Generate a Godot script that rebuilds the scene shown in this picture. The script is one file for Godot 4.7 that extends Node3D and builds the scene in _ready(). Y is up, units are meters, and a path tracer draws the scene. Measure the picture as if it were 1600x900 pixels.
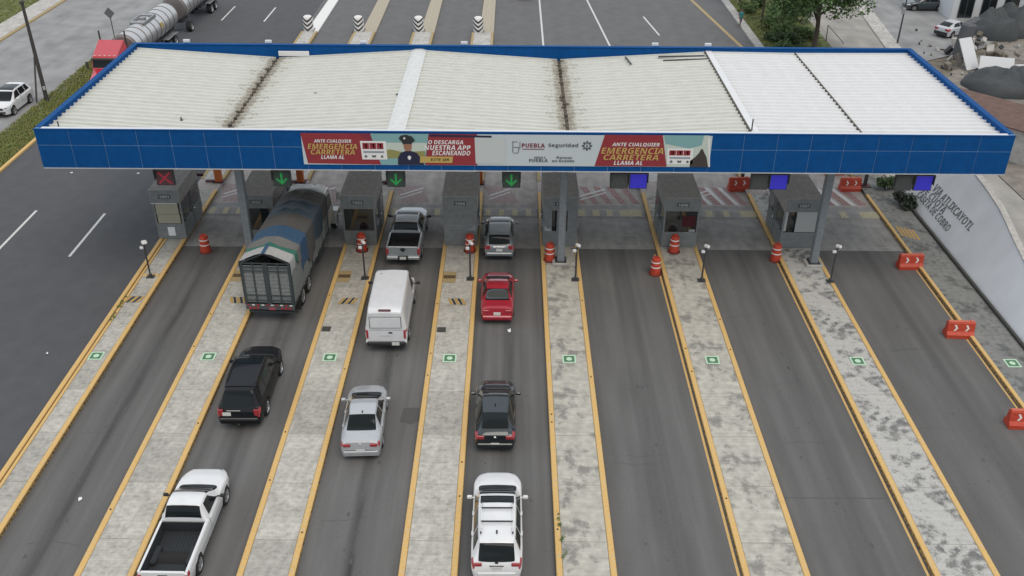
extends Node3D

# ---------------------------------------------------------------- mesh collector
# Triangles are given counter-clockwise seen from outside; commit() turns them round for Godot.
class M:
	var v := PackedVector3Array()
	var uv := PackedVector2Array()
	func tri(a: Vector3, b: Vector3, c: Vector3) -> void:
		v.append(a); v.append(b); v.append(c)
	func quad(a: Vector3, b: Vector3, c: Vector3, d: Vector3) -> void:
		tri(a, b, c); tri(a, c, d)
	func quad_uv(p: Array, u: Array) -> void:
		quad(p[0], p[1], p[2], p[3])
		for i in [0, 1, 2, 0, 2, 3]:
			uv.append(u[i])
	func poly(p: Array, inside: Vector3) -> void:      # convex polygon facing away from a point
		var n: Vector3 = (p[1] - p[0]).cross(p[2] - p[0])
		var c := Vector3.ZERO
		for q in p: c += q
		c /= p.size()
		var flip := n.dot(c - inside) < 0
		for i in range(1, p.size() - 1):
			if flip: tri(p[0], p[i + 1], p[i])
			else: tri(p[0], p[i], p[i + 1])
	func box(c: Vector3, s: Vector3, b := Basis()) -> void:
		var h := s / 2
		var k := []
		for i in 8:
			k.append(c + b * Vector3(h.x * (1 if i & 1 else -1), h.y * (1 if i & 2 else -1), h.z * (1 if i & 4 else -1)))
		hexa(k)
	func hexa(k: Array) -> void:
		var c := Vector3.ZERO
		for q in k: c += q / 8.0
		for f in [[0, 1, 3, 2], [4, 5, 7, 6], [0, 1, 5, 4], [2, 3, 7, 6], [0, 2, 6, 4], [1, 3, 7, 5]]:
			poly([k[f[0]], k[f[1]], k[f[2]], k[f[3]]], c)
	func cbox(c: Vector3, s: Vector3, ch := 0.02, b := Basis()) -> void:   # box with chamfered edges
		var h := s / 2
		var P := func(i: int, ax: int) -> Vector3:
			var q := Vector3(h.x * (1 if i & 1 else -1), h.y * (1 if i & 2 else -1), h.z * (1 if i & 4 else -1))
			for a in 3:
				if a != ax: q[a] -= signf(q[a]) * ch
			return c + b * q
		for ax in 3:
			for sd in 2:
				var f := []
				for i in 8:
					if (i >> ax) & 1 == sd: f.append(i)
				poly([P.call(f[0], ax), P.call(f[1], ax), P.call(f[3], ax), P.call(f[2], ax)], c)
		for i in 8:
			poly([P.call(i, 0), P.call(i, 1), P.call(i, 2)], c)
			for ax in 3:
				if not (i >> ax) & 1:
					var j := i | (1 << ax)
					var o1 := (ax + 1) % 3
					var o2 := (ax + 2) % 3
					poly([P.call(i, o1), P.call(j, o1), P.call(j, o2), P.call(i, o2)], c)
	func tube(path: Array, radii: Array, seg := 8, cap := true) -> void:
		var rings := []
		for i in path.size():
			var d: Vector3 = (path[mini(i + 1, path.size() - 1)] - path[maxi(i - 1, 0)]).normalized()
			var x := d.cross(Vector3.RIGHT if absf(d.x) < 0.9 else Vector3.UP).normalized()
			var y := d.cross(x)
			var r := []
			for k in seg:
				var a := TAU * k / seg
				r.append(path[i] + (x * cos(a) + y * sin(a)) * radii[i])
			rings.append(r)
		for i in path.size() - 1:
			for k in seg:
				var n := (k + 1) % seg
				quad(rings[i][k], rings[i][n], rings[i + 1][n], rings[i + 1][k])
		if cap:
			for k in range(1, seg - 1):
				tri(rings[0][0], rings[0][k + 1], rings[0][k])
				var e: Array = rings[-1]
				tri(e[0], e[k], e[k + 1])
	func lathe(prof: Array, seg: int, t := Transform3D()) -> void:         # profile of Vector2(radius, height), bottom to top
		for i in prof.size() - 1:
			var a: Vector2 = prof[i]
			var b: Vector2 = prof[i + 1]
			for k in seg:
				var u := TAU * k / seg
				var w := TAU * (k + 1) / seg
				var p0 := t * Vector3(cos(u) * a.x, a.y, -sin(u) * a.x)
				var p1 := t * Vector3(cos(w) * a.x, a.y, -sin(w) * a.x)
				var p2 := t * Vector3(cos(w) * b.x, b.y, -sin(w) * b.x)
				var p3 := t * Vector3(cos(u) * b.x, b.y, -sin(u) * b.x)
				if a.x < 1e-5: tri(p0, p2, p3)
				elif b.x < 1e-5: tri(p0, p1, p2)
				else: quad(p0, p1, p2, p3)
	func prism(pts: PackedVector2Array, depth: float, t := Transform3D()) -> void:   # outline in x,y; front at z = 0, back at -depth
		if Geometry2D.is_polygon_clockwise(pts):
			pts.reverse()
		var ix := Geometry2D.triangulate_polygon(pts)
		for i in range(0, ix.size(), 3):
			var q := []
			for k in 3: q.append(pts[ix[i + k]])
			if (q[1] - q[0]).cross(q[2] - q[0]) < 0:
				q.reverse()
			tri(t * Vector3(q[0].x, q[0].y, 0), t * Vector3(q[1].x, q[1].y, 0), t * Vector3(q[2].x, q[2].y, 0))
			tri(t * Vector3(q[0].x, q[0].y, -depth), t * Vector3(q[2].x, q[2].y, -depth), t * Vector3(q[1].x, q[1].y, -depth))
		for i in pts.size():
			var a := pts[i]
			var b := pts[(i + 1) % pts.size()]
			quad(t * Vector3(a.x, a.y, 0), t * Vector3(a.x, a.y, -depth), t * Vector3(b.x, b.y, -depth), t * Vector3(b.x, b.y, 0))
	func grid(g: Array) -> void:
		for i in g.size() - 1:
			for k in g[i].size() - 1:
				quad(g[i][k], g[i][k + 1], g[i + 1][k + 1], g[i + 1][k])
	func commit(deg := 0.0) -> ArrayMesh:
		var n := PackedVector3Array()
		n.resize(v.size())
		var fn := PackedVector3Array()
		for i in range(0, v.size(), 3):
			fn.append((v[i + 1] - v[i]).cross(v[i + 2] - v[i]))
		if deg <= 0:
			for i in v.size(): n[i] = fn[i / 3].normalized()
		else:
			var near := {}
			for i in v.size():
				var key := Vector3i((v[i] * 1500.0).round())
				if near.has(key): near[key].append(i / 3)
				else: near[key] = [i / 3]
			var lim := cos(deg_to_rad(deg))
			for i in v.size():
				var me := fn[i / 3].normalized()
				var sum := Vector3.ZERO
				for f in near[Vector3i((v[i] * 1500.0).round())]:
					if fn[f].normalized().dot(me) >= lim: sum += fn[f]
				n[i] = sum.normalized() if sum.length() > 1e-12 else me
		var ov := PackedVector3Array()
		var on := PackedVector3Array()
		var ou := PackedVector2Array()
		for i in range(0, v.size(), 3):
			if fn[i / 3].length() < 1e-10: continue
			for k in [0, 2, 1]:
				ov.append(v[i + k]); on.append(n[i + k])
				if uv.size() == v.size(): ou.append(uv[i + k])
		var arr := []
		arr.resize(Mesh.ARRAY_MAX)
		arr[Mesh.ARRAY_VERTEX] = ov
		arr[Mesh.ARRAY_NORMAL] = on
		if ou.size(): arr[Mesh.ARRAY_TEX_UV] = ou
		var m := ArrayMesh.new()
		m.add_surface_from_arrays(Mesh.PRIMITIVE_TRIANGLES, arr)
		return m

# ---------------------------------------------------------------- naming and tagging
var taken := {}
var rng := RandomNumberGenerator.new()

func numbered(called: String) -> String:
	if not taken.has(called):
		taken[called] = 0
		return called
	taken[called] += 1
	return "%s_%03d" % [called, taken[called]]

func tag(o: Node3D, label: String, category: String, group := "", kind := "") -> Node3D:
	if label: o.set_meta("label", label)
	if category: o.set_meta("category", category)
	if group: o.set_meta("group", group)
	if kind: o.set_meta("kind", kind)
	return o

func thing(called: String, label: String, category: String, at := Vector3.ZERO, turn := 0.0, group := "") -> Node3D:
	var o := Node3D.new()
	o.name = numbered(called)
	add_child(o, true)
	o.position = at
	o.rotation_degrees.y = turn
	return tag(o, label, category, group)

func part(called: String, m: Variant, mt: Material, parent: Node3D, deg := 0.0, label := "") -> MeshInstance3D:
	var o := MeshInstance3D.new()
	o.name = called
	if m is M:
		if m.v.size(): o.mesh = m.commit(deg)
	else: o.mesh = m
	o.material_override = mt
	parent.add_child(o, true)
	if label: o.set_meta("label", label)
	return o

func solo(called: String, m: Variant, mt: Material, label: String, category: String, at := Vector3.ZERO, turn := 0.0, group := "", deg := 0.0) -> MeshInstance3D:
	var o := part(numbered(called), m, mt, self, deg)
	o.position = at
	o.rotation_degrees.y = turn
	tag(o, label, category, group)
	return o

func ground_piece(called: String, m: Variant, mt: Material) -> MeshInstance3D:
	var o := part(numbered(called), m, mt, self)
	o.set_meta("kind", "structure")
	return o

func copy(src: Node3D, at: Vector3, turn: float, label := "", called := "") -> Node3D:
	var o: Node3D = src.duplicate()
	o.name = numbered(called if called else String(src.get_meta("base_name")))
	add_child(o, true)
	o.position = at
	o.rotation_degrees.y = turn
	if label: o.set_meta("label", label)
	return o

# ---------------------------------------------------------------- materials
func mat(c: Color, rough := 0.7, metal := 0.0, spec := 0.5) -> StandardMaterial3D:
	var m := StandardMaterial3D.new()
	m.albedo_color = c.linear_to_srgb()
	m.roughness = rough
	m.metallic = metal
	m.metallic_specular = spec
	return m

func car_paint(c: Color, metal := 0.0) -> StandardMaterial3D:
	var m := textured(mottled(int(c.r * 999) + 200, c, 0.035, 0.02, 128), 0.38, Vector3.ONE * 0.6)      # a trace of road dust
	m.uv1_world_triplanar = false
	m.metallic = metal
	m.clearcoat_enabled = true
	m.clearcoat = 1.0
	m.clearcoat_roughness = 0.06
	return m

func textured(tex: Texture2D, rough := 0.85, scale := Vector3.ZERO, tint := Color.WHITE) -> StandardMaterial3D:
	var m := StandardMaterial3D.new()
	m.albedo_texture = tex
	m.albedo_color = tint
	m.roughness = rough
	if scale != Vector3.ZERO:
		m.uv1_triplanar = true
		m.uv1_world_triplanar = true
		m.uv1_scale = scale
	return m

func noise_bytes(sd: int, freq: float, oct: int, w: int, h: int, stretch := Vector2i.ONE, seamless := true) -> PackedByteArray:
	var f := FastNoiseLite.new()
	f.seed = sd
	f.noise_type = FastNoiseLite.TYPE_SIMPLEX_SMOOTH
	f.frequency = freq
	f.fractal_octaves = oct
	var im: Image = f.get_seamless_image(w / stretch.x, h / stretch.y) if seamless else f.get_image(w / stretch.x, h / stretch.y)
	im.convert(Image.FORMAT_L8)
	if stretch != Vector2i.ONE:
		im.resize(w, h, Image.INTERPOLATE_CUBIC)
	return im.get_data()

# a picture from a function of pixel index that gives linear colour
func picture(w: int, h: int, f: Callable) -> ImageTexture:
	var by := PackedByteArray()
	by.resize(w * h * 3)
	for i in w * h:
		var c: Color = f.call(i)
		by[i * 3] = int(clampf(pow(maxf(c.r, 0), 1 / 2.2), 0, 1) * 255)
		by[i * 3 + 1] = int(clampf(pow(maxf(c.g, 0), 1 / 2.2), 0, 1) * 255)
		by[i * 3 + 2] = int(clampf(pow(maxf(c.b, 0), 1 / 2.2), 0, 1) * 255)
	var im := Image.create_from_data(w, h, false, Image.FORMAT_RGB8, by)
	im.generate_mipmaps()
	return ImageTexture.create_from_image(im)

func mottled(sd: int, c: Color, amp: float, freq := 0.02, w := 256) -> ImageTexture:    # plain surface with grain and soft patches
	var a := noise_bytes(sd, freq, 4, w, w)
	var b := noise_bytes(sd + 1, 0.45, 1, w, w)
	return picture(w, w, func(i: int) -> Color: return c * (1.0 + amp * ((a[i] - 128) / 90.0) + amp * 0.5 * ((b[i] - 128) / 110.0)))

func sheet(x0: float, x1: float, z0: float, z1: float, y: float, uv := false) -> M:      # z0 nearer the camera than z1
	var m := M.new()
	var p := [Vector3(x0, y, z0), Vector3(x1, y, z0), Vector3(x1, y, z1), Vector3(x0, y, z1)]
	if uv: m.quad_uv(p, [Vector2(0, 0), Vector2(1, 0), Vector2(1, 1), Vector2(0, 1)])
	else: m.quad(p[0], p[1], p[2], p[3])
	return m

func flat_poly(pts: Array, y: float) -> M:     # ground sheet from Vector2(x, z)
	var m := M.new()
	var pk := PackedVector2Array(pts)
	var ix := Geometry2D.triangulate_polygon(pk)
	for i in range(0, ix.size(), 3):
		var a := pk[ix[i]]
		var b := pk[ix[i + 1]]
		var c := pk[ix[i + 2]]
		if (b - a).cross(c - a) > 0:
			var q := b
			b = c
			c = q
		m.tri(Vector3(a.x, y, a.y), Vector3(b.x, y, b.y), Vector3(c.x, y, c.y))
	return m

var sans: SystemFont
# lettering as thin solid letters, fitted into a box w x h centred at a point of the parent
func lettering(txt: String, w: float, h: float, t: Transform3D, mt: Material, parent: Node3D, slant := 0.0, depth := 0.012, called := "lettering") -> MeshInstance3D:
	var tm := TextMesh.new()
	tm.font = sans
	tm.text = txt
	tm.font_size = 48
	tm.pixel_size = 0.01
	tm.depth = 0.01
	tm.curve_step = 2.0
	var src := tm.get_mesh_arrays()
	var pos: PackedVector3Array = src[Mesh.ARRAY_VERTEX]
	var nor: PackedVector3Array = src[Mesh.ARRAY_NORMAL]
	var lo := Vector3.INF
	var hi := -Vector3.INF
	for p in pos:
		lo = lo.min(p)
		hi = hi.max(p)
	var mid := (lo + hi) / 2
	var sz := hi - lo
	for i in pos.size():
		var q := (pos[i] - mid) / sz
		q = Vector3(q.x * w + q.y * h * slant, q.y * h, (q.z + 0.5) * depth)
		pos[i] = t * q
		nor[i] = (t.basis * nor[i]).normalized()
	var arr := []
	arr.resize(Mesh.ARRAY_MAX)
	arr[Mesh.ARRAY_VERTEX] = pos
	arr[Mesh.ARRAY_NORMAL] = nor
	arr[Mesh.ARRAY_INDEX] = src[Mesh.ARRAY_INDEX]
	var am := ArrayMesh.new()
	am.add_surface_from_arrays(Mesh.PRIMITIVE_TRIANGLES, arr)
	return part(called, am, mt, parent)

func _ready() -> void:
	# camera
	var cam := Camera3D.new()
	cam.name = "camera"
	add_child(cam)
	var pitch := 0.540972834
	var yaw := 0.00165300476
	var roll := 0.00781955522
	var f := Vector3(sin(yaw) * cos(pitch), -sin(pitch), -cos(yaw) * cos(pitch))
	var r0 := Vector3(cos(yaw), 0, sin(yaw))
	var u0 := r0.cross(f)
	cam.transform = Transform3D(Basis(r0 * cos(roll) + u0 * sin(roll), -r0 * sin(roll) + u0 * cos(roll), -f), Vector3(0, 26.5, 0))
	cam.fov = 33.824
	cam.near = 0.5
	cam.far = 1500
	cam.current = true
	# overcast sky
	var sky := ProceduralSkyMaterial.new()
	sky.sky_top_color = Color(0.80, 0.83, 0.87)
	sky.sky_horizon_color = Color(0.76, 0.79, 0.82)
	sky.sky_curve = 0.2
	sky.ground_bottom_color = Color(0.3, 0.3, 0.29)
	sky.ground_horizon_color = Color(0.6, 0.62, 0.63)
	sky.sky_energy_multiplier = 1.0
	sky.sun_angle_max = 1.0
	var env := Environment.new()
	env.background_mode = Environment.BG_SKY
	env.sky = Sky.new()
	env.sky.sky_material = sky
	env.ambient_light_source = Environment.AMBIENT_SOURCE_SKY
	env.tonemap_mode = Environment.TONE_MAPPER_LINEAR
	env.tonemap_exposure = 1.45
	env.sdfgi_enabled = true
	env.ssao_enabled = true
	env.ssil_enabled = true
	var we := WorldEnvironment.new()
	we.name = "environment"
	we.environment = env
	add_child(we)
	# the sun behind thick cloud: very soft
	var sun := DirectionalLight3D.new()
	sun.name = "sun"
	sun.light_energy = 0.35
	sun.light_color = Color(1.0, 0.97, 0.93)
	sun.light_angular_distance = 40
	sun.shadow_enabled = true
	sun.rotation_degrees = Vector3(-62, 25, 0)
	add_child(sun)
	rng.seed = 1
	make_materials()
	mm.pale_tail = textured(mottled(71, Color(0.4, 0.36, 0.28), 0.16, 0.04), 0.9, Vector3.ONE * 0.3)
	build_ground()
	build_islands()
	build_canopy()
	build_booths()
	build_banner()
	build_signals()
	build_street_furniture()
	build_cars()
	build_truck()
	build_tanker()
	build_around()
	build_person()

# ---------------------------------------------------------------- the setting
const ISL := [[-20.65, -19.07], [-15.52, -13.40], [-9.74, -7.66], [-3.96, -1.84], [1.72, 3.90], [8.44, 10.85], [15.32, 17.70]]
const KERB_H := 0.2
var tex := {}
var mm := {}

func make_materials() -> void:
	sans = SystemFont.new()
	sans.font_names = PackedStringArray(["Droid Sans"])
	sans.font_weight = 700
	tyre_mat = mat(Color(0.018, 0.018, 0.019), 0.85)
	glass_mat = mat(Color(0.012, 0.016, 0.018), 0.06, 0.0, 0.3)
	trim_mat = mat(Color(0.02, 0.02, 0.021), 0.6)
	under_mat = mat(Color(0.015, 0.015, 0.015), 0.9)
	plate_mat = mat(Color(0.62, 0.62, 0.6), 0.5)
	lamp_mat = mat(Color(0.33, 0.02, 0.03), 0.15)
	lamp_mat.clearcoat_enabled = true
	chrome_mat = mat(Color(0.7, 0.71, 0.72), 0.2, 0.9)
	rim_mat = mat(Color(0.5, 0.51, 0.52), 0.35, 0.8)

	# asphalt
	var g1 := noise_bytes(11, 0.35, 2, 512, 512)
	var g2 := noise_bytes(12, 0.012, 4, 512, 512)
	var g3 := noise_bytes(13, 0.02, 3, 512, 512, Vector2i(1, 8))
	var asphalt := func(base: Color, grain: float, patch: float, streak: float) -> ImageTexture:
		return picture(512, 512, func(i: int) -> Color: return base * (1.0 + grain * (g1[i] - 128) / 128.0 + patch * (g2[i] - 128) / 128.0 + streak * (g3[i] - 128) / 128.0))
	tex.road = asphalt.call(Color(0.078, 0.081, 0.088), 0.12, 0.09, 0.03)
	tex.apron = asphalt.call(Color(0.3, 0.295, 0.287), 0.1, 0.2, 0.14)
	mm.road = textured(tex.road, 0.92, Vector3.ONE * 0.11)
	mm.apron = textured(tex.apron, 0.9, Vector3.ONE * 0.13)
	mm.pale_lit_apron = textured(tex.apron, 0.9, Vector3.ONE * 0.13, Color(1.1, 1.07, 1.05))  # pale concrete, its colour raised further for light from the open canopy back
	mm.far_road = textured(asphalt.call(Color(0.128, 0.128, 0.13), 0.1, 0.1, 0.05), 0.92, Vector3.ONE * 0.083)
	mm.service_road = textured(tex.apron, 0.9, Vector3.ONE * 0.05, Color(0.95, 0.96, 0.975))
	mm.pale_road = textured(tex.apron, 0.9, Vector3.ONE * 0.05, Color(1.03, 1.02, 1.0))

	# island concrete: clean slabs with crosswise brush lines, and old slabs with dark mould
	var c1 := noise_bytes(21, 0.03, 4, 512, 512)
	var c2 := noise_bytes(22, 0.09, 3, 512, 512, Vector2i(32, 1))
	var c3 := noise_bytes(23, 0.4, 1, 512, 512)
	var c4 := noise_bytes(24, 0.026, 5, 512, 512)
	var c5 := noise_bytes(25, 0.12, 4, 512, 512)
	var c6 := noise_bytes(26, 0.007, 3, 512, 512)      # where the growth is thick and where it is thin
	tex.clean = picture(512, 512, func(i: int) -> Color: return Color(0.455, 0.442, 0.4) * (1.0 + 0.2 * (c1[i] - 128) / 128.0 + 0.14 * (c6[i] - 128) / 128.0 + 0.1 * (c2[i] - 128) / 128.0 + 0.08 * (c3[i] - 128) / 128.0 - 0.16 * smoothstep(0.55, 0.8, c4[i] / 255.0)))
	tex.mould = picture(512, 512, func(i: int) -> Color:
		var d := smoothstep(0.4, 0.95, c4[i] / 255.0 + (c5[i] - 128) / 900.0 + (c6[i] - 128) / 330.0)
		var e := smoothstep(0.45, 0.95, c1[i] / 255.0 + (c5[i] - 128) / 500.0)
		return Color(0.47, 0.465, 0.44).lerp(Color(0.135, 0.135, 0.135), clampf(d * 0.85 + e * 0.3, 0, 1)) * (1.0 + 0.08 * (c2[i] - 128) / 128.0 + 0.1 * (c1[i] - 128) / 128.0 + 0.08 * (c3[i] - 128) / 128.0))
	tex.stained = picture(512, 512, func(i: int) -> Color:
		var d := smoothstep(0.5, 1.0, c4[(i + 91000) % 262144] / 255.0 + (c5[i] - 128) / 900.0 + (c6[(i + 30000) % 262144] - 128) / 260.0)
		return Color(0.45, 0.435, 0.385).lerp(Color(0.16, 0.157, 0.148), clampf(d * 0.7, 0, 1)) * (1.0 + 0.09 * (c2[i] - 128) / 128.0 + 0.2 * (c1[i] - 128) / 128.0 + 0.08 * (c3[i] - 128) / 128.0))
	mm.stained = textured(tex.stained, 0.92, Vector3(0.12, 0.12, 0.12))
	mm.old_pavement = textured(tex.stained, 0.92, Vector3(0.15, 0.15, 0.15), Color(0.72, 0.74, 0.77))
	mm.clean_dull = textured(tex.clean, 0.92, Vector3(0.2, 0.2, 0.2), Color(0.93, 0.93, 0.93))
	mm.clean = textured(tex.clean, 0.92, Vector3(0.2, 0.2, 0.2))
	mm.mould = textured(tex.mould, 0.92, Vector3(0.13, 0.13, 0.13))
	mm.joint_fill = textured(tex.clean, 0.92, Vector3.ONE * 0.3, Color(1.12, 1.12, 1.1))
	mm.smooth_concrete = textured(tex.clean, 0.9, Vector3(0.13, 0.13, 0.13), Color(1.0, 1.0, 1.02))

	# yellow kerb paint, worn to the concrete in places; the road faces carry tyre scuffs and painted shade
	var y1 := noise_bytes(31, 0.04, 4, 256, 256)
	var y2 := noise_bytes(32, 0.3, 2, 256, 256)
	tex.kerb = picture(256, 256, func(i: int) -> Color:
		var worn := smoothstep(0.55, 0.76, (y1[i] * 0.7 + y2[i] * 0.3) / 255.0)
		return Color(0.66, 0.43, 0.15).lerp(Color(0.42, 0.36, 0.26), worn * 0.85) * (1.0 + 0.2 * (y2[i] - 128) / 128.0 + 0.15 * (y1[i] - 128) / 128.0))
	tex.shaded_scuffs = picture(256, 256, func(i: int) -> Color:
		var worn := smoothstep(0.3, 0.62, (y1[i] * 0.6 + y2[i] * 0.4) / 255.0)
		return Color(0.5, 0.31, 0.09).lerp(Color(0.1, 0.075, 0.045), worn) * (1.0 + 0.2 * (y2[i] - 128) / 128.0))
	mm.kerb = textured(tex.kerb, 0.75, Vector3.ONE * 0.5)
	mm.shaded_scuffs = textured(tex.shaded_scuffs, 0.85, Vector3.ONE * 0.6)
	mm.worn_yellow = textured(tex.kerb, 0.8, Vector3.ONE * 0.4, Color(0.8, 0.85, 0.95))

	# roof sheets
	var r1 := noise_bytes(41, 0.03, 4, 256, 256)
	var r2 := noise_bytes(42, 0.25, 3, 256, 256)
	var dirty := func(c: Color, dirt: bool) -> ImageTexture:
		return picture(256, 256, func(i: int) -> Color:
			var u := float(i % 256) / 256.0
			var o: Color = c * (1.0 + 0.06 * (r1[i] - 128) / 128.0 + 0.04 * (r2[i] - 128) / 128.0)
			if dirt:      # soot and leaf litter washed down to the gutter end of the sheets
				var d := smoothstep(0.93, 1.0, u) * 1.4 + (r2[i] - 150) / 130.0 + (r1[i] - 128) / 160.0 - 0.2 + smoothstep(0.8, 0.97, u) * 0.35
				o = o.lerp(Color(0.2, 0.165, 0.11), clampf(d, 0, 0.7) * smoothstep(0.8, 0.93, u))
			return o)
	tex.roof = dirty.call(Color(0.58, 0.59, 0.55), true)
	mm.roof = textured(tex.roof, 0.6)
	mm.white_roof = textured(mottled(44, Color(0.68, 0.69, 0.7), 0.03), 0.5, Vector3.ONE * 0.2)
	mm.flashing = textured(mottled(45, Color(0.62, 0.63, 0.62), 0.07), 0.5, Vector3.ONE * 0.4)
	mm.gutter = textured(mottled(46, Color(0.085, 0.07, 0.05), 0.5, 0.08), 0.9, Vector3.ONE * 0.5)
	mm.blue = textured(mottled(47, Color(0.003, 0.07, 0.245), 0.08), 0.55, Vector3.ONE * 0.3)
	mm.blue.metallic_specular = 0.18
	mm.blue_inner = mm.blue
	mm.blue_cap = mm.blue
	mm.joint = mat(Color(0.14, 0.27, 0.5), 0.6, 0.0, 0.2)
	mm.white_trim = mat(Color(0.62, 0.64, 0.66), 0.5)
	mm.soffit = mat(Color(0.78, 0.78, 0.77), 0.7)
	mm.steel = textured(mottled(49, Color(0.2, 0.225, 0.245), 0.1), 0.5, Vector3.ONE * 0.7)
	mm.dark_steel = mat(Color(0.045, 0.047, 0.05), 0.55)
	mm.galvanised = mat(Color(0.32, 0.33, 0.34), 0.45, 0.5)

	mm.booth = textured(mottled(51, Color(0.19, 0.205, 0.208), 0.1), 0.6, Vector3.ONE * 0.5)
	mm.booth_roof = textured(mottled(52, Color(0.35, 0.34, 0.325), 0.12), 0.7, Vector3.ONE * 0.5)
	mm.booth_base = textured(mottled(53, Color(0.2, 0.218, 0.225), 0.1), 0.6, Vector3.ONE * 0.5)
	mm.booth_glass = mat(Color(0.012, 0.016, 0.018), 0.04, 0.0, 0.7)
	mm.blind = textured(mottled(54, Color(0.36, 0.35, 0.27), 0.14, 0.05), 0.8, Vector3.ONE * 0.8)
	mm.pale_panel = mat(Color(0.4, 0.42, 0.42), 0.6)
	mm.paper = mat(Color(0.74, 0.76, 0.78), 0.7)
	mm.sign_dark = mat(Color(0.07, 0.078, 0.08), 0.6)
	mm.sign_grey = mat(Color(0.28, 0.3, 0.31), 0.6)

	mm.white = mat(Color(0.72, 0.72, 0.71), 0.7)
	mm.line = textured(mottled(55, Color(0.6, 0.6, 0.59), 0.2, 0.06), 0.85, Vector3.ONE * 0.6)
	mm.worn_line = textured(mottled(56, Color(0.33, 0.325, 0.31), 0.35, 0.08), 0.85, Vector3.ONE * 0.6)
	mm.cream_line = textured(mottled(57, Color(0.46, 0.42, 0.29), 0.35, 0.06), 0.85, Vector3.ONE * 0.6)
	mm.pink_paint = textured(mottled(58, Color(0.32, 0.2, 0.19), 0.3, 0.05), 0.85, Vector3.ONE * 0.4)
	mm.faded_pink = textured(mottled(68, Color(0.34, 0.27, 0.26), 0.3, 0.05), 0.85, Vector3.ONE * 0.4)
	mm.pale_crossing = textured(mottled(59, Color(0.4, 0.355, 0.33), 0.2, 0.05), 0.85, Vector3.ONE * 0.4)
	mm.green_paint = mat(Color(0.085, 0.19, 0.105), 0.7)
	mm.pale_green = mat(Color(0.5, 0.7, 0.52), 0.7)
	mm.brown_iron = mat(Color(0.11, 0.07, 0.035), 0.8)
	mm.oil = textured(mottled(73, Color(0.08, 0.078, 0.076), 0.3, 0.1), 0.75, Vector3.ONE)
	mm.patch = textured(mottled(74, Color(0.085, 0.084, 0.082), 0.2, 0.1), 0.9, Vector3.ONE)
	mm.black_paint = mat(Color(0.03, 0.028, 0.025), 0.8)
	mm.sign_yellow = mat(Color(0.5, 0.3, 0.07), 0.7)
	mm.orange = textured(mottled(60, Color(0.5, 0.055, 0.025), 0.16), 0.5, Vector3.ONE * 1.0)
	mm.orange_gate = mat(Color(0.5, 0.13, 0.03), 0.5)
	mm.maroon = mat(Color(0.07, 0.015, 0.02), 0.6)
	mm.reflective = mat(Color(0.75, 0.72, 0.7), 0.5)

	mm.grass_ground = textured(mottled(61, Color(0.125, 0.145, 0.045), 0.4, 0.03), 0.95, Vector3.ONE * 0.16)
	mm.earth = textured(mottled(62, Color(0.15, 0.13, 0.1), 0.3, 0.03), 0.95, Vector3.ONE * 0.1)
	mm.lot = textured(mottled(63, Color(0.22, 0.2, 0.175), 0.25, 0.03), 0.95, Vector3.ONE * 0.09)
	mm.bark = textured(mottled(64, Color(0.07, 0.055, 0.042), 0.35, 0.08), 0.95, Vector3.ONE * 1.0)
	mm.wall_paint = textured(mottled(65, Color(0.64, 0.665, 0.7), 0.07, 0.015), 0.8, Vector3.ONE * 0.12)
	mm.dark_mould = textured(mottled(66, Color(0.055, 0.056, 0.05), 0.4, 0.06), 0.9, Vector3.ONE * 0.5)

# one lane of the plaza: oil down the middle, polished wheel tracks, streaks along the way the cars go
func lane_texture(sd: int, oil: float, drift: float, tone: float) -> ImageTexture:
	var w := 128
	var h := 768
	var grain := noise_bytes(sd, 0.45, 1, w, h)
	var streak := noise_bytes(sd + 1, 0.05, 4, w, h, Vector2i(1, 32))
	var blot := noise_bytes(sd + 2, 0.03, 4, w, h, Vector2i(1, 3))
	return picture(w, h, func(i: int) -> Color:
		var x := float(i % w) / w
		var y := float(i / w) / h
		var n := (streak[i] - 128) / 128.0
		var b := (blot[i] - 128) / 128.0
		var mid := exp(-pow((x - 0.5 - drift * (y - 0.5) - b * 0.03) / 0.055, 2.0)) * oil * clampf(0.75 + b * 1.1, 0.15, 1.2)
		var wide := exp(-pow((x - 0.5 - drift * (y - 0.5)) / 0.17, 2.0)) * oil * 0.25
		var tracks := (exp(-pow((x - 0.27) / 0.09, 2.0)) + exp(-pow((x - 0.74) / 0.09, 2.0))) * 0.08
		var k := 1.0 + 0.09 * (grain[i] - 128) / 128.0 + 0.15 * n + 0.13 * b - mid * 0.55 - wide * 0.45 + tracks
		return Color(0.118, 0.1165, 0.115) * tone * k)

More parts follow.
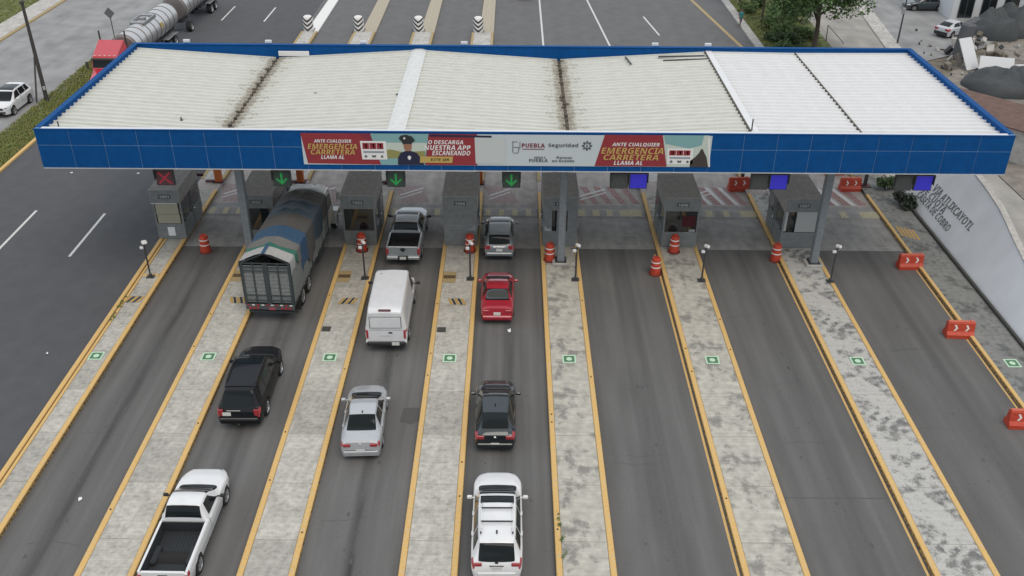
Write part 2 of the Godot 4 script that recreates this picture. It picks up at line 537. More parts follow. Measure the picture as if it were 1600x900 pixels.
func build_ground() -> void:
	ground_piece("ground", sheet(-400, 400, 60, -500, -0.06), mm.earth)
	# carriageway to the left of the plaza, with its painted lines
	var rd := ground_piece("road", sheet(-34.5, -20.65, 30, -300, 0), mm.road)
	for x in [-25.23, -29.63]:
		for k in 11:
			var z0: float = -26.0 - k * 16.34 + (0 if x < -27 else 0.35)
			part("lane_dash", sheet(x - 0.08, x + 0.08, z0 - 5.26, z0 - 10.76, 0.004), mm.line, rd)
	for p in [Vector2(-29.73, -58.83), Vector2(-25.22, -58.8)]:
		var m := M.new()
		m.cbox(Vector3(p.x, 0.014, p.y), Vector3(0.16, 0.028, 0.14), 0.01)
		part("road_stud", m, mm.white, rd)
	# plaza lanes
	var oils := [0.75, 0.62, 0.95, 0.6, 0.34, 0.3, 0.3]
	for i in 7:
		var x0: float = ISL[i][1]
		var x1: float = ISL[i + 1][0] if i < 6 else 23.0
		var ln := ground_piece("lane", sheet(x0, x1, 5, -48.6, 0, true), textured(lane_texture(100 + i * 7, oils[i], [0.05, -0.06, -0.03, 0.04, 0.1, 0.06, 0.08][i], [1.0, 1.04, 1.08, 1.02, 1.0, 0.98, 0.98][i]), 0.9))
		var rr := RandomNumberGenerator.new()
		rr.seed = 700 + i
		for k in 26:         # dried oil drips down the middle, a few tar-filled cracks
			var cx := (x0 + x1) / 2 + rr.randfn() * (0.28 if k < 18 else 0.9)
			var cz := rr.randf_range(-47.5, -20.5)
			var n := 9
			var r0 := rr.randf_range(0.025, 0.085) if k < 18 else rr.randf_range(0.02, 0.06)
			var pts := []
			for q in n: pts.append(Vector2(cx + cos(TAU * q / n) * r0 * rr.randf_range(0.6, 1.3), cz + sin(TAU * q / n) * r0 * rr.randf_range(0.8, 2.4)))
			part("oil_spot", flat_poly(pts, 0.003), mm.oil, ln)
		for k in 3:
			var m := M.new()
			var a := Vector3(x0 + rr.randf() * 1.2, 0.003, rr.randf_range(-45, -23))
			for q in 9:
				var b := a + Vector3(rr.randf_range(0.1, 0.32), 0, rr.randf_range(-0.12, 0.12))
				if b.x > x1: break
				m.quad(a + Vector3(0, 0, 0.012), b + Vector3(0, 0, 0.01), b - Vector3(0, 0, 0.01), a - Vector3(0, 0, 0.012))
				a = b
			if m.v.size(): part("crack", m, mm.oil, ln)
		if i == 2:
			part("asphalt_patch", flat_poly([Vector2(-4.75, -33.6), Vector2(-4.05, -33.65), Vector2(-4.0, -32.7), Vector2(-4.3, -32.45), Vector2(-4.85, -32.6)], 0.0035), mm.patch, ln)
		if i == 5:
			part("asphalt_joint", sheet(11.0, 15.0, -28.02, -28.06, 0.0035), mm.oil, ln)
	var ap := ground_piece("apron", sheet(-19.07, 23.0, -48.6, -54.4, 0), mm.apron)
	var cr := ground_piece("crossing", sheet(-19.07, 23.0, -54.4, -60.5, 0), mm.pale_lit_apron)
	ground_piece("road", sheet(-20.65, 23.0, -60.5, -300, 0), mm.far_road)
	# apron paint: loop outlines, speed hump stripes, crossing
	for i in 7:
		var x0: float = ISL[i][1] + 0.1
		var x1: float = (ISL[i + 1][0] if i < 6 else 23.0) - 0.1
		var w := x1 - x0
		if i in [0, 4, 6]:
			for r in [[x0 + 0.3, x1 - 0.7, -48.95, -49.05], [x0 + 0.3, x1 - 0.7, -50.3, -50.4], [x0 + 0.3, x0 + 0.4, -49.05, -50.3], [x1 - 0.8, x1 - 0.7, -49.05, -50.3]]:
				part("loop_outline", sheet(r[0], r[1], r[2], r[3], 0.004), mm.worn_line, ap)
		var hump := M.new()
		hump.prism(PackedVector2Array([Vector2(-0.65, 0.002), Vector2(0.65, 0.002), Vector2(0.45, 0.05), Vector2(-0.45, 0.05)]), w, Transform3D(Basis(Vector3.UP, PI / 2), Vector3(x1, 0, -53.2)))
		part("speed_hump", hump, mm.apron, ap)
		for k in 4:
			var a := x0 + w * (0.04 + 0.25 * k)
			if i == 4: a = x0 + w * [0.02, 0.25, 0.45, 0.64][k]
			var b: float = a + w * ([0.12, 0.1, 0.09, 0.32][k] if i in [4, 5, 6] else 0.1)
			part("hump_stripe", sheet(a, b, -52.77, -53.63, 0.054), mm.cream_line, ap)
		# red and white slanting bands of the crossing
		var n := 5 if i >= 3 else 3
		if i < 4: n = 1
		for k in n:
			var a := x0 + w * (k + 0.1) / n
			var b := a + w * 0.5 / n
			var pm: Material = mm.pink_paint if i >= 4 else mm.faded_pink
			part("crossing_band", flat_poly([Vector2(a + 0.25, -54.6), Vector2(b + 0.25, -54.6), Vector2(b - 0.45, -57.2), Vector2(a - 0.45, -57.2)], 0.004), pm, cr)
			if i >= 5 and k < 4:
				part("crossing_band", flat_poly([Vector2(b + 0.27, -54.6), Vector2(b + w * 0.3 / n + 0.27, -54.6), Vector2(b + w * 0.3 / n - 0.43, -57.2), Vector2(b - 0.43, -57.2)], 0.004), mm.line, cr)
		part("lane_arrow", flat_poly([Vector2(x0 + w * 0.1, -55.6), Vector2(x0 + w * 0.1, -55.8), Vector2(x0 + w * 0.5, -56.9), Vector2(x0 + w * 0.5, -56.7)], 0.008), mm.line, cr)
		part("lane_arrow", flat_poly([Vector2(x0 + w * 0.1, -55.1), Vector2(x0 + w * 0.1, -55.25), Vector2(x0 + w * 0.5, -56.35), Vector2(x0 + w * 0.5, -56.2)], 0.008), mm.line, cr)
	# lines beyond the plaza
	var fr := get_node("road_001")
	part("lane_line", sheet(2.85, 3.03, -64, -150, 0.004), mm.line, fr)
	part("lane_line", flat_poly([Vector2(9.2, -88), Vector2(9.38, -88), Vector2(7.1, -125), Vector2(6.92, -125)], 0.004), mm.line, fr)
	part("lane_dash", flat_poly([Vector2(14.32, -92.4), Vector2(14.5, -92.4), Vector2(13.72, -99.2), Vector2(13.54, -99.2)], 0.004), mm.line, fr)
	part("edge_line", flat_poly([Vector2(22.1, -84), Vector2(22.45, -84), Vector2(18.6, -118), Vector2(18.25, -118)], 0.004), mm.worn_yellow, fr)
	# left of the carriageway: grass verge, frontage road, pavement, field
	part("kerb", kerb_strip(-34.75, -34.5, 0, -83, 0.14), mm.kerb, ground_piece("verge", flat_poly([Vector2(-37.8, 0), Vector2(-34.75, 0), Vector2(-34.75, -83), Vector2(-36.6, -90)], 0.06), mm.grass_ground))
	ground_piece("road", flat_poly([Vector2(-48.4, 0), Vector2(-37.8, 0), Vector2(-36.6, -90), Vector2(-34.5, -83), Vector2(-34.5, -300), Vector2(-48.4, -300)], -0.004), mm.service_road)
	var sw := ground_piece("pavement", M.new(), mm.smooth_concrete)
	var m0 := M.new()
	m0.box(Vector3(-49.85, 0.05, -110), Vector3(2.3, 0.2, 220))
	sw.mesh = m0.commit()
	part("kerb", kerb_strip(-48.7, -48.4, 0, -220, 0.13), mm.worn_yellow, sw)
	ground_piece("field", sheet(-140, -51, 0, -300, 0.03), mm.grass_ground)
	# right of the plaza
	ground_piece("pavement", M.new(), mm.old_pavement).mesh = box_mesh(Vector3(24.1, KERB_H / 2 - 0.02, -30.2), Vector3(2.1, KERB_H + 0.04, 64))
	ground_piece("road", flat_poly([Vector2(25.5, 10), Vector2(33.2, 10), Vector2(33.2, -76), Vector2(35.4, -88), Vector2(38.2, -112), Vector2(31, -112), Vector2(29.5, -62), Vector2(25.5, -62)], 0.0), mm.pale_road)
	ground_piece("pavement", M.new(), mm.smooth_concrete).mesh = box_mesh(Vector3(23.4, 0.04, -88), Vector3(0.8, 0.16, 52))
	ground_piece("verge", flat_poly([Vector2(23.8, -62), Vector2(29.5, -62), Vector2(31, -112), Vector2(23.8, -112)], 0.05), mm.grass_ground)
	var ks := ground_piece("pavement", M.new(), mm.smooth_concrete)
	var mk := M.new()
	mk.hexa([Vector3(34.2, -0.1, -80), Vector3(35.7, -0.1, -80), Vector3(34.2, 0.13, -80), Vector3(35.7, 0.13, -80), Vector3(38.2, -0.1, -112), Vector3(39.6, -0.1, -112), Vector3(38.2, 0.13, -112), Vector3(39.6, 0.13, -112)])
	ks.mesh = mk.commit()
	ground_piece("road", flat_poly([Vector2(36.3, -84), Vector2(46.5, -90), Vector2(52, -112), Vector2(52, -140), Vector2(39.6, -140), Vector2(39.6, -112)], 0.002), mm.service_road)
	ground_piece("yard", flat_poly([Vector2(33.3, -20), Vector2(90, -20), Vector2(90, -140), Vector2(52.1, -140), Vector2(52.1, -112), Vector2(46.6, -90), Vector2(33.3, -76)], -0.01), mm.lot)

func kerb_strip(x0: float, x1: float, z0: float, z1: float, h: float) -> M:
	var m := M.new()
	m.prism(PackedVector2Array([Vector2(x0, -0.05), Vector2(x1, -0.05), Vector2(x1, h - 0.025), Vector2(x1 - 0.025, h), Vector2(x0 + 0.025, h), Vector2(x0, h - 0.025)]), z0 - z1, Transform3D(Basis(), Vector3(0, 0, z0)))
	return m

func box_mesh(c: Vector3, s: Vector3) -> ArrayMesh:
	var m := M.new()
	m.box(c, s)
	return m.commit()

func face_sheet(x: float, nx: float, z0: float, z1: float, h: float) -> M:
	var m := M.new()
	m.cbox(Vector3(x + nx * 0.003, h / 2 - 0.005, (z0 + z1) / 2), Vector3(0.006, h - 0.03, z0 - z1), 0.001)
	return m

func build_islands() -> void:
	var names := ["leftmost concrete island, weeds along its double yellow edge", "clean concrete island left of the tarpaulin truck, yellow kerbs", "concrete island between the tarpaulin truck and the white van", "concrete island between the white van and the red saloon", "stained concrete island just right of the red saloon", "mould stained island between two empty lanes, holding the dark window booth", "darkest mould stained island, at the foot of the right column"]
	for i in 7:
		var x0: float = ISL[i][0]
		var x1: float = ISL[i][1]
		var far := -92.3 if i < 4 else -63.0
		var o := thing("traffic_island", names[i], "island", Vector3((x0 + x1) / 2, 0, -20), 0, "islands between the toll lanes")
		var cx := (x0 + x1) / 2
		var sl: Material = mm.clean if i < 4 else mm.stained if i < 6 else mm.mould
		var ins0 := 0.24 if i > 0 else 0.46
		# slabs, each about three metres long with a joint between
		var z := 2.0
		var rr := RandomNumberGenerator.new()
		rr.seed = 500 + i
		while z > -55.9:
			var ln := 3.05
			if z - ln < -55.9: ln = z + 55.9
			if z < -8 - 0.0:
				var m := M.new()
				var wd := x1 - x0 - ins0 - 0.24
				m.cbox(Vector3((x0 + ins0 + x1 - 0.24) / 2 - cx, KERB_H / 2 - 0.012 - rr.randf() * 0.008, z - ln / 2 + 20), Vector3(wd, KERB_H + 0.0, ln - 0.014), 0.01)
				part("concrete_slab", m, sl if rr.randf() < 0.6 else (mm.clean_dull if i < 4 else mm.stained if i < 6 else mm.mould), o)
			z -= 3.05
		var jf := M.new()
		jf.box(Vector3((x0 + ins0 + x1 - 0.24) / 2 - cx, KERB_H / 2 - 0.06, -31.95 + 20), Vector3(x1 - x0 - ins0 - 0.26, KERB_H, 47.8))
		part("joint_bed", jf, mm.joint_fill, o)
		for sg in [[-8.0, -55.9, mm.kerb], [-57.6, far, mm.worn_yellow]]:
			for sd in 2:
				var k := kerb_strip((x0 if sd == 0 else x1 - 0.23) - cx, (x0 + 0.23 if sd == 0 else x1) - cx, sg[0] + 20, sg[1] + 20, KERB_H + 0.012)
				part("kerb", k, sg[2], o)
				part("kerb_face", face_sheet((x0 if sd == 0 else x1) - cx, -1.0 if sd == 0 else 1.0, sg[0] + 20, sg[1] + 20, KERB_H), mm.shaded_scuffs, o)
		if i == 0:
			part("kerb", kerb_strip(x0 + 0.30 - cx, x0 + 0.44 - cx, 12, -35.9, KERB_H + 0.004), mm.kerb, o)
		for k in 5:      # stubs of old delineators and chips along the kerbs
			if i == 0 or i == 6: break
			var bz := -24.0 - rr.randf() * 20.0
			var bx: float = (x0 + 0.12 if k % 2 == 0 else x1 - 0.12) - cx
			var bm := M.new()
			bm.lathe([Vector2(0.04, 0), Vector2(0.03, 0.03), Vector2(0, 0.035)], 7, Transform3D(Basis(), Vector3(bx, KERB_H + 0.01, bz + 20)))
			part("delineator_stub", bm, mm.black_paint, o)
		# a thin yellow line on the road at the foot of the kerb
		if i > 4:
			part("edge_line", sheet(x0 - 0.17 - cx, x0 - 0.07 - cx, 12, -28, 0.004), mm.kerb, o)
		# far half: painted pad, then pale concrete
		var p := M.new()
		p.box(Vector3(0, KERB_H / 2 - 0.02, -36.75), Vector3(x1 - x0, KERB_H, 1.68))
		part("painted_pad", p, mm.pale_crossing, o)
		p = M.new()
		p.box(Vector3(0, KERB_H / 2 - 0.01, (far - 57.6) / 2 + 20), Vector3(x1 - x0 - 0.47, KERB_H, -57.6 - far))
		part("far_slab", p, mm.smooth_concrete, o)
		if i < 4:     # island narrows to a strip behind the crash cushion
			p = M.new()
			p.hexa([Vector3(-0.35, -0.05, far + 20), Vector3(x1 - cx, -0.05, far + 20), Vector3(-0.35, 0.12, far + 20), Vector3(x1 - cx, 0.12, far + 20), Vector3(0.2, -0.05, -130), Vector3(1.0, -0.05, -130), Vector3(0.2, 0.12, -130), Vector3(1.0, 0.12, -130)])
			part("tail_strip", p, mm.white if i == 0 else mm.pale_tail, o)
		# stencilled marks: green first-aid-like square with pale border and dot; black and yellow slanted bars
		var top := KERB_H + 0.001
		var gx: float = [-19.84, -14.46, -8.65, -2.90, 2.83, 9.70, 16.68][i] - cx
		stencil_square(o, gx, -37.2 + 20, top)
		var hx: float = [-19.91, -14.43, -8.65, -2.92, 0, 0, 0][i] - cx
		if i < 4: hazard_bars(o, hx, -42.35 + 20, top, i % 2 == 1)
		if i in [2, 3]:
			part("stencil_number", sheet(x0 + 0.28 - cx, x0 + 0.72 - cx, -39.45 + 20, -39.9 + 20, top), mm.dark_mould, o)
		if i in [1, 2, 3]:
			part("yellow_box", sheet(x0 + 0.25 - cx, x0 + 0.95 - cx, -44.3 + 20, -45.5 + 20, top), mm.worn_yellow, o)
			part("drain_cover", sheet(x0 + 0.27 - cx, x0 + 0.93 - cx, -44.75 + 20, -45.1 + 20, top + 0.004), mm.brown_iron, o)
		if i == 0:
			var tk := M.new()
			tk.cbox(Vector3((x0 + 0.46 + x1 - 0.24) / 2 - cx, KERB_H - 0.01, -44.9 + 20), Vector3(x1 - x0 - 0.72, 0.06, 0.24), 0.01)
			part("cross_kerb", tk, mm.kerb, o)
	# pavement kerb on the far right
	var o8 := thing("pavement_kerb", "yellow kerb along the pavement beside the white painted wall", "kerb", Vector3(23.0, 0, -20))
	part("kerb", kerb_strip(0, 0.2, 22, -35.9, KERB_H + 0.012), mm.kerb, o8)
	part("kerb_face", face_sheet(0, -1, 22, -35.9, KERB_H), mm.shaded_scuffs, o8)
	part("edge_line", sheet(-0.16, -0.07, 22, -28, 0.004), mm.kerb, o8)
	part("kerb", kerb_strip(0, 0.2, -37.6, -43, KERB_H), mm.worn_yellow, o8)
	stencil_square(o8, 1.06, -37.1 + 20, KERB_H + 0.004)
	for k in 5:
		var m := M.new()
		m.quad(Vector3(0.35 + k * 0.2, KERB_H + 0.004, -30.1 + k * 0.12), Vector3(0.47 + k * 0.2, KERB_H + 0.004, -30.1 + k * 0.12), Vector3(0.5 + k * 0.2, KERB_H + 0.004, -31.4 + k * 0.12), Vector3(0.38 + k * 0.2, KERB_H + 0.004, -31.4 + k * 0.12))
		part("yellow_bar", m, mm.sign_yellow, o8)

func stencil_square(o: Node3D, x: float, z: float, y: float) -> void:
	var w := 0.29
	part("green_square", sheet(x - w, x + w, z + w, z - w, y + 0.004), mm.green_paint, o)
	var m := M.new()
	for s in [-1, 1]:
		m.box(Vector3(x + s * w, y + 0.005, z), Vector3(0.07, 0.008, 2 * w + 0.07))
		m.box(Vector3(x, y + 0.005, z + s * w), Vector3(2 * w - 0.07, 0.008, 0.07))
	part("pale_border", m, mm.pale_green, o)
	m = M.new()
	m.lathe([Vector2(0.14, 0), Vector2(0.14, 0.008), Vector2(0, 0.009)], 16, Transform3D(Basis(), Vector3(x, y + 0.003, z)))
	part("pale_dot", m, mm.pale_green, o)

func hazard_bars(o: Node3D, x: float, z: float, y: float, mirrored: bool) -> void:
	for k in 5:
		var s := -1.0 if mirrored else 1.0
		var a := x - 0.4 + k * 0.17
		var m := M.new()
		var p := [Vector3(a, y + 0.004, z + 0.3 * s), Vector3(a + 0.12, y + 0.004, z + 0.3 * s), Vector3(a + 0.32, y + 0.004, z - 0.3 * s), Vector3(a + 0.2, y + 0.004, z - 0.3 * s)]
		if mirrored: p.reverse()
		m.quad(p[0], p[1], p[2], p[3])
		part("hazard_bar", m, mm.sign_yellow if k % 2 == 0 else mm.black_paint, o)

# ---------------------------------------------------------------- canopy
const ZF := -43.9
const ZB := -58.4
const XL := -23.55
const XR := 24.85
const YB := 7.0
const YT := 9.03

func build_canopy() -> void:
	var o := thing("toll_canopy", "wide blue canopy with a white ribbed metal roof over all the toll booths", "canopy")
	var m := M.new()
	for b in [[XL, XR, ZF - 0.035, ZF - 0.2], [XL, XR, ZB + 0.2, ZB]]:
		m.box(Vector3((b[0] + b[1]) / 2, (YB + YT) / 2, (b[2] + b[3]) / 2), Vector3(b[1] - b[0], YT - YB, b[2] - b[3]))
	for b in [[XL, XL + 0.2], [XR - 0.2, XR]]:
		m.box(Vector3((b[0] + b[1]) / 2, (YB + YT) / 2, (ZF + ZB) / 2), Vector3(0.2, YT - YB, ZF - ZB - 0.405))
	part("fascia_frame", m, mm.joint, o)
	var n := 29
	var pw := (XR - XL) / n
	var lo := M.new()
	lo.cbox(Vector3.ZERO, Vector3(pw - 0.035, 1.17, 0.03), 0.006)
	var hi := M.new()
	hi.cbox(Vector3.ZERO, Vector3(pw - 0.035, 0.78, 0.03), 0.006)
	var lom := lo.commit()
	var him := hi.commit()
	for k in n:
		for r in 2:
			var q := part("fascia_panel", lom if r == 0 else him, mm.blue, o)
			q.position = Vector3(XL + pw * (k + 0.5), YB + 0.6 if r == 0 else YB + 1.2 + 0.02 + 0.4, ZF - 0.02 + sin(k * 7.3 + r * 2.1) * 0.003)
			q.rotation = Vector3(sin(k * 3.7 + r) * 0.004, sin(k * 5.1 + r * 3.0) * 0.004, 0)
	m = M.new()      # lining inside the parapet
	m.box(Vector3((XL + XR) / 2, 8.5, ZB + 0.212), Vector3(XR - XL - 0.5, 1.02, 0.02))
	m.box(Vector3(XL + 0.212, 8.5, (ZF + ZB) / 2), Vector3(0.02, 1.02, ZF - ZB - 0.5))
	m.box(Vector3(XR - 0.212, 8.5, (ZF + ZB) / 2), Vector3(0.02, 1.02, ZF - ZB - 0.5))
	part("parapet_lining", m, mm.blue_inner, o)
	m = M.new()
	m.cbox(Vector3((XL + XR) / 2, YT + 0.02, ZB + 0.13), Vector3(XR - XL + 0.04, 0.04, 0.3), 0.01)
	m.cbox(Vector3(XL + 0.13, YT + 0.02, (ZF + ZB) / 2), Vector3(0.3, 0.04, ZF - ZB - 0.62), 0.01)
	m.cbox(Vector3(XR - 0.13, YT + 0.02, (ZF + ZB) / 2), Vector3(0.3, 0.04, ZF - ZB - 0.62), 0.01)
	m.cbox(Vector3((XL + XR) / 2, YT + 0.02, ZF - 0.03), Vector3(XR - XL + 0.04, 0.04, 0.1), 0.01)
	part("parapet_cap", m, mm.blue_cap, o)
	m = M.new()
	m.box(Vector3((XL + XR) / 2, YB - 0.03, ZF - 0.07), Vector3(XR - XL - 0.02, 0.055, 0.07))
	m.box(Vector3((XL + XR) / 2, YB - 0.03, ZB + 0.1), Vector3(XR - XL - 0.02, 0.055, 0.1))
	part("bottom_trim", m, mm.white_trim, o)
	m = M.new()
	m.box(Vector3((XL + XR) / 2, YB + 0.1, (ZF + ZB) / 2), Vector3(XR - XL - 0.42, 0.06, ZF - ZB - 0.42))
	part("soffit", m, mm.soffit, o)
	# roof: folded sheets running from ridge to gutter
	var bays := [[XL + 0.24, 8.74, -14.75, 8.2], [-14.55, 8.2, -5.95, 8.72], [-5.65, 8.72, 2.8, 8.2], [3.0, 8.2, 11.95, 8.74], [12.0, 8.76, 17.55, 8.7], [17.62, 8.7, XR - 0.24, 8.74]]
	var rows := 27
	var z0 := ZF - 0.26
	var z1 := ZB + 0.24
	var pitch := (z0 - z1) / rows
	for b in bays.size():
		var by: Array = bays[b]
		var flip: bool = by[1] < by[3]          # gutter at the left end
		var shapes := []
		for k in 5:
			var q := M.new()
			var pr := [Vector2(0, 0), Vector2(-pitch + 0.17, 0.0), Vector2(-pitch + 0.13, 0.1), Vector2(-pitch + 0.06, 0.1), Vector2(-pitch, 0.0)]
			var segs := 6
			for i in 4:
				for s in segs:
					var ua := float(s) / segs
					var ub := float(s + 1) / segs
					var pa := Vector3(lerpf(by[0], by[2], ua), lerpf(by[1], by[3], ua), 0)
					var pb := Vector3(lerpf(by[0], by[2], ub), lerpf(by[1], by[3], ub), 0)
					var da := Vector3(0, pr[i].y, pr[i].x)
					var db := Vector3(0, pr[i + 1].y, pr[i + 1].x)
					var va: float = (k + -pr[i].x / pitch) / 5.0
					var vb: float = (k + -pr[i + 1].x / pitch) / 5.0
					var xa := 1 - ua if flip else ua
					var xb := 1 - ub if flip else ub
					q.quad_uv([pa + da, pb + da, pb + db, pa + db], [Vector2(xa, va), Vector2(xb, va), Vector2(xb, vb), Vector2(xa, vb)])
			shapes.append(q.commit())
		for k in rows:
			var w := part("roof_sheet", shapes[(k * 3 + b * 2) % 5], mm.roof if b < 4 else mm.white_roof, o)
			w.position = Vector3(0, 0.004 * ((k * 7 + b) % 3), z0 - pitch * k)
	for s in [[-5.8, 8.86, 0.92], ]:
		m = M.new()
		m.hexa([Vector3(s[0] - s[2] / 2, s[1] - 0.06, z0), Vector3(s[0] + s[2] / 2, s[1] - 0.06, z0), Vector3(s[0] - 0.2, s[1] + 0.02, z0), Vector3(s[0] + 0.2, s[1] + 0.02, z0),
			Vector3(s[0] - s[2] / 2, s[1] - 0.06, z1), Vector3(s[0] + s[2] / 2, s[1] - 0.06, z1), Vector3(s[0] - 0.2, s[1] + 0.02, z1), Vector3(s[0] + 0.2, s[1] + 0.02, z1)])
		part("ridge_cap", m, mm.flashing, o)
	for x in [-14.65, 2.9]:
		m = M.new()
		m.box(Vector3(x, 8.17, (z0 + z1) / 2), Vector3(0.2, 0.06, z0 - z1))
		var rr := RandomNumberGenerator.new()
		rr.seed = int(x * 10)
		for k in 30:      # clods of leaf litter lying in the gutter
			var a := Vector3(x + rr.randf_range(-0.16, 0.16), 8.24 + rr.randf() * 0.03, lerpf(z0, z1, rr.randf()))
			m.lathe([Vector2(0.07 + rr.randf() * 0.1, 0), Vector2(0.05 + rr.randf() * 0.04, 0.05), Vector2(0, 0.08)], 6, Transform3D(Basis(Vector3.UP, rr.randf() * 6), a))
		part("valley_gutter", m, mm.gutter, o)
	m = M.new()
	m.box(Vector3(11.97, 8.83, (z0 + z1) / 2), Vector3(0.08, 0.06, z0 - z1))
	part("roof_seam", m, mm.gutter, o)
	m = M.new()
	m.box(Vector3(12.2, 8.86, (z0 + z1) / 2), Vector3(0.36, 0.04, z0 - z1))
	part("ridge_cap", m, mm.white_roof, o)
	m = M.new()
	m.box(Vector3(17.585, 8.79, (z0 + z1) / 2), Vector3(0.07, 0.05, z0 - z1))
	part("roof_seam", m, mm.gutter, o)
	# flashing along the far edge; pale front strip paints sky sheen on the coping
	m = M.new()
	for b in bays:
		m.hexa([Vector3(b[0], b[1] + 0.06, z1 + 0.16), Vector3(b[2], b[3] + 0.06, z1 + 0.16), Vector3(b[0], b[1] + 0.09, z1 + 0.16), Vector3(b[2], b[3] + 0.09, z1 + 0.16),
			Vector3(b[0], b[1] + 0.06, z1), Vector3(b[2], b[3] + 0.06, z1), Vector3(b[0], b[1] + 0.09, z1), Vector3(b[2], b[3] + 0.09, z1)])
	part("edge_flashing", m, mm.flashing, o)
	m = M.new()
	m.box(Vector3((XL + XR) / 2, YT + 0.015, ZF - 0.2), Vector3(XR - XL - 0.62, 0.03, 0.24))
	part("front_sheen_strip", m, mm.white_trim, o)
	m = M.new()
	m.cbox(Vector3(-13.6, 8.55, z1 + 0.12), Vector3(1.9, 0.3, 0.12), 0.02)
	part("roof_box", m, mm.white, o)
	# pipes and stubs left on the roof
	for p in [[Vector3(9.0, 8.72, -57.4), Vector3(11.8, 8.86, -57.2)], [Vector3(9.2, 8.7, -56.7), Vector3(11.9, 8.85, -56.6)], [Vector3(7.2, 8.62, -56.2), Vector3(7.0, 8.62, -57.6)]]:
		m = M.new()
		m.tube(p, [0.05, 0.05], 8)
		part("roof_pipe", m, mm.dark_steel, o, 40)
	for p in [[12.05, 8.8, -44.9, 0.65], [-22.6, 8.7, -44.6, 0.5], [-17.3, 8.3, -47.0, 0.25], [-11.0, 8.4, -51, 0.12], [-6.3, 8.7, -50, 0.15]]:
		m = M.new()
		m.tube([Vector3(p[0], p[1], p[2]), Vector3(p[0], p[1] + p[3], p[2])], [0.035, 0.035], 8)
		m.box(Vector3(p[0], p[1] + 0.05, p[2]), Vector3(0.16, 0.06, 0.16))
		part("vent_stub", m, mm.dark_steel, o)
	# floodlights on the far edge
	for x in [-20.3, -15.2, -9.3, -3.0, 8.9, 12.2]:
		m = M.new()
		m.cbox(Vector3(x, YT + 0.14, ZB - 0.06), Vector3(0.42, 0.2, 0.14), 0.03)
		part("floodlight", m, mm.white_trim, o)
	# columns
	for r in [[-46.65, "front"], [-55.8, "back"]]:
		for x in [-14.6, 2.81, 17.08]:
			m = M.new()
			m.cbox(Vector3(x, (YB + 0.1 + 0.3) / 2, r[0]), Vector3(0.42, YB + 0.1 - 0.3, 0.42), 0.05)
			m.cbox(Vector3(x, 6.95, r[0]), Vector3(0.7, 0.14, 0.7), 0.02)
			var c := part("column", m, mm.steel, o)
			m = M.new()
			m.cbox(Vector3(x, 0.26, r[0]), Vector3(0.95, 0.16, 0.8), 0.03)
			part("footing", m, mm.smooth_concrete, c)
			m = M.new()
			m.box(Vector3(x, 0.355, r[0]), Vector3(0.64, 0.03, 0.64))
			for a in [[-0.26, -0.26], [0.26, -0.26], [-0.26, 0.26], [0.26, 0.26]]:
				m.lathe([Vector2(0.035, 0), Vector2(0.035, 0.06), Vector2(0, 0.07)], 8, Transform3D(Basis(), Vector3(x + a[0], 0.37, r[0] + a[1])))
			part("base_plate", m, mm.dark_steel, c)

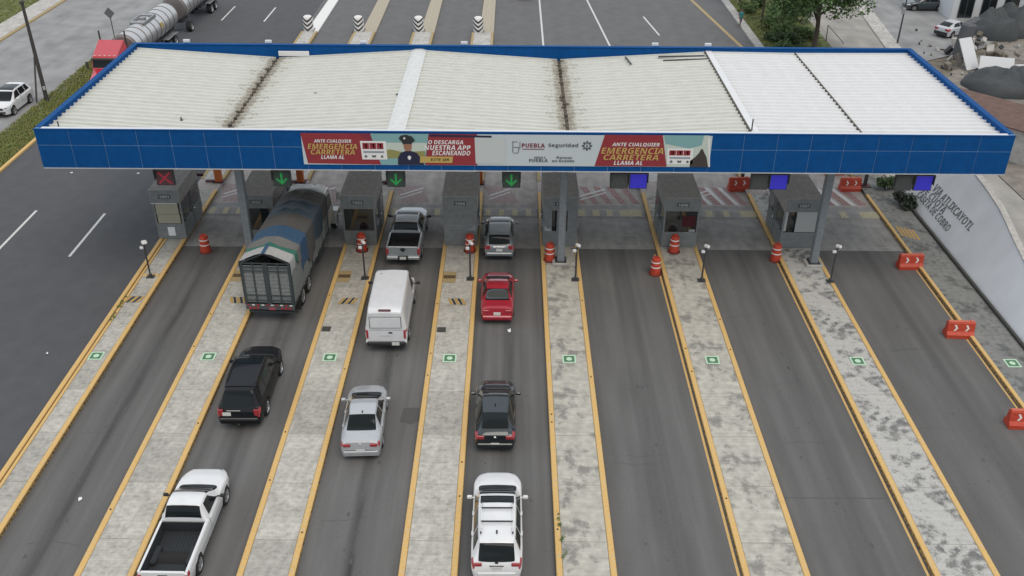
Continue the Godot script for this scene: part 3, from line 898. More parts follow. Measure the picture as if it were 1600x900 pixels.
# the printed banner hung on the front of the canopy
func build_banner() -> void:
	var o := thing("banner", "long printed road emergency banner in red, white and teal on the blue canopy", "banner", Vector3(0, 0, ZF))
	var m := M.new()
	m.box(Vector3(-0.25, 8.12, 0.015), Vector3(20.3, 1.66, 0.012))
	part("banner_sheet", m, mat(Color(0.5, 0.56, 0.58), 0.6), o)
	var A := func(cx: float, cy: float) -> Vector2: return Vector2(-10.4 + (460 + cx / 4.706 - 470) / 642.0 * 20.3, 8.95 - (195 + cy / 4.706 - 208.5) / 50.0 * 1.65)
	var B := func(cx: float, cy: float) -> Vector2: return Vector2(-10.4 + (780 + cx / 4.706 - 470) / 642.0 * 20.3, 8.95 - (195 + cy / 4.706 - 210.0) / 50.0 * 1.65)
	var red := mat(Color(0.26, 0.026, 0.035), 0.6)
	var maroon := mat(Color(0.2, 0.02, 0.045), 0.6)
	var gold := mat(Color(0.48, 0.34, 0.1), 0.6)
	var white := mat(Color(0.72, 0.72, 0.71), 0.6)
	var grey := mat(Color(0.1, 0.11, 0.12), 0.6)
	var teal := mat(Color(0.2, 0.37, 0.38), 0.6)
	var pale := mat(Color(0.5, 0.56, 0.5), 0.6)
	var hill := mat(Color(0.26, 0.25, 0.09), 0.6)
	var navy := mat(Color(0.012, 0.014, 0.045), 0.6)
	var black := mat(Color(0.02, 0.024, 0.026), 0.6)
	var skin := mat(Color(0.3, 0.15, 0.09), 0.6)
	var flat := func(called: String, F: Callable, pts: Array, z: float, mt: Material) -> void:
		var pk := PackedVector2Array()
		for q in pts: pk.append(F.call(q[0], q[1]))
		var mesh := M.new()
		mesh.prism(pk, 0.003, Transform3D(Basis(), Vector3(0, 0, z)))
		part(called, mesh, mt, o)
	var words := func(t: String, F: Callable, x0: float, x1: float, y0: float, y1: float, mt: Material, sl := 0.2) -> void:
		var a: Vector2 = F.call(x0, y1)
		var b: Vector2 = F.call(x1, y0)
		lettering(t, (b.x - a.x) - sl * (b.y - a.y), b.y - a.y, Transform3D(Basis(), Vector3((a.x + b.x) / 2, (a.y + b.y) / 2, 0.04)), mt, o, sl, 0.006)
	# left block
	flat.call("red_field", A, [[45, 62], [560, 62], [622, 298], [78, 292]], 0.026, red)
	flat.call("gold_field", A, [[470, 62], [558, 62], [580, 150], [520, 100]], 0.03, maroon)
	words.call("ANTE CUALQUIER", A, 138, 418, 108, 137, white)
	words.call("EMERGENCIA", A, 88, 462, 141, 180, gold)
	words.call("CARRETERA", A, 104, 442, 184, 222, gold)
	words.call("LLAMA AL", A, 180, 356, 228, 256, white)
	# landscape with an officer
	flat.call("sky_field", A, [[555, 62], [988, 62], [955, 298], [622, 298]], 0.028, teal)
	flat.call("pale_field", A, [[575, 130], [972, 130], [958, 200], [600, 200]], 0.032, pale)
	flat.call("hill_field", A, [[600, 196], [700, 180], [790, 200], [955, 190], [950, 240], [615, 250]], 0.036, hill)
	flat.call("officer_uniform", A, [[748, 298], [752, 240], [775, 205], [812, 190], [852, 190], [895, 208], [925, 250], [945, 298]], 0.044, navy)
	flat.call("officer_face", A, [[796, 132], [860, 132], [856, 172], [842, 192], [816, 192], [800, 172]], 0.048, skin)
	flat.call("officer_cap", A, [[764, 96], [780, 76], [820, 68], [864, 82], [884, 112], [862, 128], [858, 138], [792, 138], [786, 120]], 0.052, black)
	flat.call("officer_badge", A, [[822, 235], [836, 225], [850, 235], [846, 252], [836, 260], [826, 252]], 0.048, white)
	flat.call("officer_badge", A, [[798, 92], [806, 86], [814, 92], [812, 102], [800, 102]], 0.056, white)
	for F in [[A, 478, 668, 118, 258, 9], [B, 1240, 1432, 165, 286, 9]]:
		var x0: float = F[1]
		var x1: float = F[2]
		var y0: float = F[3]
		var y1: float = F[4]
		flat.call("white_box", F[0], [[x0, y0], [x1, y0], [x1 + 4, y1], [x0 + 8, y1]], 0.04, white)
		for k in 3:
			var a := x0 + 16 + k * (x1 - x0 - 32) / 3.0
			var b := a + (x1 - x0 - 32) / 3.0 - 4
			flat.call("red_digit_field", F[0], [[a, y0 + 14], [b, y0 + 14], [b, y0 + (y1 - y0) * 0.43], [a, y0 + (y1 - y0) * 0.43]], 0.046, red)
			words.call("911"[k], F[0], a + 14, b - 14, y0 + 20, y0 + (y1 - y0) * 0.40, white, 0.0)
		flat.call("grey_rule", F[0], [[x0 + 20, y0 + (y1 - y0) * 0.54], [x1 - 16, y0 + (y1 - y0) * 0.54], [x1 - 16, y0 + (y1 - y0) * 0.64], [x0 + 20, y0 + (y1 - y0) * 0.64]], 0.046, mat(Color(0.25, 0.28, 0.33), 0.6))
		for k in 3:
			var a := x0 + 36 + k * (x1 - x0 - 70) / 2.0
			var yy := y0 + (y1 - y0) * 0.83
			var pts := [[a - 12, yy - 4], [a - 4, yy - 4], [a - 4, yy - 12], [a + 4, yy - 12], [a + 4, yy - 4], [a + 12, yy - 4], [a + 12, yy + 4], [a + 4, yy + 4], [a + 4, yy + 12], [a - 4, yy + 12], [a - 4, yy + 4], [a - 12, yy + 4]]
			if k == 1: pts = [[a - 17, yy - 8], [a - 5, yy - 10], [a, yy - 4], [a + 6, yy - 10], [a + 17, yy - 8], [a + 12, yy + 8], [a - 12, yy + 8]]
			if k == 2: pts = [[a - 9, yy + 9], [a - 9, yy - 3], [a, yy - 11], [a + 9, yy - 3], [a + 9, yy + 9]]
			flat.call("icon", F[0], pts, 0.046, grey)
	# middle red block and white panel (the square code is left out)
	flat.call("red_field", A, [[985, 62], [1340, 62], [1340, 298], [950, 298]], 0.034, red)
	flat.call("dark_rule", A, [[990, 66], [1448, 72], [1446, 86], [988, 80]], 0.05, navy)
	words.call("O DESCARGA", A, 978, 1244, 108, 138, white)
	words.call("NUESTRA APP", A, 948, 1294, 146, 181, white)
	words.call("ESCANEANDO", A, 1006, 1292, 187, 222, white)
	flat.call("gold_field", A, [[918, 232], [1160, 232], [1154, 280], [912, 280]], 0.046, gold)
	words.call("ESTE QR", A, 992, 1134, 246, 270, white)
	flat.call("white_panel", A, [[1322, 84], [1548, 84], [1552, 284], [1328, 284]], 0.044, mat(Color(0.5, 0.54, 0.54), 0.6))
	# institutional marks
	words.call("PUEBLA", B, 164, 334, 134, 165, maroon, 0.0)
	flat.call("maroon_rule", B, [[168, 176], [330, 176], [330, 182], [168, 182]], 0.03, maroon)
	words.call("Seguridad", B, 360, 580, 132, 168, grey, 0.0)
	var ring := M.new()
	var gc: Vector2 = B.call(645, 150)
	for k in 8:
		var bs := Basis(Vector3(0, 0, 1), TAU * k / 8)
		ring.box(Vector3(gc.x, gc.y, 0.035) + bs * Vector3(0, 0.2, 0), Vector3(0.09, 0.11, 0.006), bs)
		ring.box(Vector3(gc.x, gc.y, 0.035) + Basis(Vector3(0, 0, 1), TAU * (k + 0.5) / 8) * Vector3(0, 0.15, 0), Vector3(0.1, 0.05, 0.006), Basis(Vector3(0, 0, 1), TAU * (k + 0.5) / 8))
	ring.box(Vector3(gc.x, gc.y - 0.02, 0.035), Vector3(0.07, 0.16, 0.006))
	part("wheel_emblem", ring, grey, o)
	var em := M.new()
	for s in [[112, 124, 40, 5], [98, 165, 5, 85], [150, 150, 5, 60], [122, 208, 34, 5], [124, 165, 40, 5], [140, 188, 5, 34]]:
		var c: Vector2 = B.call(s[0], s[1])
		em.box(Vector3(c.x, c.y, 0.033), Vector3(s[2] * 0.0067, s[3] * 0.0067, 0.006))
	part("shield_emblem", em, grey, o)
	words.call("AMOR A", B, 256, 342, 234, 248, grey, 0.0)
	words.call("PUEBLA", B, 220, 358, 252, 275, grey, 0.0)
	words.call("Pensar", B, 424, 540, 232, 250, grey, 0.0)
	words.call("en Grande", B, 390, 556, 255, 275, grey, 0.0)
	# right block
	flat.call("red_field", B, [[772, 66], [1196, 66], [1246, 305], [708, 305]], 0.028, red)
	words.call("ANTE CUALQUIER", B, 828, 1184, 124, 156, white)
	words.call("EMERGENCIA", B, 752, 1222, 162, 208, gold)
	words.call("CARRETERA", B, 768, 1188, 214, 256, gold)
	words.call("LLAMA AL", B, 850, 1070, 262, 293, white)
	flat.call("sky_field", B, [[1200, 66], [1538, 66], [1568, 306], [1250, 306]], 0.03, pale)
	flat.call("teal_field", B, [[1204, 66], [1500, 66], [1490, 140], [1400, 165], [1220, 130]], 0.034, teal)
	flat.call("monument_print", B, [[1418, 306], [1416, 258], [1450, 230], [1478, 196], [1486, 172], [1500, 166], [1512, 190], [1535, 228], [1556, 306]], 0.04, mat(Color(0.05, 0.04, 0.035), 0.6))
	flat.call("white_corner", B, [[1530, 100], [1540, 66], [1570, 306], [1560, 300]], 0.042, white)

func build_signals() -> void:
	var red := mat(Color(0.2, 0.02, 0.03), 0.5)
	red.emission_enabled = true
	red.emission = Color(0.6, 0.12, 0.2)
	red.emission_energy_multiplier = 0.2
	var green := mat(Color(0.02, 0.2, 0.06), 0.5)
	green.emission_enabled = true
	green.emission = Color(0.02, 0.6, 0.2)
	green.emission_energy_multiplier = 0.17
	var blue := mat(Color(0.02, 0.02, 0.25), 0.4)
	blue.emission_enabled = true
	blue.emission = Color(0.2, 0.17, 0.74)
	blue.emission_texture = mottled(75, Color(0.8, 0.8, 0.8), 0.35, 0.2, 64)
	blue.emission_operator = BaseMaterial3D.EMISSION_OP_MULTIPLY
	blue.uv1_triplanar = true
	blue.emission_energy_multiplier = 0.36
	var face := mat(Color(0.03, 0.05, 0.04), 0.5)
	var rface := mat(Color(0.075, 0.03, 0.036), 0.5)
	var off := textured(mottled(70, Color(0.055, 0.06, 0.06), 0.15), 0.5, Vector3.ONE)
	var list := [[-17.65, "x", "lit red cross lane signal over the leftmost toll lane"], [-11.7, "a", "green arrow lane signal above the tarpaulin truck"], [-5.88, "a", "green arrow lane signal above the silver pickup"], [0.0, "a", "green arrow lane signal above the silver hatchback"],
		[5.5, "o", "unlit grey lane signal left of the first blue square, right of the middle column"], [6.47, "b", "lit blue square lane signal over the empty lane right of the middle column"], [12.65, "o", "unlit grey lane signal between the sixth and seventh booths"], [13.62, "b", "lit blue square lane signal beside the seventh booth's roof"], [20.0, "o", "unlit grey lane signal over the rightmost lane, by the shrubs"], [21.0, "b", "lit blue square lane signal at far right in front of the white wall"]]
	for s in list:
		var o := thing("lane_signal", s[2], "signal", Vector3(s[0], 5.93, -44.28), 0, "lane signals under the canopy edge")
		var m := M.new()
		m.cbox(Vector3(0, 0.43, 0), Vector3(0.92, 0.86, 0.2), 0.02)
		part("housing", m, mm.dark_steel, o)
		m = M.new()
		m.box(Vector3(0, 0.9, 0.12), Vector3(0.96, 0.03, 0.3))
		m.box(Vector3(-0.475, 0.62, 0.12), Vector3(0.02, 0.53, 0.26))
		m.box(Vector3(0.475, 0.62, 0.12), Vector3(0.02, 0.53, 0.26))
		part("hood", m, mm.dark_steel, o)
		m = M.new()
		m.tube([Vector3(-0.25, 0.86, -0.02), Vector3(-0.25, 1.15, -0.02)], [0.03, 0.03], 6)
		m.tube([Vector3(0.25, 0.86, -0.02), Vector3(0.25, 1.15, -0.02)], [0.03, 0.03], 6)
		part("bracket", m, mm.galvanised, o)
		m = M.new()
		m.cbox(Vector3(0, 0.43, 0.105), Vector3(0.84, 0.78, 0.02), 0.004)
		part("face", m, off if s[1] == "o" else rface if s[1] == "x" else blue if s[1] == "b" else face, o)
		if s[1] == "x":
			m = M.new()
			for a in [PI / 4, -PI / 4]:
				m.box(Vector3(0, 0.43, 0.118 + a * 0.003), Vector3(0.09, 0.86, 0.008), Basis(Vector3(0, 0, 1), a))
			part("lit_cross", m, red, o)
		if s[1] == "a":
			m = M.new()
			m.prism(PackedVector2Array([Vector2(0, 0.1), Vector2(0.3, 0.42), Vector2(0.23, 0.47), Vector2(0.05, 0.29), Vector2(0.05, 0.76), Vector2(-0.05, 0.76), Vector2(-0.05, 0.29), Vector2(-0.23, 0.47), Vector2(-0.3, 0.42)]), 0.008, Transform3D(Basis(), Vector3(0, 0, 0.124)))
			part("lit_arrow", m, green, o)

func build_booths() -> void:
	var list := [
		[-20.68, -18.98, -49.1, "blind", "grey toll booth with a beige blind in its front window and a white notice", "1001"],
		[-15.42, -13.5, -48.5, "glass", "grey toll booth half hidden behind the tarpaulin truck", "1002"],
		[-9.68, -7.74, -48.5, "glass", "grey toll booth with a reflecting front window, left of the silver pickup", "1003"],
		[-3.9, -1.9, -48.5, "shut", "grey toll booth with its front shuttered, left of the silver hatchback", "1004"],
		[1.8, 3.84, -48.5, "slots", "grey toll booth with narrow dark windows behind the middle column", "1005"],
		[8.7, 10.78, -48.5, "dark", "grey toll booth with a dark two-pane window behind an orange barrel", "1006"],
		[15.55, 17.65, -48.5, "pale", "grey toll booth with a pale panel and dark doorway behind the right column", "1007"]]
	for s in list:
		var w: float = s[1] - s[0]
		var o := thing("toll_booth", s[4], "booth", Vector3((s[0] + s[1]) / 2, KERB_H, s[2]), 0, "toll booths under the canopy")
		var d := 3.35
		var m := M.new()
		m.cbox(Vector3(0, 0.5, -d / 2), Vector3(w - 0.06, 1.0, d - 0.06), 0.02)
		part("base", m, mm.booth_base, o)
		m = M.new()
		m.cbox(Vector3(0, 2.78, -d / 2 + 0.04), Vector3(w + 0.02, 0.86, d + 0.06), 0.03)
		part("roof", m, mm.booth_roof if s[3] != "zz" else mm.booth, o)
		m = M.new()
		m.box(Vector3(0, 2.78, 0.075), Vector3(w - 0.04, 0.8, 0.012))
		part("fascia_band", m, mm.booth, o)
		m = M.new()
		for c in [[-1, -0.06], [1, -0.06], [-1, -d + 0.06], [1, -d + 0.06], [-1, -d * 0.5], [1, -d * 0.5]]:
			m.box(Vector3(c[0] * (w / 2 - 0.08), 1.675, c[1]), Vector3(0.1, 1.35, 0.1))
		part("post", m, mm.booth, o)
		m = M.new()
		m.box(Vector3(0, 1.675, -d + 0.05), Vector3(w - 0.26, 1.35, 0.04))
		part("rear_wall", m, mm.booth, o)
		for sd in [-1, 1]:
			m = M.new()
			m.box(Vector3(sd * (w / 2 - 0.075), 1.675, -d * 0.25 - 0.0), Vector3(0.02, 1.35, d * 0.5 - 0.2))
			part("side_window", m, mm.booth_glass, o)
			m = M.new()
			m.box(Vector3(sd * (w / 2 - 0.02), 1.2, -d * 0.75), Vector3(0.05, 2.3, d * 0.5 - 0.26))
			var dr := part("door", m, mm.booth, o)
			m = M.new()
			m.box(Vector3(sd * (w / 2 + 0.008), 1.72, -d * 0.75), Vector3(0.012, 0.9, d * 0.5 - 0.62))
			part("pane", m, mm.booth_glass, dr)
			m = M.new()
			m.cbox(Vector3(sd * (w / 2 + 0.03), 1.12, -d * 0.56), Vector3(0.05, 0.05, 0.16), 0.012)
			part("handle", m, chrome_mat, dr)
			m = M.new()
			m.box(Vector3(sd * (w / 2 - 0.005), 1.1, -d * 0.27), Vector3(0.1, 0.05, 1.0))
			part("counter", m, mm.galvanised, o)
		var win := func(called: String, x0: float, x1: float, y0: float, y1: float, mt: Material, z := -0.03) -> MeshInstance3D:
			var q := M.new()
			q.cbox(Vector3((x0 + x1) / 2, (y0 + y1) / 2, z), Vector3(x1 - x0, y1 - y0, 0.03), 0.004)
			return part(called, q, mt, o)
		var h0 := 1.0
		var h1 := 2.345
		var e := w / 2 - 0.13
		match s[3]:
			"blind":
				win.call("window", -e, e, h0, h1, mm.booth_glass, -0.05)
				win.call("blind", -e + 0.05, e - 0.1, 1.62, h1, mm.blind, -0.02)
				win.call("blind", -e + 0.06, e - 0.08, h0 + 0.03, 1.6, mm.blind, -0.025)
				win.call("gutter_trim", -w / 2, w / 2 - 0.2, 2.33, 2.37, mm.white_trim, 0.09)
				win.call("notice", -0.2, 0.22, 0.22, 0.78, mm.paper, -0.01)
			"glass":
				win.call("window", -e, e, h0, h1, mm.booth_glass)
				win.call("window_frame", -e, e, h0 - 0.04, h0 + 0.02, mm.dark_steel, -0.01)
				win.call("window_bar", -e + 0.36, -e + 0.41, h0 + 0.02, h1, mm.dark_steel, -0.012)
			"shut":
				win.call("shutter", -e, e, 1.35, h1, mm.booth)
				win.call("shutter", -e, e, h0, 1.33, mm.booth_base)
				win.call("shutter_rail", -e, e, 1.325, 1.355, mm.sign_grey, -0.012)
				var q := M.new()
				q.prism(PackedVector2Array([Vector2(e - 0.55, 1.0), Vector2(e, 1.0), Vector2(e, 1.38), Vector2(e - 0.2, 1.22)]), 0.01, Transform3D(Basis(), Vector3(0, 0, 0.0)))
				part("torn_notice", q, mm.sign_grey, o)
			"slots":
				win.call("panel", -e, -e + 0.42, h0, h1, mm.booth_base)
				win.call("window", -e + 0.44, -e + 0.66, h0, h1, mm.booth_glass)
				win.call("panel", -e + 0.68, e - 0.62, h0, h1, mm.booth_base)
				win.call("window", e - 0.6, e - 0.5, h0, h1, mm.booth_glass)
				win.call("panel", e - 0.48, e, h0, h1, mm.booth_base)
				var q2 := M.new()
				q2.prism(PackedVector2Array([Vector2(-e, 1.02), Vector2(-e + 0.4, 1.02), Vector2(-e + 0.3, 1.2), Vector2(-e + 0.15, 1.15), Vector2(-e, 1.34)]), 0.01, Transform3D(Basis(), Vector3(0, 0, 0.0)))
				part("torn_notice", q2, mm.pale_panel, o)
			"dark":
				win.call("window", -e, -0.06, h0, h1, mm.booth_glass)
				win.call("window", 0.0, e, h0, h1, mm.booth_glass)
				win.call("window_bar", -0.06, 0.0, h0, h1, mm.dark_steel, -0.01)
				win.call("red_cloth", 0.06, e - 0.1, h0 + 0.35, h1 - 0.3, mat(Color(0.06, 0.008, 0.014), 0.9), -0.008)
				win.call("notice", e - 0.42, e - 0.06, h0 + 0.02, h0 + 0.18, mm.sign_grey, -0.008)
			"pale":
				win.call("panel", -e, -e + 0.14, h0 + 0.1, h1, mm.pale_panel)
				win.call("doorway", -e + 0.16, -e + 0.62, h0, h1, mm.booth_glass, -0.07)
				win.call("panel", -e + 0.64, e, h0 + 0.05, h1, mm.pale_panel)
		var sg := win.call("sign_plate", -0.34, 0.34, 2.66, 2.9, mm.sign_dark, 0.1) as MeshInstance3D
		lettering(s[5], 0.56, 0.17, Transform3D(Basis(), Vector3(0, 2.78, 0.115)), mm.pale_panel, sg, 0.0, 0.006)

func build_street_furniture() -> void:
	# orange drums
	var spots := [[-17.62, -47.97, "lone orange drum in the leftmost lane, front of the apron"], [-8.57, -47.9, "orange drum against the front of the third booth, behind a camera post"], [-2.36, -47.9, "orange drum against the shuttered booth, behind a camera post"], [2.2, -46.9, "orange drum on the island beside the middle column"], [8.05, -45.75, "orange drum on the roadway at the left foot of the sixth island"], [9.4, -47.98, "orange drum on the island in front of the dark window booth"], [15.15, -47.4, "orange drum at the left kerb of the seventh island"]]
	var first: Node3D = null
	for s in spots:
		var on_top: bool = s[0] in [-8.57, -2.36, 2.2, 9.4]
		var at := Vector3(s[0], KERB_H if on_top else 0.0, s[1])
		if first:
			copy(first, at, s[0] * 40, s[2], "traffic_drum")
			continue
		first = thing("traffic_drum", s[2], "traffic drum", at, 20, "orange traffic drums at the booths")
		var m := M.new()
		m.lathe([Vector2(0.0, 0.08), Vector2(0.285, 0.08), Vector2(0.285, 0.36), Vector2(0.27, 0.38), Vector2(0.27, 0.42), Vector2(0.275, 0.44), Vector2(0.265, 0.66), Vector2(0.25, 0.68), Vector2(0.25, 0.72), Vector2(0.255, 0.74), Vector2(0.24, 0.96), Vector2(0.21, 1.03), Vector2(0.12, 1.06), Vector2(0.0, 1.06)], 20)
		m.box(Vector3(0, 1.1, 0), Vector3(0.2, 0.1, 0.05))
		part("drum", m, mm.orange, first, 40)
		for y in [[0.47, 0.2715, 0.54, 0.269], [0.77, 0.2535, 0.84, 0.249]]:
			m = M.new()
			m.lathe([Vector2(y[1], y[0]), Vector2(y[1] + 0.006, y[0]), Vector2(y[3] + 0.006, y[2]), Vector2(y[3], y[2])], 20)
			part("reflective_band", m, mm.reflective, first, 40)
		m = M.new()
		m.lathe([Vector2(0, 0), Vector2(0.36, 0), Vector2(0.36, 0.05), Vector2(0.3, 0.085), Vector2(0, 0.085)], 20)
		part("rubber_base", m, mat(Color(0.16, 0.03, 0.02), 0.8), first, 30)
	# orange water-filled barriers with white chevrons
	var bars := [[22.56, 0.0, -46.67, 2, "orange chevron barrier beside the booth, nearest the writing on the white wall"], [22.55, 0.0, -39.75, -3, "orange chevron barrier halfway down the rightmost lane"], [22.5, 0.0, -32.66, -3, "orange chevron barrier nearest the camera, cut by the right edge"], [14.95, 0.0, -56.9, 3, "orange chevron barrier behind the sixth booth, closing the middle right lane"], [22.3, 0.0, -57.0, 2, "orange chevron barrier far down the rightmost lane under the canopy"], [22.0, 0.0, -59.6, 0, "second orange barrier just behind the far rightmost chevron barrier"]]
	first = null
	for s in bars:
		var at := Vector3(s[0], s[1], s[2])
		if first:
			copy(first, at, s[3], s[4], "water_barrier")
			continue
		first = thing("water_barrier", s[4], "barrier", at, s[3], "orange water barriers in the right lanes")
		var m := M.new()
		m.prism(PackedVector2Array([Vector2(-0.3, 0.0), Vector2(0.3, 0.0), Vector2(0.3, 0.2), Vector2(0.17, 0.36), Vector2(0.12, 0.8), Vector2(0.09, 0.84), Vector2(-0.09, 0.84), Vector2(-0.12, 0.8), Vector2(-0.17, 0.36), Vector2(-0.3, 0.2)]), 1.34, Transform3D(Basis(Vector3.UP, PI / 2), Vector3(-0.67, 0, 0)).translated_local(Vector3(0, 0, 1.34)))
		part("body", m, mm.orange, first, 30)
		m = M.new()
		m.cbox(Vector3(0, 0.86, 0), Vector3(1.3, 0.07, 0.15), 0.02)
		m.lathe([Vector2(0.06, 0), Vector2(0.06, 0.05), Vector2(0, 0.06)], 10, Transform3D(Basis(), Vector3(0.45, 0.89, 0)))
		part("top_rail", m, mat(Color(0.55, 0.12, 0.07), 0.5), first)
		for x in [-0.26, 0.3]:
			m = M.new()
			m.prism(PackedVector2Array([Vector2(x - 0.1, 0.4), Vector2(x, 0.4), Vector2(x + 0.1, 0.55), Vector2(x, 0.72), Vector2(x - 0.1, 0.72), Vector2(x, 0.55)]), 0.012, Transform3D(Basis(Vector3.RIGHT, -0.11), Vector3(0, 0.0, 0.225)))
			part("chevron", m, mm.reflective, first)
	# camera posts at the ends of the islands
	var posts := [[-19.7, "camera post on the leftmost island, tilted white lamp head", 2.2], [-7.97, "camera post on the third island in front of an orange drum", 2.3], [-2.21, "camera post on the fourth island before the shuttered booth", 2.3], [3.54, "camera post on the fifth island, right of the middle column", 2.2], [10.45, "camera post on the sixth island, right kerb", 2.2], [17.5, "camera post on the seventh island, right of the right column", 2.25]]
	var pi := 0
	for s in posts:
		var o := thing("camera_post", s[1], "camera post", Vector3(s[0], KERB_H, -44.7), 0, "camera posts at the island ends")
		var h: float = s[2]
		var m := M.new()
		m.box(Vector3(0, 0.02, 0), Vector3(0.42, 0.04, 0.34))
		m.cbox(Vector3(0, 0.1, 0), Vector3(0.16, 0.16, 0.16), 0.02)
		part("base_plate", m, mm.dark_steel, o)
		m = M.new()
		m.tube([Vector3(0, 0.04, 0), Vector3(0, h - 0.2, 0)], [0.05, 0.045], 8)
		part("post", m, mm.dark_steel, o, 40)
		m = M.new()
		m.tube([Vector3(-0.18, h - 0.26, 0), Vector3(0.12, h - 0.2, 0)], [0.03, 0.03], 6)
		part("arm", m, mm.dark_steel, o)
		var big := 1.4 if pi == 0 else 0.75
		m = M.new()
		m.cbox(Vector3(0.06, h - 0.05, 0.02), Vector3(0.2 * big, 0.17, 0.36), 0.04, Basis(Vector3.UP, 0.5) * Basis(Vector3.RIGHT, -0.2))
		part("camera", m, mm.white, o)
		m = M.new()
		m.cbox(Vector3(-0.12, h - 0.36, 0.05), Vector3(0.2, 0.16, 0.14), 0.03)
		part("junction_box", m, mm.white_trim, o)
		pi += 1
	# barrier gates behind the booths
	var gates := [[-19.3, "tall orange gate cabinet behind the leftmost booth", true], [-13.9, "orange gate cabinet beyond the tarpaulin truck", true], [-8.0, "gate cabinet right of the third booth's roof", false], [-2.1, "orange gate cabinet right of the shuttered booth", true], [3.4, "gate cabinet behind the middle column booth", false], [8.55, "dark gate post left of the sixth booth", false], [15.2, "dark gate post left of the seventh booth", false], [23.35, "dark gate post at the far end of the right pavement", false]]
	for s in gates:
		var o := thing("barrier_gate", s[1], "barrier gate", Vector3(s[0], KERB_H, -57.2), 0, "barrier gates behind the booths")
		var m := M.new()
		if s[2]: m.cbox(Vector3(0, 0.75, 0), Vector3(0.42, 1.5, 0.42), 0.03)
		else: m.cbox(Vector3(0, 0.85, 0), Vector3(0.2, 1.7, 0.2), 0.02)
		part("cabinet", m, mm.orange_gate if s[2] else mm.dark_steel, o)
		m = M.new()
		m.cbox(Vector3(0, 0.03, 0), Vector3(0.7, 0.06, 0.6), 0.01)
		m.box(Vector3(-0.5, 0.08, 0.1), Vector3(0.7, 0.1, 0.14))
		part("foot", m, mm.maroon, o)
		m = M.new()
		m.tube([Vector3(0, 1.35, 0.2), Vector3(0, 4.2, 0.24)], [0.05, 0.035], 6)
		part("raised_arm", m, mm.white, o)
	# pedestrian-side signal post on the first island
	var o2 := thing("signal_post", "small dark traffic signal on a post behind the leftmost booth", "traffic signal", Vector3(-19.45, KERB_H, -53.6))
	var mp := M.new()
	mp.tube([Vector3(0, 0, 0), Vector3(-0.05, 2.0, 0)], [0.045, 0.04], 8)
	part("post", mp, mm.dark_steel, o2)
	mp = M.new()
	mp.cbox(Vector3(-0.1, 2.35, 0.0), Vector3(0.26, 0.75, 0.24), 0.03)
	mp.box(Vector3(0.2, 2.1, 0), Vector3(0.5, 0.16, 0.14))
	part("signal_head", mp, mm.maroon, o2)
	# crash cushions with chevrons at the far island ends
	var cush := [[-20.05, "chevron crash cushion at the far end of the white strip, leftmost of four"], [-15.1, "chevron crash cushion second from the left beyond the canopy"], [-9.2, "chevron crash cushion third from the left, beside cracked concrete"], [-3.35, "chevron crash cushion rightmost of the four beyond the canopy"]]
	first = null
	for s in cush:
		var at := Vector3(s[0], 0.0, -93.0)
		if first:
			copy(first, at, 0, s[1], "crash_cushion")
			continue
		first = thing("crash_cushion", s[1], "crash cushion", at, 0, "crash cushions at the far island ends")
		var m := M.new()
		m.lathe([Vector2(0.5, 0.0), Vector2(0.5, 1.25), Vector2(0.44, 1.42), Vector2(0.3, 1.52), Vector2(0, 1.56)], 20)
		part("drum", m, mm.white, first, 40)
		for k in 3:
			var y := 0.12 + k * 0.42
			m = M.new()
			for sd in [-1, 1]:
				for i in 6:
					var a0: float = sd * i * 0.21
					var a1: float = sd * (i + 1) * 0.21
					var R := 0.508
					var P := func(a: float, yy: float) -> Vector3: return Vector3(sin(a) * R, yy, cos(a) * R)
					var ya := y + absf(a0) * 0.34
					var yb := y + absf(a1) * 0.34
					var q := [P.call(a0, ya), P.call(a1, yb), P.call(a1, yb + 0.19), P.call(a0, ya + 0.19)]
					if sd < 0: q.reverse()
					m.quad(q[0], q[1], q[2], q[3])
			part("chevron", m, mm.black_paint, first)
		m = M.new()
		m.cbox(Vector3(0, 0.06, 0), Vector3(1.2, 0.12, 1.2), 0.02)
		part("plinth", m, mm.dark_steel, first)

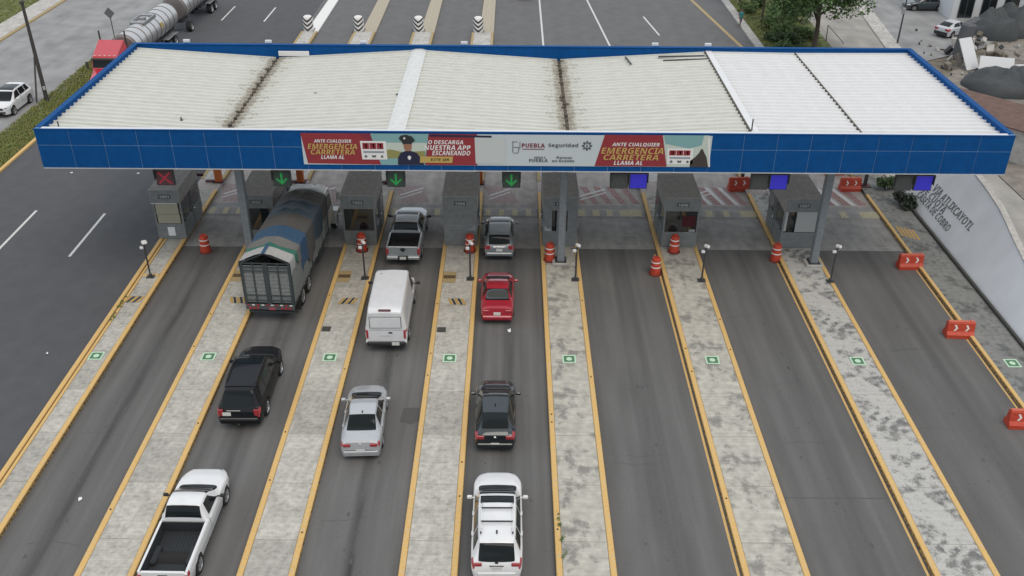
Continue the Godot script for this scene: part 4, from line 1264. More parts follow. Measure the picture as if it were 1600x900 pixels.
# ---------------------------------------------------------------- vehicles
# A car body is a loft: rings across the car at stations s from the front bumper (0) to the rear (length).
class Loft:
	var K: Array          # stations: [s, bottom y, half width, y of half width, belt y, belt half width, roof y, roof half width, roof edge drop]
	var T := []
	var arches: Array     # [s, radius]
	var axle_y := 0.33
	var bulge := 0.55
	var cache := {}
	func setup(keys: Array, arch: Array, ay: float) -> void:
		K = keys
		arches = arch
		axle_y = ay
		for i in K.size():
			var t := []
			for c in range(1, 9):
				if i == 0 or i == K.size() - 1:
					t.append(0.0)
					continue
				var a: float = (K[i][c] - K[i - 1][c]) / maxf(K[i][0] - K[i - 1][0], 1e-4)
				var b: float = (K[i + 1][c] - K[i][c]) / maxf(K[i + 1][0] - K[i][0], 1e-4)
				t.append(0.0 if a * b <= 0 else 2 * a * b / (a + b))
			T.append(t)
	func ring(s: float) -> Array:
		if cache.has(s): return cache[s]
		var i := 0
		while i < K.size() - 2 and K[i + 1][0] < s: i += 1
		var d: float = maxf(K[i + 1][0] - K[i][0], 1e-4)
		var u := clampf((s - K[i][0]) / d, 0, 1)
		var o := []
		for c in range(1, 9):
			var p: float = K[i][c]
			var q: float = K[i + 1][c]
			var u2 := u * u
			var u3 := u2 * u
			o.append((2 * u3 - 3 * u2 + 1) * p + (u3 - 2 * u2 + u) * d * T[i][c - 1] + (3 * u2 - 2 * u3) * q + (u3 - u2) * d * T[i + 1][c - 1])
		var yb: float = o[0]
		for a in arches:
			var e: float = absf(s - a[0])
			if e <= a[1]: yb = maxf(yb, axle_y + sqrt(maxf(a[1] * a[1] - e * e, 0)))
		var ym: float = maxf(o[2], yb + 0.04)
		var w: float = o[1]
		var r := [Vector2(0, yb), Vector2(w * 0.93, yb), Vector2(w, ym), Vector2(lerpf(w, o[4], 0.3), maxf(o[3] - 0.07, ym + 0.02)), Vector2(o[4], o[3]),
			Vector2(o[6], o[5] - o[7]), Vector2(o[6] * 0.84, o[5] - o[7] * 0.25), Vector2(0, o[5])]
		cache[s] = r
		return r
	func pt(s: float, v: float) -> Vector3:
		var sx := -1.0
		if v > 7:
			v = 14 - v
			sx = 1.0
		var r := ring(s)
		var i := mini(int(v), 6)
		var u := v - i
		var b: Vector2 = r[i]
		var c: Vector2 = r[i + 1]
		var p := b.lerp(c, u)
		if bulge > 0 and i >= 1:
			var a: Vector2 = r[i - 1] if i > 1 else b + (b - c) * 0.3
			var d: Vector2 = r[i + 2] if i < 6 else Vector2(-r[6].x, r[6].y)
			p = p.lerp(b.cubic_interpolate(c, a, d, u), bulge)
		return Vector3(p.x * sx, p.y, s)
	func nrm(s: float, v: float) -> Vector3:
		var e := 0.03
		var a := pt(s, minf(v + e, 14)) - pt(s, maxf(v - e, 0))
		var b := pt(minf(s + e, K[-1][0]), v) - pt(maxf(s - e, 0), v)
		return b.cross(a).normalized()
	func stations(step := 0.09) -> Array:
		var o := []
		for k in K: o.append(k[0])
		var s := 0.0
		while s < K[-1][0]:
			o.append(s)
			s += step
		for a in arches:
			for k in 17:
				o.append(a[0] - a[1] * cos(PI * k / 16.0))
		o.sort()
		var c := [o[0]]
		for x in o:
			if x - c[-1] > 0.004: c.append(x)
		return c
	func skin(m: M, v0: float, v1: float, ss: Array, dv := 0.25) -> void:
		var n := int(round((v1 - v0) / dv))
		var g := []
		for s in ss:
			var row := []
			for k in n + 1: row.append(pt(s, v0 + (v1 - v0) * k / n))
			g.append(row)
		g.reverse()
		m.grid(g)
	func caps(m: M) -> void:
		for e in 2:
			var s: float = 0.0 if e == 0 else K[-1][0]
			var c: Vector2 = ring(s)[2]
			var mid := Vector3(0, c.y, s)
			var p := []
			for k in 57: p.append(pt(s, 14.0 * k / 56))
			for k in 56:
				if e == 0: m.tri(mid, p[k], p[k + 1])
				else: m.tri(mid, p[k + 1], p[k])
	# a patch that lies a little proud of the body between four (s, v) corners
	func patch(a: Vector2, b: Vector2, c: Vector2, d: Vector2, off := 0.008, ns := 8, nv := 8, bow := Vector2.ZERO) -> M:
		var m := M.new()
		var g := []
		for i in ns + 1:
			var row := []
			for k in nv + 1:
				var l := a.lerp(d, float(i) / ns)
				var r := b.lerp(c, float(i) / ns)
				var q := l.lerp(r, float(k) / nv)
				q.x -= lerpf(bow.x, bow.y, float(i) / ns) * (1.0 - pow((q.y - 7.0) / 2.0, 2.0))
				row.append(pt(q.x, q.y) + nrm(q.x, q.y) * off)
			g.append(row)
		g.reverse()
		m.grid(g)
		return m

var tyre_mat: StandardMaterial3D
var glass_mat: StandardMaterial3D
var trim_mat: StandardMaterial3D
var plate_mat: StandardMaterial3D
var lamp_mat: StandardMaterial3D
var chrome_mat: StandardMaterial3D
var under_mat: StandardMaterial3D
var rim_mat: StandardMaterial3D
var wheel_cache := {}

func wheel(parent: Node3D, at: Vector3, r: float, w: float, side: float, rim: StandardMaterial3D = null) -> void:
	var key := "%.3f_%.3f" % [r, w]
	if not wheel_cache.has(key):
		var t := M.new()
		var x := Transform3D(Basis(Vector3(0, 0, 1), -PI / 2), Vector3.ZERO)
		t.lathe([Vector2(r * 0.2, -w * 0.3), Vector2(r * 0.66, -w * 0.34), Vector2(r * 0.7, -w * 0.48), Vector2(r * 0.93, -w * 0.5), Vector2(r, -w * 0.36), Vector2(r, w * 0.36), Vector2(r * 0.93, w * 0.5), Vector2(r * 0.7, w * 0.48), Vector2(r * 0.66, w * 0.3), Vector2(r * 0.2, w * 0.26)], 24, x)
		var q := M.new()
		q.lathe([Vector2(r * 0.6, w * 0.3), Vector2(r * 0.67, w * 0.46), Vector2(r * 0.7, w * 0.46), Vector2(r * 0.72, w * 0.3)], 24, x)
		q.lathe([Vector2(r * 0.17, w * 0.3), Vector2(r * 0.15, w * 0.44), Vector2(0, w * 0.45)], 12, x)
		for k in 6:
			var b := Basis(Vector3(1, 0, 0), TAU * k / 6)
			q.box(b * Vector3(w * 0.38, r * 0.38, 0), Vector3(0.03, r * 0.5, r * 0.17), b)
		wheel_cache[key] = [t.commit(35), q.commit(35)]
	var o := part("wheel", wheel_cache[key][0], tyre_mat, parent)
	o.position = at
	if side < 0: o.rotation_degrees.y = 180
	part("rim", wheel_cache[key][1], rim if rim else rim_mat, o)

func fbox(c: Vector3, s: Vector3, ch := 0.012) -> M:
	var m := M.new()
	m.cbox(c, s, ch)
	return m

# p: keys, length, width, wheels [front s, rear s, radius, arch radius], paint, windshield, rear_window, side_windows ...
func car(called: String, label: String, category: String, at: Vector3, turn: float, p: Dictionary, group := "") -> Node3D:
	var o := thing(called, label, category, at, turn, group)
	var L: float = p.keys[-1][0]
	var W: Array = p.wheels
	var lf := Loft.new()
	lf.bulge = p.get("bulge", 0.55)
	lf.setup(p.keys, [[W[0], W[3]], [W[1], W[3]]], W[2])
	var ss := lf.stations()
	var shift := Vector3(0, 0, -L / 2)
	var m := M.new()
	lf.skin(m, 1, 13, ss)
	lf.caps(m)
	part("body", m, p.paint, o, 32)
	m = M.new()
	lf.skin(m, 0, 1, ss, 1.0)
	lf.skin(m, 13, 14, ss, 1.0)
	part("underbody", m, under_mat, o)
	var gl: Material = p.get("glass", glass_mat)
	var ws: Array = p.windshield
	var va: float = ws[2] if ws.size() > 2 else 5.1
	part("windshield", lf.patch(Vector2(ws[0], va), Vector2(ws[0], 14 - va), Vector2(ws[1], 14 - va - 0.12), Vector2(ws[1], va + 0.12), 0.01, 8, 14, Vector2(0.09, 0.06)), p.get("front_glass", gl), o, 40)
	part("cowl", lf.patch(Vector2(ws[0] - 0.12, va - 0.02), Vector2(ws[0] - 0.12, 14.02 - va), Vector2(ws[0] - 0.01, 14.02 - va), Vector2(ws[0] - 0.01, va - 0.02), 0.007, 4, 14, Vector2(0.1, 0.09)), trim_mat, o, 40)
	if p.has("rear_window"):
		var rw: Array = p.rear_window
		var vb: float = rw[2] if rw.size() > 2 else 5.15
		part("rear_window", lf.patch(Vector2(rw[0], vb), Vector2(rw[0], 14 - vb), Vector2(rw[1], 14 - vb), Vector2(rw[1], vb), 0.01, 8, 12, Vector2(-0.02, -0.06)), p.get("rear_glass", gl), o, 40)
	for sw in p.side_windows:
		for sd in 2:
			var q := [Vector2(sw[0], 4.12), Vector2(sw[1], 4.9), Vector2(sw[3], 4.9), Vector2(sw[2], 4.12)]
			if sd == 1:
				for i in 4: q[i].y = 14 - q[i].y
				q = [q[1], q[0], q[3], q[2]]
			part("side_window", lf.patch(q[0], q[1], q[2], q[3], 0.008, 8, 4), gl, o, 40)
	for ds in p.get("doors", []):
		for sd in [0, 1]:
			var va2: float = 1.5 if sd == 0 else 12.5
			var vb2: float = 4.0 if sd == 0 else 10.0
			var lo := minf(va2, vb2)
			var hi := maxf(va2, vb2)
			part("door_seam", lf.patch(Vector2(ds, lo), Vector2(ds, hi), Vector2(ds + 0.018, hi), Vector2(ds + 0.018, lo), 0.004, 1, 10), trim_mat, o)
			var hp := lf.pt(ds - 0.18, 3.3 if sd == 0 else 10.7)
			part("door_handle", fbox(hp + Vector3(-0.012 if sd == 0 else 0.012, 0, 0), Vector3(0.035, 0.035, 0.2)), p.get("handle", p.paint), o)
	for sd in [-1, 1]:
		var mp: Array = p.mirror                    # [s, y, reach]
		var mm := M.new()
		mm.cbox(Vector3(sd * mp[2], mp[1], mp[0]), Vector3(0.2, 0.15, 0.12), 0.035)
		mm.tube([Vector3(sd * (mp[2] - 0.22), mp[1] - 0.05, mp[0] - 0.02), Vector3(sd * mp[2], mp[1] - 0.03, mp[0])], [0.03, 0.025], 6)
		part("mirror", mm, p.get("mirror_paint", p.paint), o, 30)
		wheel(o, Vector3(sd * (W[4]), W[2], W[0]), W[2], 0.22, sd, p.get("rim", null))
		wheel(o, Vector3(sd * (W[4]), W[2], W[1]), W[2], 0.22, sd, p.get("rim", null))
		var tl: Array = p.tail                      # [s0, s1, v low, v high]
		var q2 := [tl[2], tl[3]] if sd < 0 else [14 - tl[3], 14 - tl[2]]
		var tm := lf.patch(Vector2(tl[0], q2[0]), Vector2(tl[0], q2[1]), Vector2(tl[1], q2[1]), Vector2(tl[1], q2[0]), 0.012, 6, 4)
		if tl.size() > 4:                            # a block of the lamp on the rear face: x, y, w, h, z
			tm.cbox(Vector3(sd * tl[4], tl[5], tl[8]), Vector3(tl[6], tl[7], 0.07), 0.02)
		part("tail_lamp", tm, lamp_mat, o, 35)
		if p.has("head"):
			var hl: Array = p.head
			var q3 := [hl[2], hl[3]] if sd < 0 else [14 - hl[3], 14 - hl[2]]
			part("headlight", lf.patch(Vector2(hl[0], q3[0]), Vector2(hl[0], q3[1]), Vector2(hl[1], q3[1]), Vector2(hl[1], q3[0]), 0.01, 6, 4), chrome_mat, o, 35)
	if p.has("plate"):
		part("license_plate", fbox(p.plate, Vector3(0.36, 0.17, 0.03), 0.006), plate_mat, o)
	for bx in p.get("boxes", []):                   # [name, centre, size, material, chamfer]
		part(bx[0], fbox(bx[1], bx[2], bx[4] if bx.size() > 4 else 0.015), bx[3], o)
	if p.has("more"): p.more.call(o, lf)
	for ch in o.get_children():
		ch.position += shift
	return o

func sedan_keys(L: float, w: float, h: float, deck := true) -> Array:
	var k := [
		[0.0, 0.32, 0.42 * w, 0.46, 0.60, 0.36 * w, 0.63, 0.28 * w, 0.02],
		[0.06, 0.25, 0.64 * w, 0.48, 0.66, 0.59 * w, 0.70, 0.46 * w, 0.02],
		[0.19, 0.22, 0.81 * w, 0.5, 0.71, 0.72 * w, 0.76, 0.57 * w, 0.02],
		[0.42, 0.20, 0.93 * w, 0.54, 0.77, 0.83 * w, 0.83, 0.66 * w, 0.02],
		[0.70, 0.19, 0.99 * w, 0.58, 0.84, 0.89 * w, 0.92, 0.72 * w, 0.03],
		[L * 0.25, 0.19, w, 0.6, 0.90, 0.91 * w, 0.99, 0.76 * w, 0.03],
		[L * 0.46, 0.19, w, 0.6, 0.93, 0.91 * w, h - 0.05, 0.66 * w, 0.07],
		[L * 0.53, 0.19, w, 0.6, 0.94, 0.91 * w, h, 0.67 * w, 0.07],
		[L * 0.665, 0.19, w, 0.6, 0.95, 0.90 * w, h - 0.05, 0.64 * w, 0.07]]
	if deck:
		k += [[L * 0.835, 0.20, 0.99 * w, 0.6, 0.96, 0.88 * w, 1.06, 0.72 * w, 0.03],
			[L * 0.95, 0.21, 0.95 * w, 0.58, 0.95, 0.84 * w, 1.03, 0.70 * w, 0.03],
			[L * 0.985, 0.24, 0.90 * w, 0.55, 0.88, 0.80 * w, 0.97, 0.66 * w, 0.03],
			[L, 0.30, 0.80 * w, 0.48, 0.60, 0.74 * w, 0.66, 0.58 * w, 0.03]]
	else:
		k += [[L * 0.79, 0.20, 0.99 * w, 0.6, 0.97, 0.88 * w, h - 0.13, 0.61 * w, 0.06],
			[L * 0.945, 0.21, 0.96 * w, 0.58, 0.97, 0.84 * w, 1.06, 0.66 * w, 0.04],
			[L * 0.985, 0.24, 0.91 * w, 0.55, 0.88, 0.81 * w, 0.95, 0.66 * w, 0.03],
			[L, 0.30, 0.82 * w, 0.48, 0.60, 0.76 * w, 0.66, 0.60 * w, 0.03]]
	return k

func suv_keys(L: float, w: float, h: float, hood := 1.05) -> Array:
	return [
		[0.0, 0.38, 0.44 * w, 0.56, 0.74, 0.38 * w, 0.79, 0.3 * w, 0.02],
		[0.07, 0.30, 0.66 * w, 0.6, 0.82, 0.63 * w, hood - 0.14, 0.5 * w, 0.03],
		[0.21, 0.27, 0.83 * w, 0.63, hood - 0.16, 0.76 * w, hood - 0.08, 0.61 * w, 0.03],
		[0.45, 0.25, 0.95 * w, 0.66, hood - 0.11, 0.87 * w, hood - 0.02, 0.7 * w, 0.03],
		[0.75, 0.24, w, 0.7, hood - 0.05, 0.92 * w, hood + 0.03, 0.76 * w, 0.03],
		[L * 0.232, 0.24, w, 0.72, hood, 0.93 * w, hood + 0.08, 0.78 * w, 0.04],
		[L * 0.425, 0.24, w, 0.72, hood + 0.02, 0.93 * w, h - 0.06, 0.72 * w, 0.07],
		[L * 0.52, 0.24, w, 0.72, hood + 0.03, 0.93 * w, h, 0.73 * w, 0.07],
		[L * 0.80, 0.25, w, 0.72, hood + 0.05, 0.92 * w, h - 0.03, 0.70 * w, 0.07],
		[L * 0.885, 0.26, 0.99 * w, 0.72, hood + 0.05, 0.91 * w, h - 0.1, 0.66 * w, 0.07],
		[L * 0.965, 0.28, 0.96 * w, 0.70, hood + 0.0, 0.88 * w, hood + 0.12, 0.70 * w, 0.05],
		[L * 0.99, 0.32, 0.92 * w, 0.66, 0.86, 0.84 * w, 0.95, 0.7 * w, 0.04],
		[L, 0.40, 0.84 * w, 0.58, 0.68, 0.78 * w, 0.74, 0.64 * w, 0.03]]

func pickup_keys(L: float, w: float, h: float, cab0: float, cab1: float, hood := 1.05, rail := 1.12, floor_y := 0.72) -> Array:
	return [
		[0.0, 0.44, 0.46 * w, 0.60, 0.78, 0.4 * w, 0.83, 0.32 * w, 0.02],
		[0.07, 0.36, 0.68 * w, 0.64, 0.87, 0.65 * w, hood - 0.14, 0.52 * w, 0.03],
		[0.21, 0.33, 0.85 * w, 0.68, hood - 0.15, 0.78 * w, hood - 0.06, 0.63 * w, 0.03],
		[0.45, 0.32, 0.96 * w, 0.72, hood - 0.1, 0.88 * w, hood - 0.0, 0.72 * w, 0.03],
		[0.8, 0.32, w, 0.75, hood - 0.03, 0.93 * w, hood + 0.05, 0.78 * w, 0.03],
		[cab0, 0.32, w, 0.76, hood + 0.02, 0.94 * w, hood + 0.1, 0.79 * w, 0.04],
		[cab0 + 0.92, 0.32, w, 0.76, hood + 0.03, 0.94 * w, h - 0.05, 0.70 * w, 0.07],
		[cab0 + 1.25, 0.32, w, 0.76, hood + 0.04, 0.94 * w, h, 0.70 * w, 0.07],
		[cab1 - 0.24, 0.32, w, 0.76, hood + 0.06, 0.94 * w, h - 0.03, 0.69 * w, 0.07],
		[cab1, 0.32, w, 0.76, rail, 0.94 * w, rail + 0.1, 0.76 * w, 0.04],
		[cab1 + 0.03, 0.34, w, 0.76, rail, 0.95 * w, floor_y, 0.80 * w, 0.0],
		[L - 0.1, 0.36, w, 0.76, rail, 0.95 * w, floor_y, 0.80 * w, 0.0],
		[L - 0.06, 0.38, 0.98 * w, 0.74, rail - 0.02, 0.94 * w, rail, 0.80 * w, 0.0],
		[L, 0.46, 0.95 * w, 0.70, rail - 0.06, 0.92 * w, rail - 0.04, 0.80 * w, 0.0]]

# ---------------------------------------------------------------- the vehicles in the queue
func antenna(o: Node3D, at: Vector3, mt: Material, h := 0.07) -> void:
	var m := M.new()
	m.hexa([at + Vector3(-0.03, 0, -0.1), at + Vector3(0.03, 0, -0.1), at + Vector3(-0.01, h * 0.4, 0.0), at + Vector3(0.01, h * 0.4, 0.0), at + Vector3(-0.03, 0, 0.08), at + Vector3(0.03, 0, 0.08), at + Vector3(-0.01, h, 0.08), at + Vector3(0.01, h, 0.08)])
	part("antenna", m, mt, o)

func build_cars() -> void:
	var white := car_paint(Color(0.72, 0.73, 0.74))
	var silver := car_paint(Color(0.36, 0.39, 0.41), 0.35)
	var pale_silver := car_paint(Color(0.46, 0.48, 0.5), 0.3)
	var grey_silver := car_paint(Color(0.25, 0.28, 0.3), 0.35)
	var red := car_paint(Color(0.36, 0.006, 0.022))
	var black := car_paint(Color(0.005, 0.0056, 0.0075))
	black.clearcoat = 0.3
	black.metallic_specular = 0.3
	var dark := car_paint(Color(0.04, 0.05, 0.056), 0.85)
	var dark_rim := mat(Color(0.2, 0.2, 0.2), 0.4, 0.7)
	var sky_sheen_glass := mat(Color(0.13, 0.15, 0.155), 0.1, 1.0)     # metallic tint added to give the rear window a pale sky reflection
	var liner := mat(Color(0.021, 0.025, 0.03), 0.75)

	# silver four-door saloon
	var L := 4.4
	var k := sedan_keys(L, 0.87, 1.45)
	car("silver_sedan", "silver saloon with dark rear window driving behind the white van", "car", Vector3(-6.25, 0, -30.02 - L / 2), 2.6, {
		"keys": k, "wheels": [0.86, 3.42, 0.31, 0.37, 0.74], "paint": pale_silver, "windshield": [1.13, 1.92], "rear_window": [2.98, 3.62],
		"side_windows": [[1.36, 1.94, 2.3, 2.3], [2.38, 2.38, 3.28, 2.96]], "doors": [2.34, 3.3], "mirror": [1.5, 1.02, 0.97],
		"tail": [L - 0.2, L - 0.06, 2.7, 3.9, 0.55, 0.84, 0.3, 0.15, L - 0.03], "head": [0.12, 0.4, 2.6, 3.7], "plate": Vector3(0, 0.56, L + 0.0),
		"boxes": [["bumper", Vector3(0, 0.48, L - 0.04), Vector3(1.46, 0.2, 0.14), pale_silver, 0.05], ["bumper_gap", Vector3(0, 0.605, L - 0.02), Vector3(1.3, 0.025, 0.06), trim_mat], ["emblem", Vector3(0, 0.9, L - 0.035), Vector3(0.12, 0.05, 0.03), chrome_mat]],
		"more": func(o, lf): antenna(o, Vector3(0, 1.405, 2.85), trim_mat)})

	# black saloon-backed hatch
	L = 4.3
	k = sedan_keys(L, 0.89, 1.46, false)
	car("dark_hatchback", "dark green-black hatchback with red tail lamps behind the red car", "car", Vector3(-0.62, 0, -30.55 - L / 2), 0.3, {
		"keys": k, "wheels": [0.86, 3.42, 0.32, 0.38, 0.76], "paint": dark, "windshield": [1.11, 1.87], "rear_window": [3.2, 3.92],
		"side_windows": [[1.34, 1.92, 2.3, 2.3], [2.38, 2.38, 3.4, 3.1]], "doors": [2.34, 3.3], "mirror": [1.48, 1.03, 1.0], "rim": dark_rim,
		"tail": [L - 0.32, L - 0.05, 2.8, 4.15, 0.6, 0.86, 0.3, 0.17, L - 0.03], "head": [0.12, 0.42, 2.6, 3.7], "plate": Vector3(0, 0.52, L + 0.02),
		"boxes": [["bumper", Vector3(0, 0.46, L - 0.03), Vector3(1.5, 0.24, 0.14), dark, 0.05], ["emblem", Vector3(0, 0.86, L - 0.03), Vector3(0.1, 0.09, 0.03), chrome_mat]],
		"more": func(o, lf):
			antenna(o, Vector3(0, 1.42, 2.75), trim_mat)})

	# red saloon
	L = 4.25
	k = sedan_keys(L, 0.86, 1.42)
	car("red_sedan", "small red saloon waiting behind the silver hatchback", "car", Vector3(-0.68, 0, -40.42 - L / 2), 0.0, {
		"keys": k, "wheels": [0.82, 3.3, 0.3, 0.36, 0.74], "paint": red, "windshield": [1.10, 1.85], "rear_window": [2.86, 3.48], "rear_glass": sky_sheen_glass,
		"side_windows": [[1.3, 1.88, 2.22, 2.22], [2.3, 2.3, 3.16, 2.84]], "doors": [2.26, 3.18], "mirror": [1.46, 1.0, 0.96],
		"tail": [L - 0.16, L - 0.05, 2.7, 3.8, 0.56, 0.82, 0.3, 0.13, L - 0.03], "head": [0.1, 0.36, 2.6, 3.7], "plate": Vector3(0, 0.68, L - 0.0),
		"boxes": [["bumper", Vector3(0, 0.46, L - 0.02), Vector3(1.5, 0.22, 0.16), red, 0.05]],
		"more": func(o, lf): part("sunroof", lf.patch(Vector2(1.92, 5.7), Vector2(1.92, 8.3), Vector2(2.5, 8.3), Vector2(2.5, 5.7), 0.006), car_paint(Color(0.27, 0.004, 0.016)), o, 40)})

	# silver hatchback at the booth
	L = 4.2
	k = suv_keys(L, 0.88, 1.6, 0.98)
	car("silver_hatchback", "grey silver hatchback with a sunroof stopped at the shuttered booth", "car", Vector3(-0.66, 0, -46.95 - L / 2), 0.0, {
		"keys": k, "wheels": [0.82, 3.36, 0.32, 0.38, 0.76], "paint": grey_silver, "windshield": [1.03, 1.7], "rear_window": [3.68, 4.02],
		"side_windows": [[1.24, 1.76, 2.2, 2.2], [2.28, 2.28, 3.2, 3.1]], "doors": [2.24, 3.2], "mirror": [1.42, 1.08, 1.0],
		"tail": [L - 0.22, L - 0.04, 2.9, 4.1, 0.62, 0.92, 0.22, 0.26, L - 0.05], "head": [0.1, 0.4, 2.6, 3.7], "plate": Vector3(0, 0.78, L - 0.0),
		"boxes": [["bumper", Vector3(0, 0.52, L - 0.03), Vector3(1.5, 0.2, 0.16), grey_silver, 0.05], ["tailgate_strip", Vector3(0, 0.96, L - 0.035), Vector3(0.7, 0.05, 0.04), chrome_mat]],
		"more": func(o, lf):
			part("sunroof", lf.patch(Vector2(1.85, 5.75), Vector2(1.85, 8.25), Vector2(2.3, 8.25), Vector2(2.3, 5.75), 0.006), glass_mat, o, 40)})

	# black three-row sport utility
	L = 5.1
	k = suv_keys(L, 0.97, 1.85, 1.1)
	car("black_suv", "black sport utility with chrome wheels in the lane behind the tarpaulin truck", "car", Vector3(-11.66, 0, -31.98 - L / 2), 0.6, {
		"keys": k, "wheels": [0.98, 3.95, 0.38, 0.45, 0.86], "paint": black, "windshield": [1.19, 2.0], "rear_window": [4.54, 4.9],
		"side_windows": [[1.5, 2.06, 2.5, 2.5], [2.6, 2.6, 3.5, 3.5], [3.58, 3.58, 4.3, 4.2]], "doors": [2.55, 3.55], "mirror": [1.66, 1.2, 1.1], "rim": chrome_mat,
		"tail": [L - 0.24, L - 0.03, 2.6, 3.9, 0.76, 0.92, 0.22, 0.34, L - 0.06], "head": [0.1, 0.4, 2.6, 3.7], "plate": Vector3(-0.5, 0.88, L + 0.0),
		"boxes": [["bumper", Vector3(0, 0.56, L + 0.0), Vector3(1.7, 0.2, 0.18), black, 0.05], ["bumper_step", Vector3(0, 0.665, L + 0.0), Vector3(1.6, 0.02, 0.12), mat(Color(0.12, 0.12, 0.125), 0.4)], ["tailgate_handle", Vector3(-0.2, 1.03, L - 0.04), Vector3(0.6, 0.05, 0.04), chrome_mat], ["tow_hitch", Vector3(0, 0.42, L + 0.08), Vector3(0.09, 0.09, 0.24), trim_mat]],
		"more": func(o, lf):
			for sd in [-1, 1]:
				var m := M.new()
				m.tube([Vector3(sd * 0.66, 1.86, 2.2), Vector3(sd * 0.66, 1.9, 2.4), Vector3(sd * 0.65, 1.9, 3.9), Vector3(sd * 0.64, 1.83, 4.1)], [0.025, 0.025, 0.025, 0.025], 8)
				part("roof_rail", m, trim_mat, o, 40)
			part("sunroof", lf.patch(Vector2(2.15, 5.8), Vector2(2.15, 8.2), Vector2(2.75, 8.2), Vector2(2.75, 5.8), 0.006), glass_mat, o, 40)
			part("roof_spoiler", lf.patch(Vector2(4.1, 5.2), Vector2(4.1, 8.8), Vector2(4.34, 8.8), Vector2(4.34, 5.2), 0.03), black, o, 40)})

	# white sport utility with roof bars, nearest the camera
	L = 5.0
	k = suv_keys(L, 0.94, 1.68, 1.02)
	car("white_suv", "white sport utility with roof bars and sunroof, nearest the camera by the bottom edge", "car", Vector3(-0.44, 0, -23.5 - L / 2), 0.3, {
		"keys": k, "wheels": [0.95, 3.95, 0.35, 0.41, 0.82], "paint": white, "windshield": [1.21, 2.04], "rear_window": [4.45, 4.83, 5.2],
		"side_windows": [[1.5, 2.1, 2.56, 2.56], [2.64, 2.64, 3.6, 3.6], [3.68, 3.68, 4.4, 4.2]], "doors": [2.6, 3.64], "mirror": [1.68, 1.1, 1.06],
		"tail": [L - 0.34, L - 0.04, 3.1, 4.1, 0.66, 0.98, 0.28, 0.14, L - 0.06], "head": [0.1, 0.5, 2.7, 3.7], "plate": Vector3(0, 0.84, L - 0.02),
		"boxes": [["bumper", Vector3(0, 0.56, L - 0.03), Vector3(1.42, 0.26, 0.14), white, 0.06], ["emblem", Vector3(0, 1.03, L - 0.09), Vector3(0.12, 0.08, 0.04), trim_mat], ["plate_recess", Vector3(0, 0.93, L - 0.035), Vector3(0.5, 0.04, 0.04), trim_mat]],
		"more": func(o, lf):
			part("sunroof", lf.patch(Vector2(2.16, 5.7), Vector2(2.16, 8.3), Vector2(2.58, 8.3), Vector2(2.58, 5.7), 0.006), glass_mat, o, 40)
			for sd in [-1, 1]:
				for z in [[2.6, 2.78], [2.88, 2.96], [3.56, 3.64], [3.84, 4.16]]:
					var m := M.new()
					m.cbox(Vector3(sd * 0.57, 1.68, (z[0] + z[1]) / 2), Vector3(0.05, 0.07, z[1] - z[0]), 0.015)
					part("rail_foot", m, trim_mat, o)
				var r := M.new()
				r.tube([Vector3(sd * 0.57, 1.66, 2.56), Vector3(sd * 0.57, 1.73, 2.76), Vector3(sd * 0.57, 1.73, 3.98), Vector3(sd * 0.56, 1.64, 4.2)], [0.02, 0.022, 0.022, 0.02], 8)
				part("roof_rail", r, white, o, 40)
			for z in [2.92, 3.6]:
				var m := M.new()
				m.tube([Vector3(-0.58, 1.745, z), Vector3(0.58, 1.745, z)], [0.028, 0.028], 8)
				part("roof_bar", m, trim_mat, o, 40)
			antenna(o, Vector3(0, 1.665, 4.05), trim_mat)
			var w := M.new()
			w.tube([Vector3(0.0, 1.08, 4.92), Vector3(0.3, 1.16, 4.86)], [0.014, 0.01], 6)
			part("rear_wiper", w, trim_mat, o)})

	# white van
	L = 5.6
	k = [[0.0, 0.38, 0.76, 0.6, 0.85, 0.66, 0.9, 0.5, 0.03], [0.08, 0.3, 0.9, 0.66, 1.0, 0.8, 1.06, 0.6, 0.04], [0.4, 0.27, 0.99, 0.75, 1.15, 0.92, 1.24, 0.74, 0.05], [0.85, 0.27, 1.02, 0.8, 1.25, 0.97, 1.42, 0.8, 0.06],
		[1.25, 0.27, 1.03, 0.82, 1.3, 0.99, 1.95, 0.82, 0.1], [1.7, 0.27, 1.03, 0.82, 1.32, 0.99, 2.4, 0.82, 0.12], [2.1, 0.27, 1.03, 0.82, 1.33, 1.0, 2.48, 0.84, 0.12], [4.9, 0.3, 1.03, 0.82, 1.33, 1.0, 2.46, 0.84, 0.12], [5.4, 0.32, 1.02, 0.82, 1.33, 0.99, 2.42, 0.83, 0.12], [5.55, 0.36, 0.99, 0.8, 1.32, 0.96, 2.34, 0.8, 0.1], [5.6, 0.42, 0.96, 0.78, 1.3, 0.92, 2.26, 0.76, 0.08]]
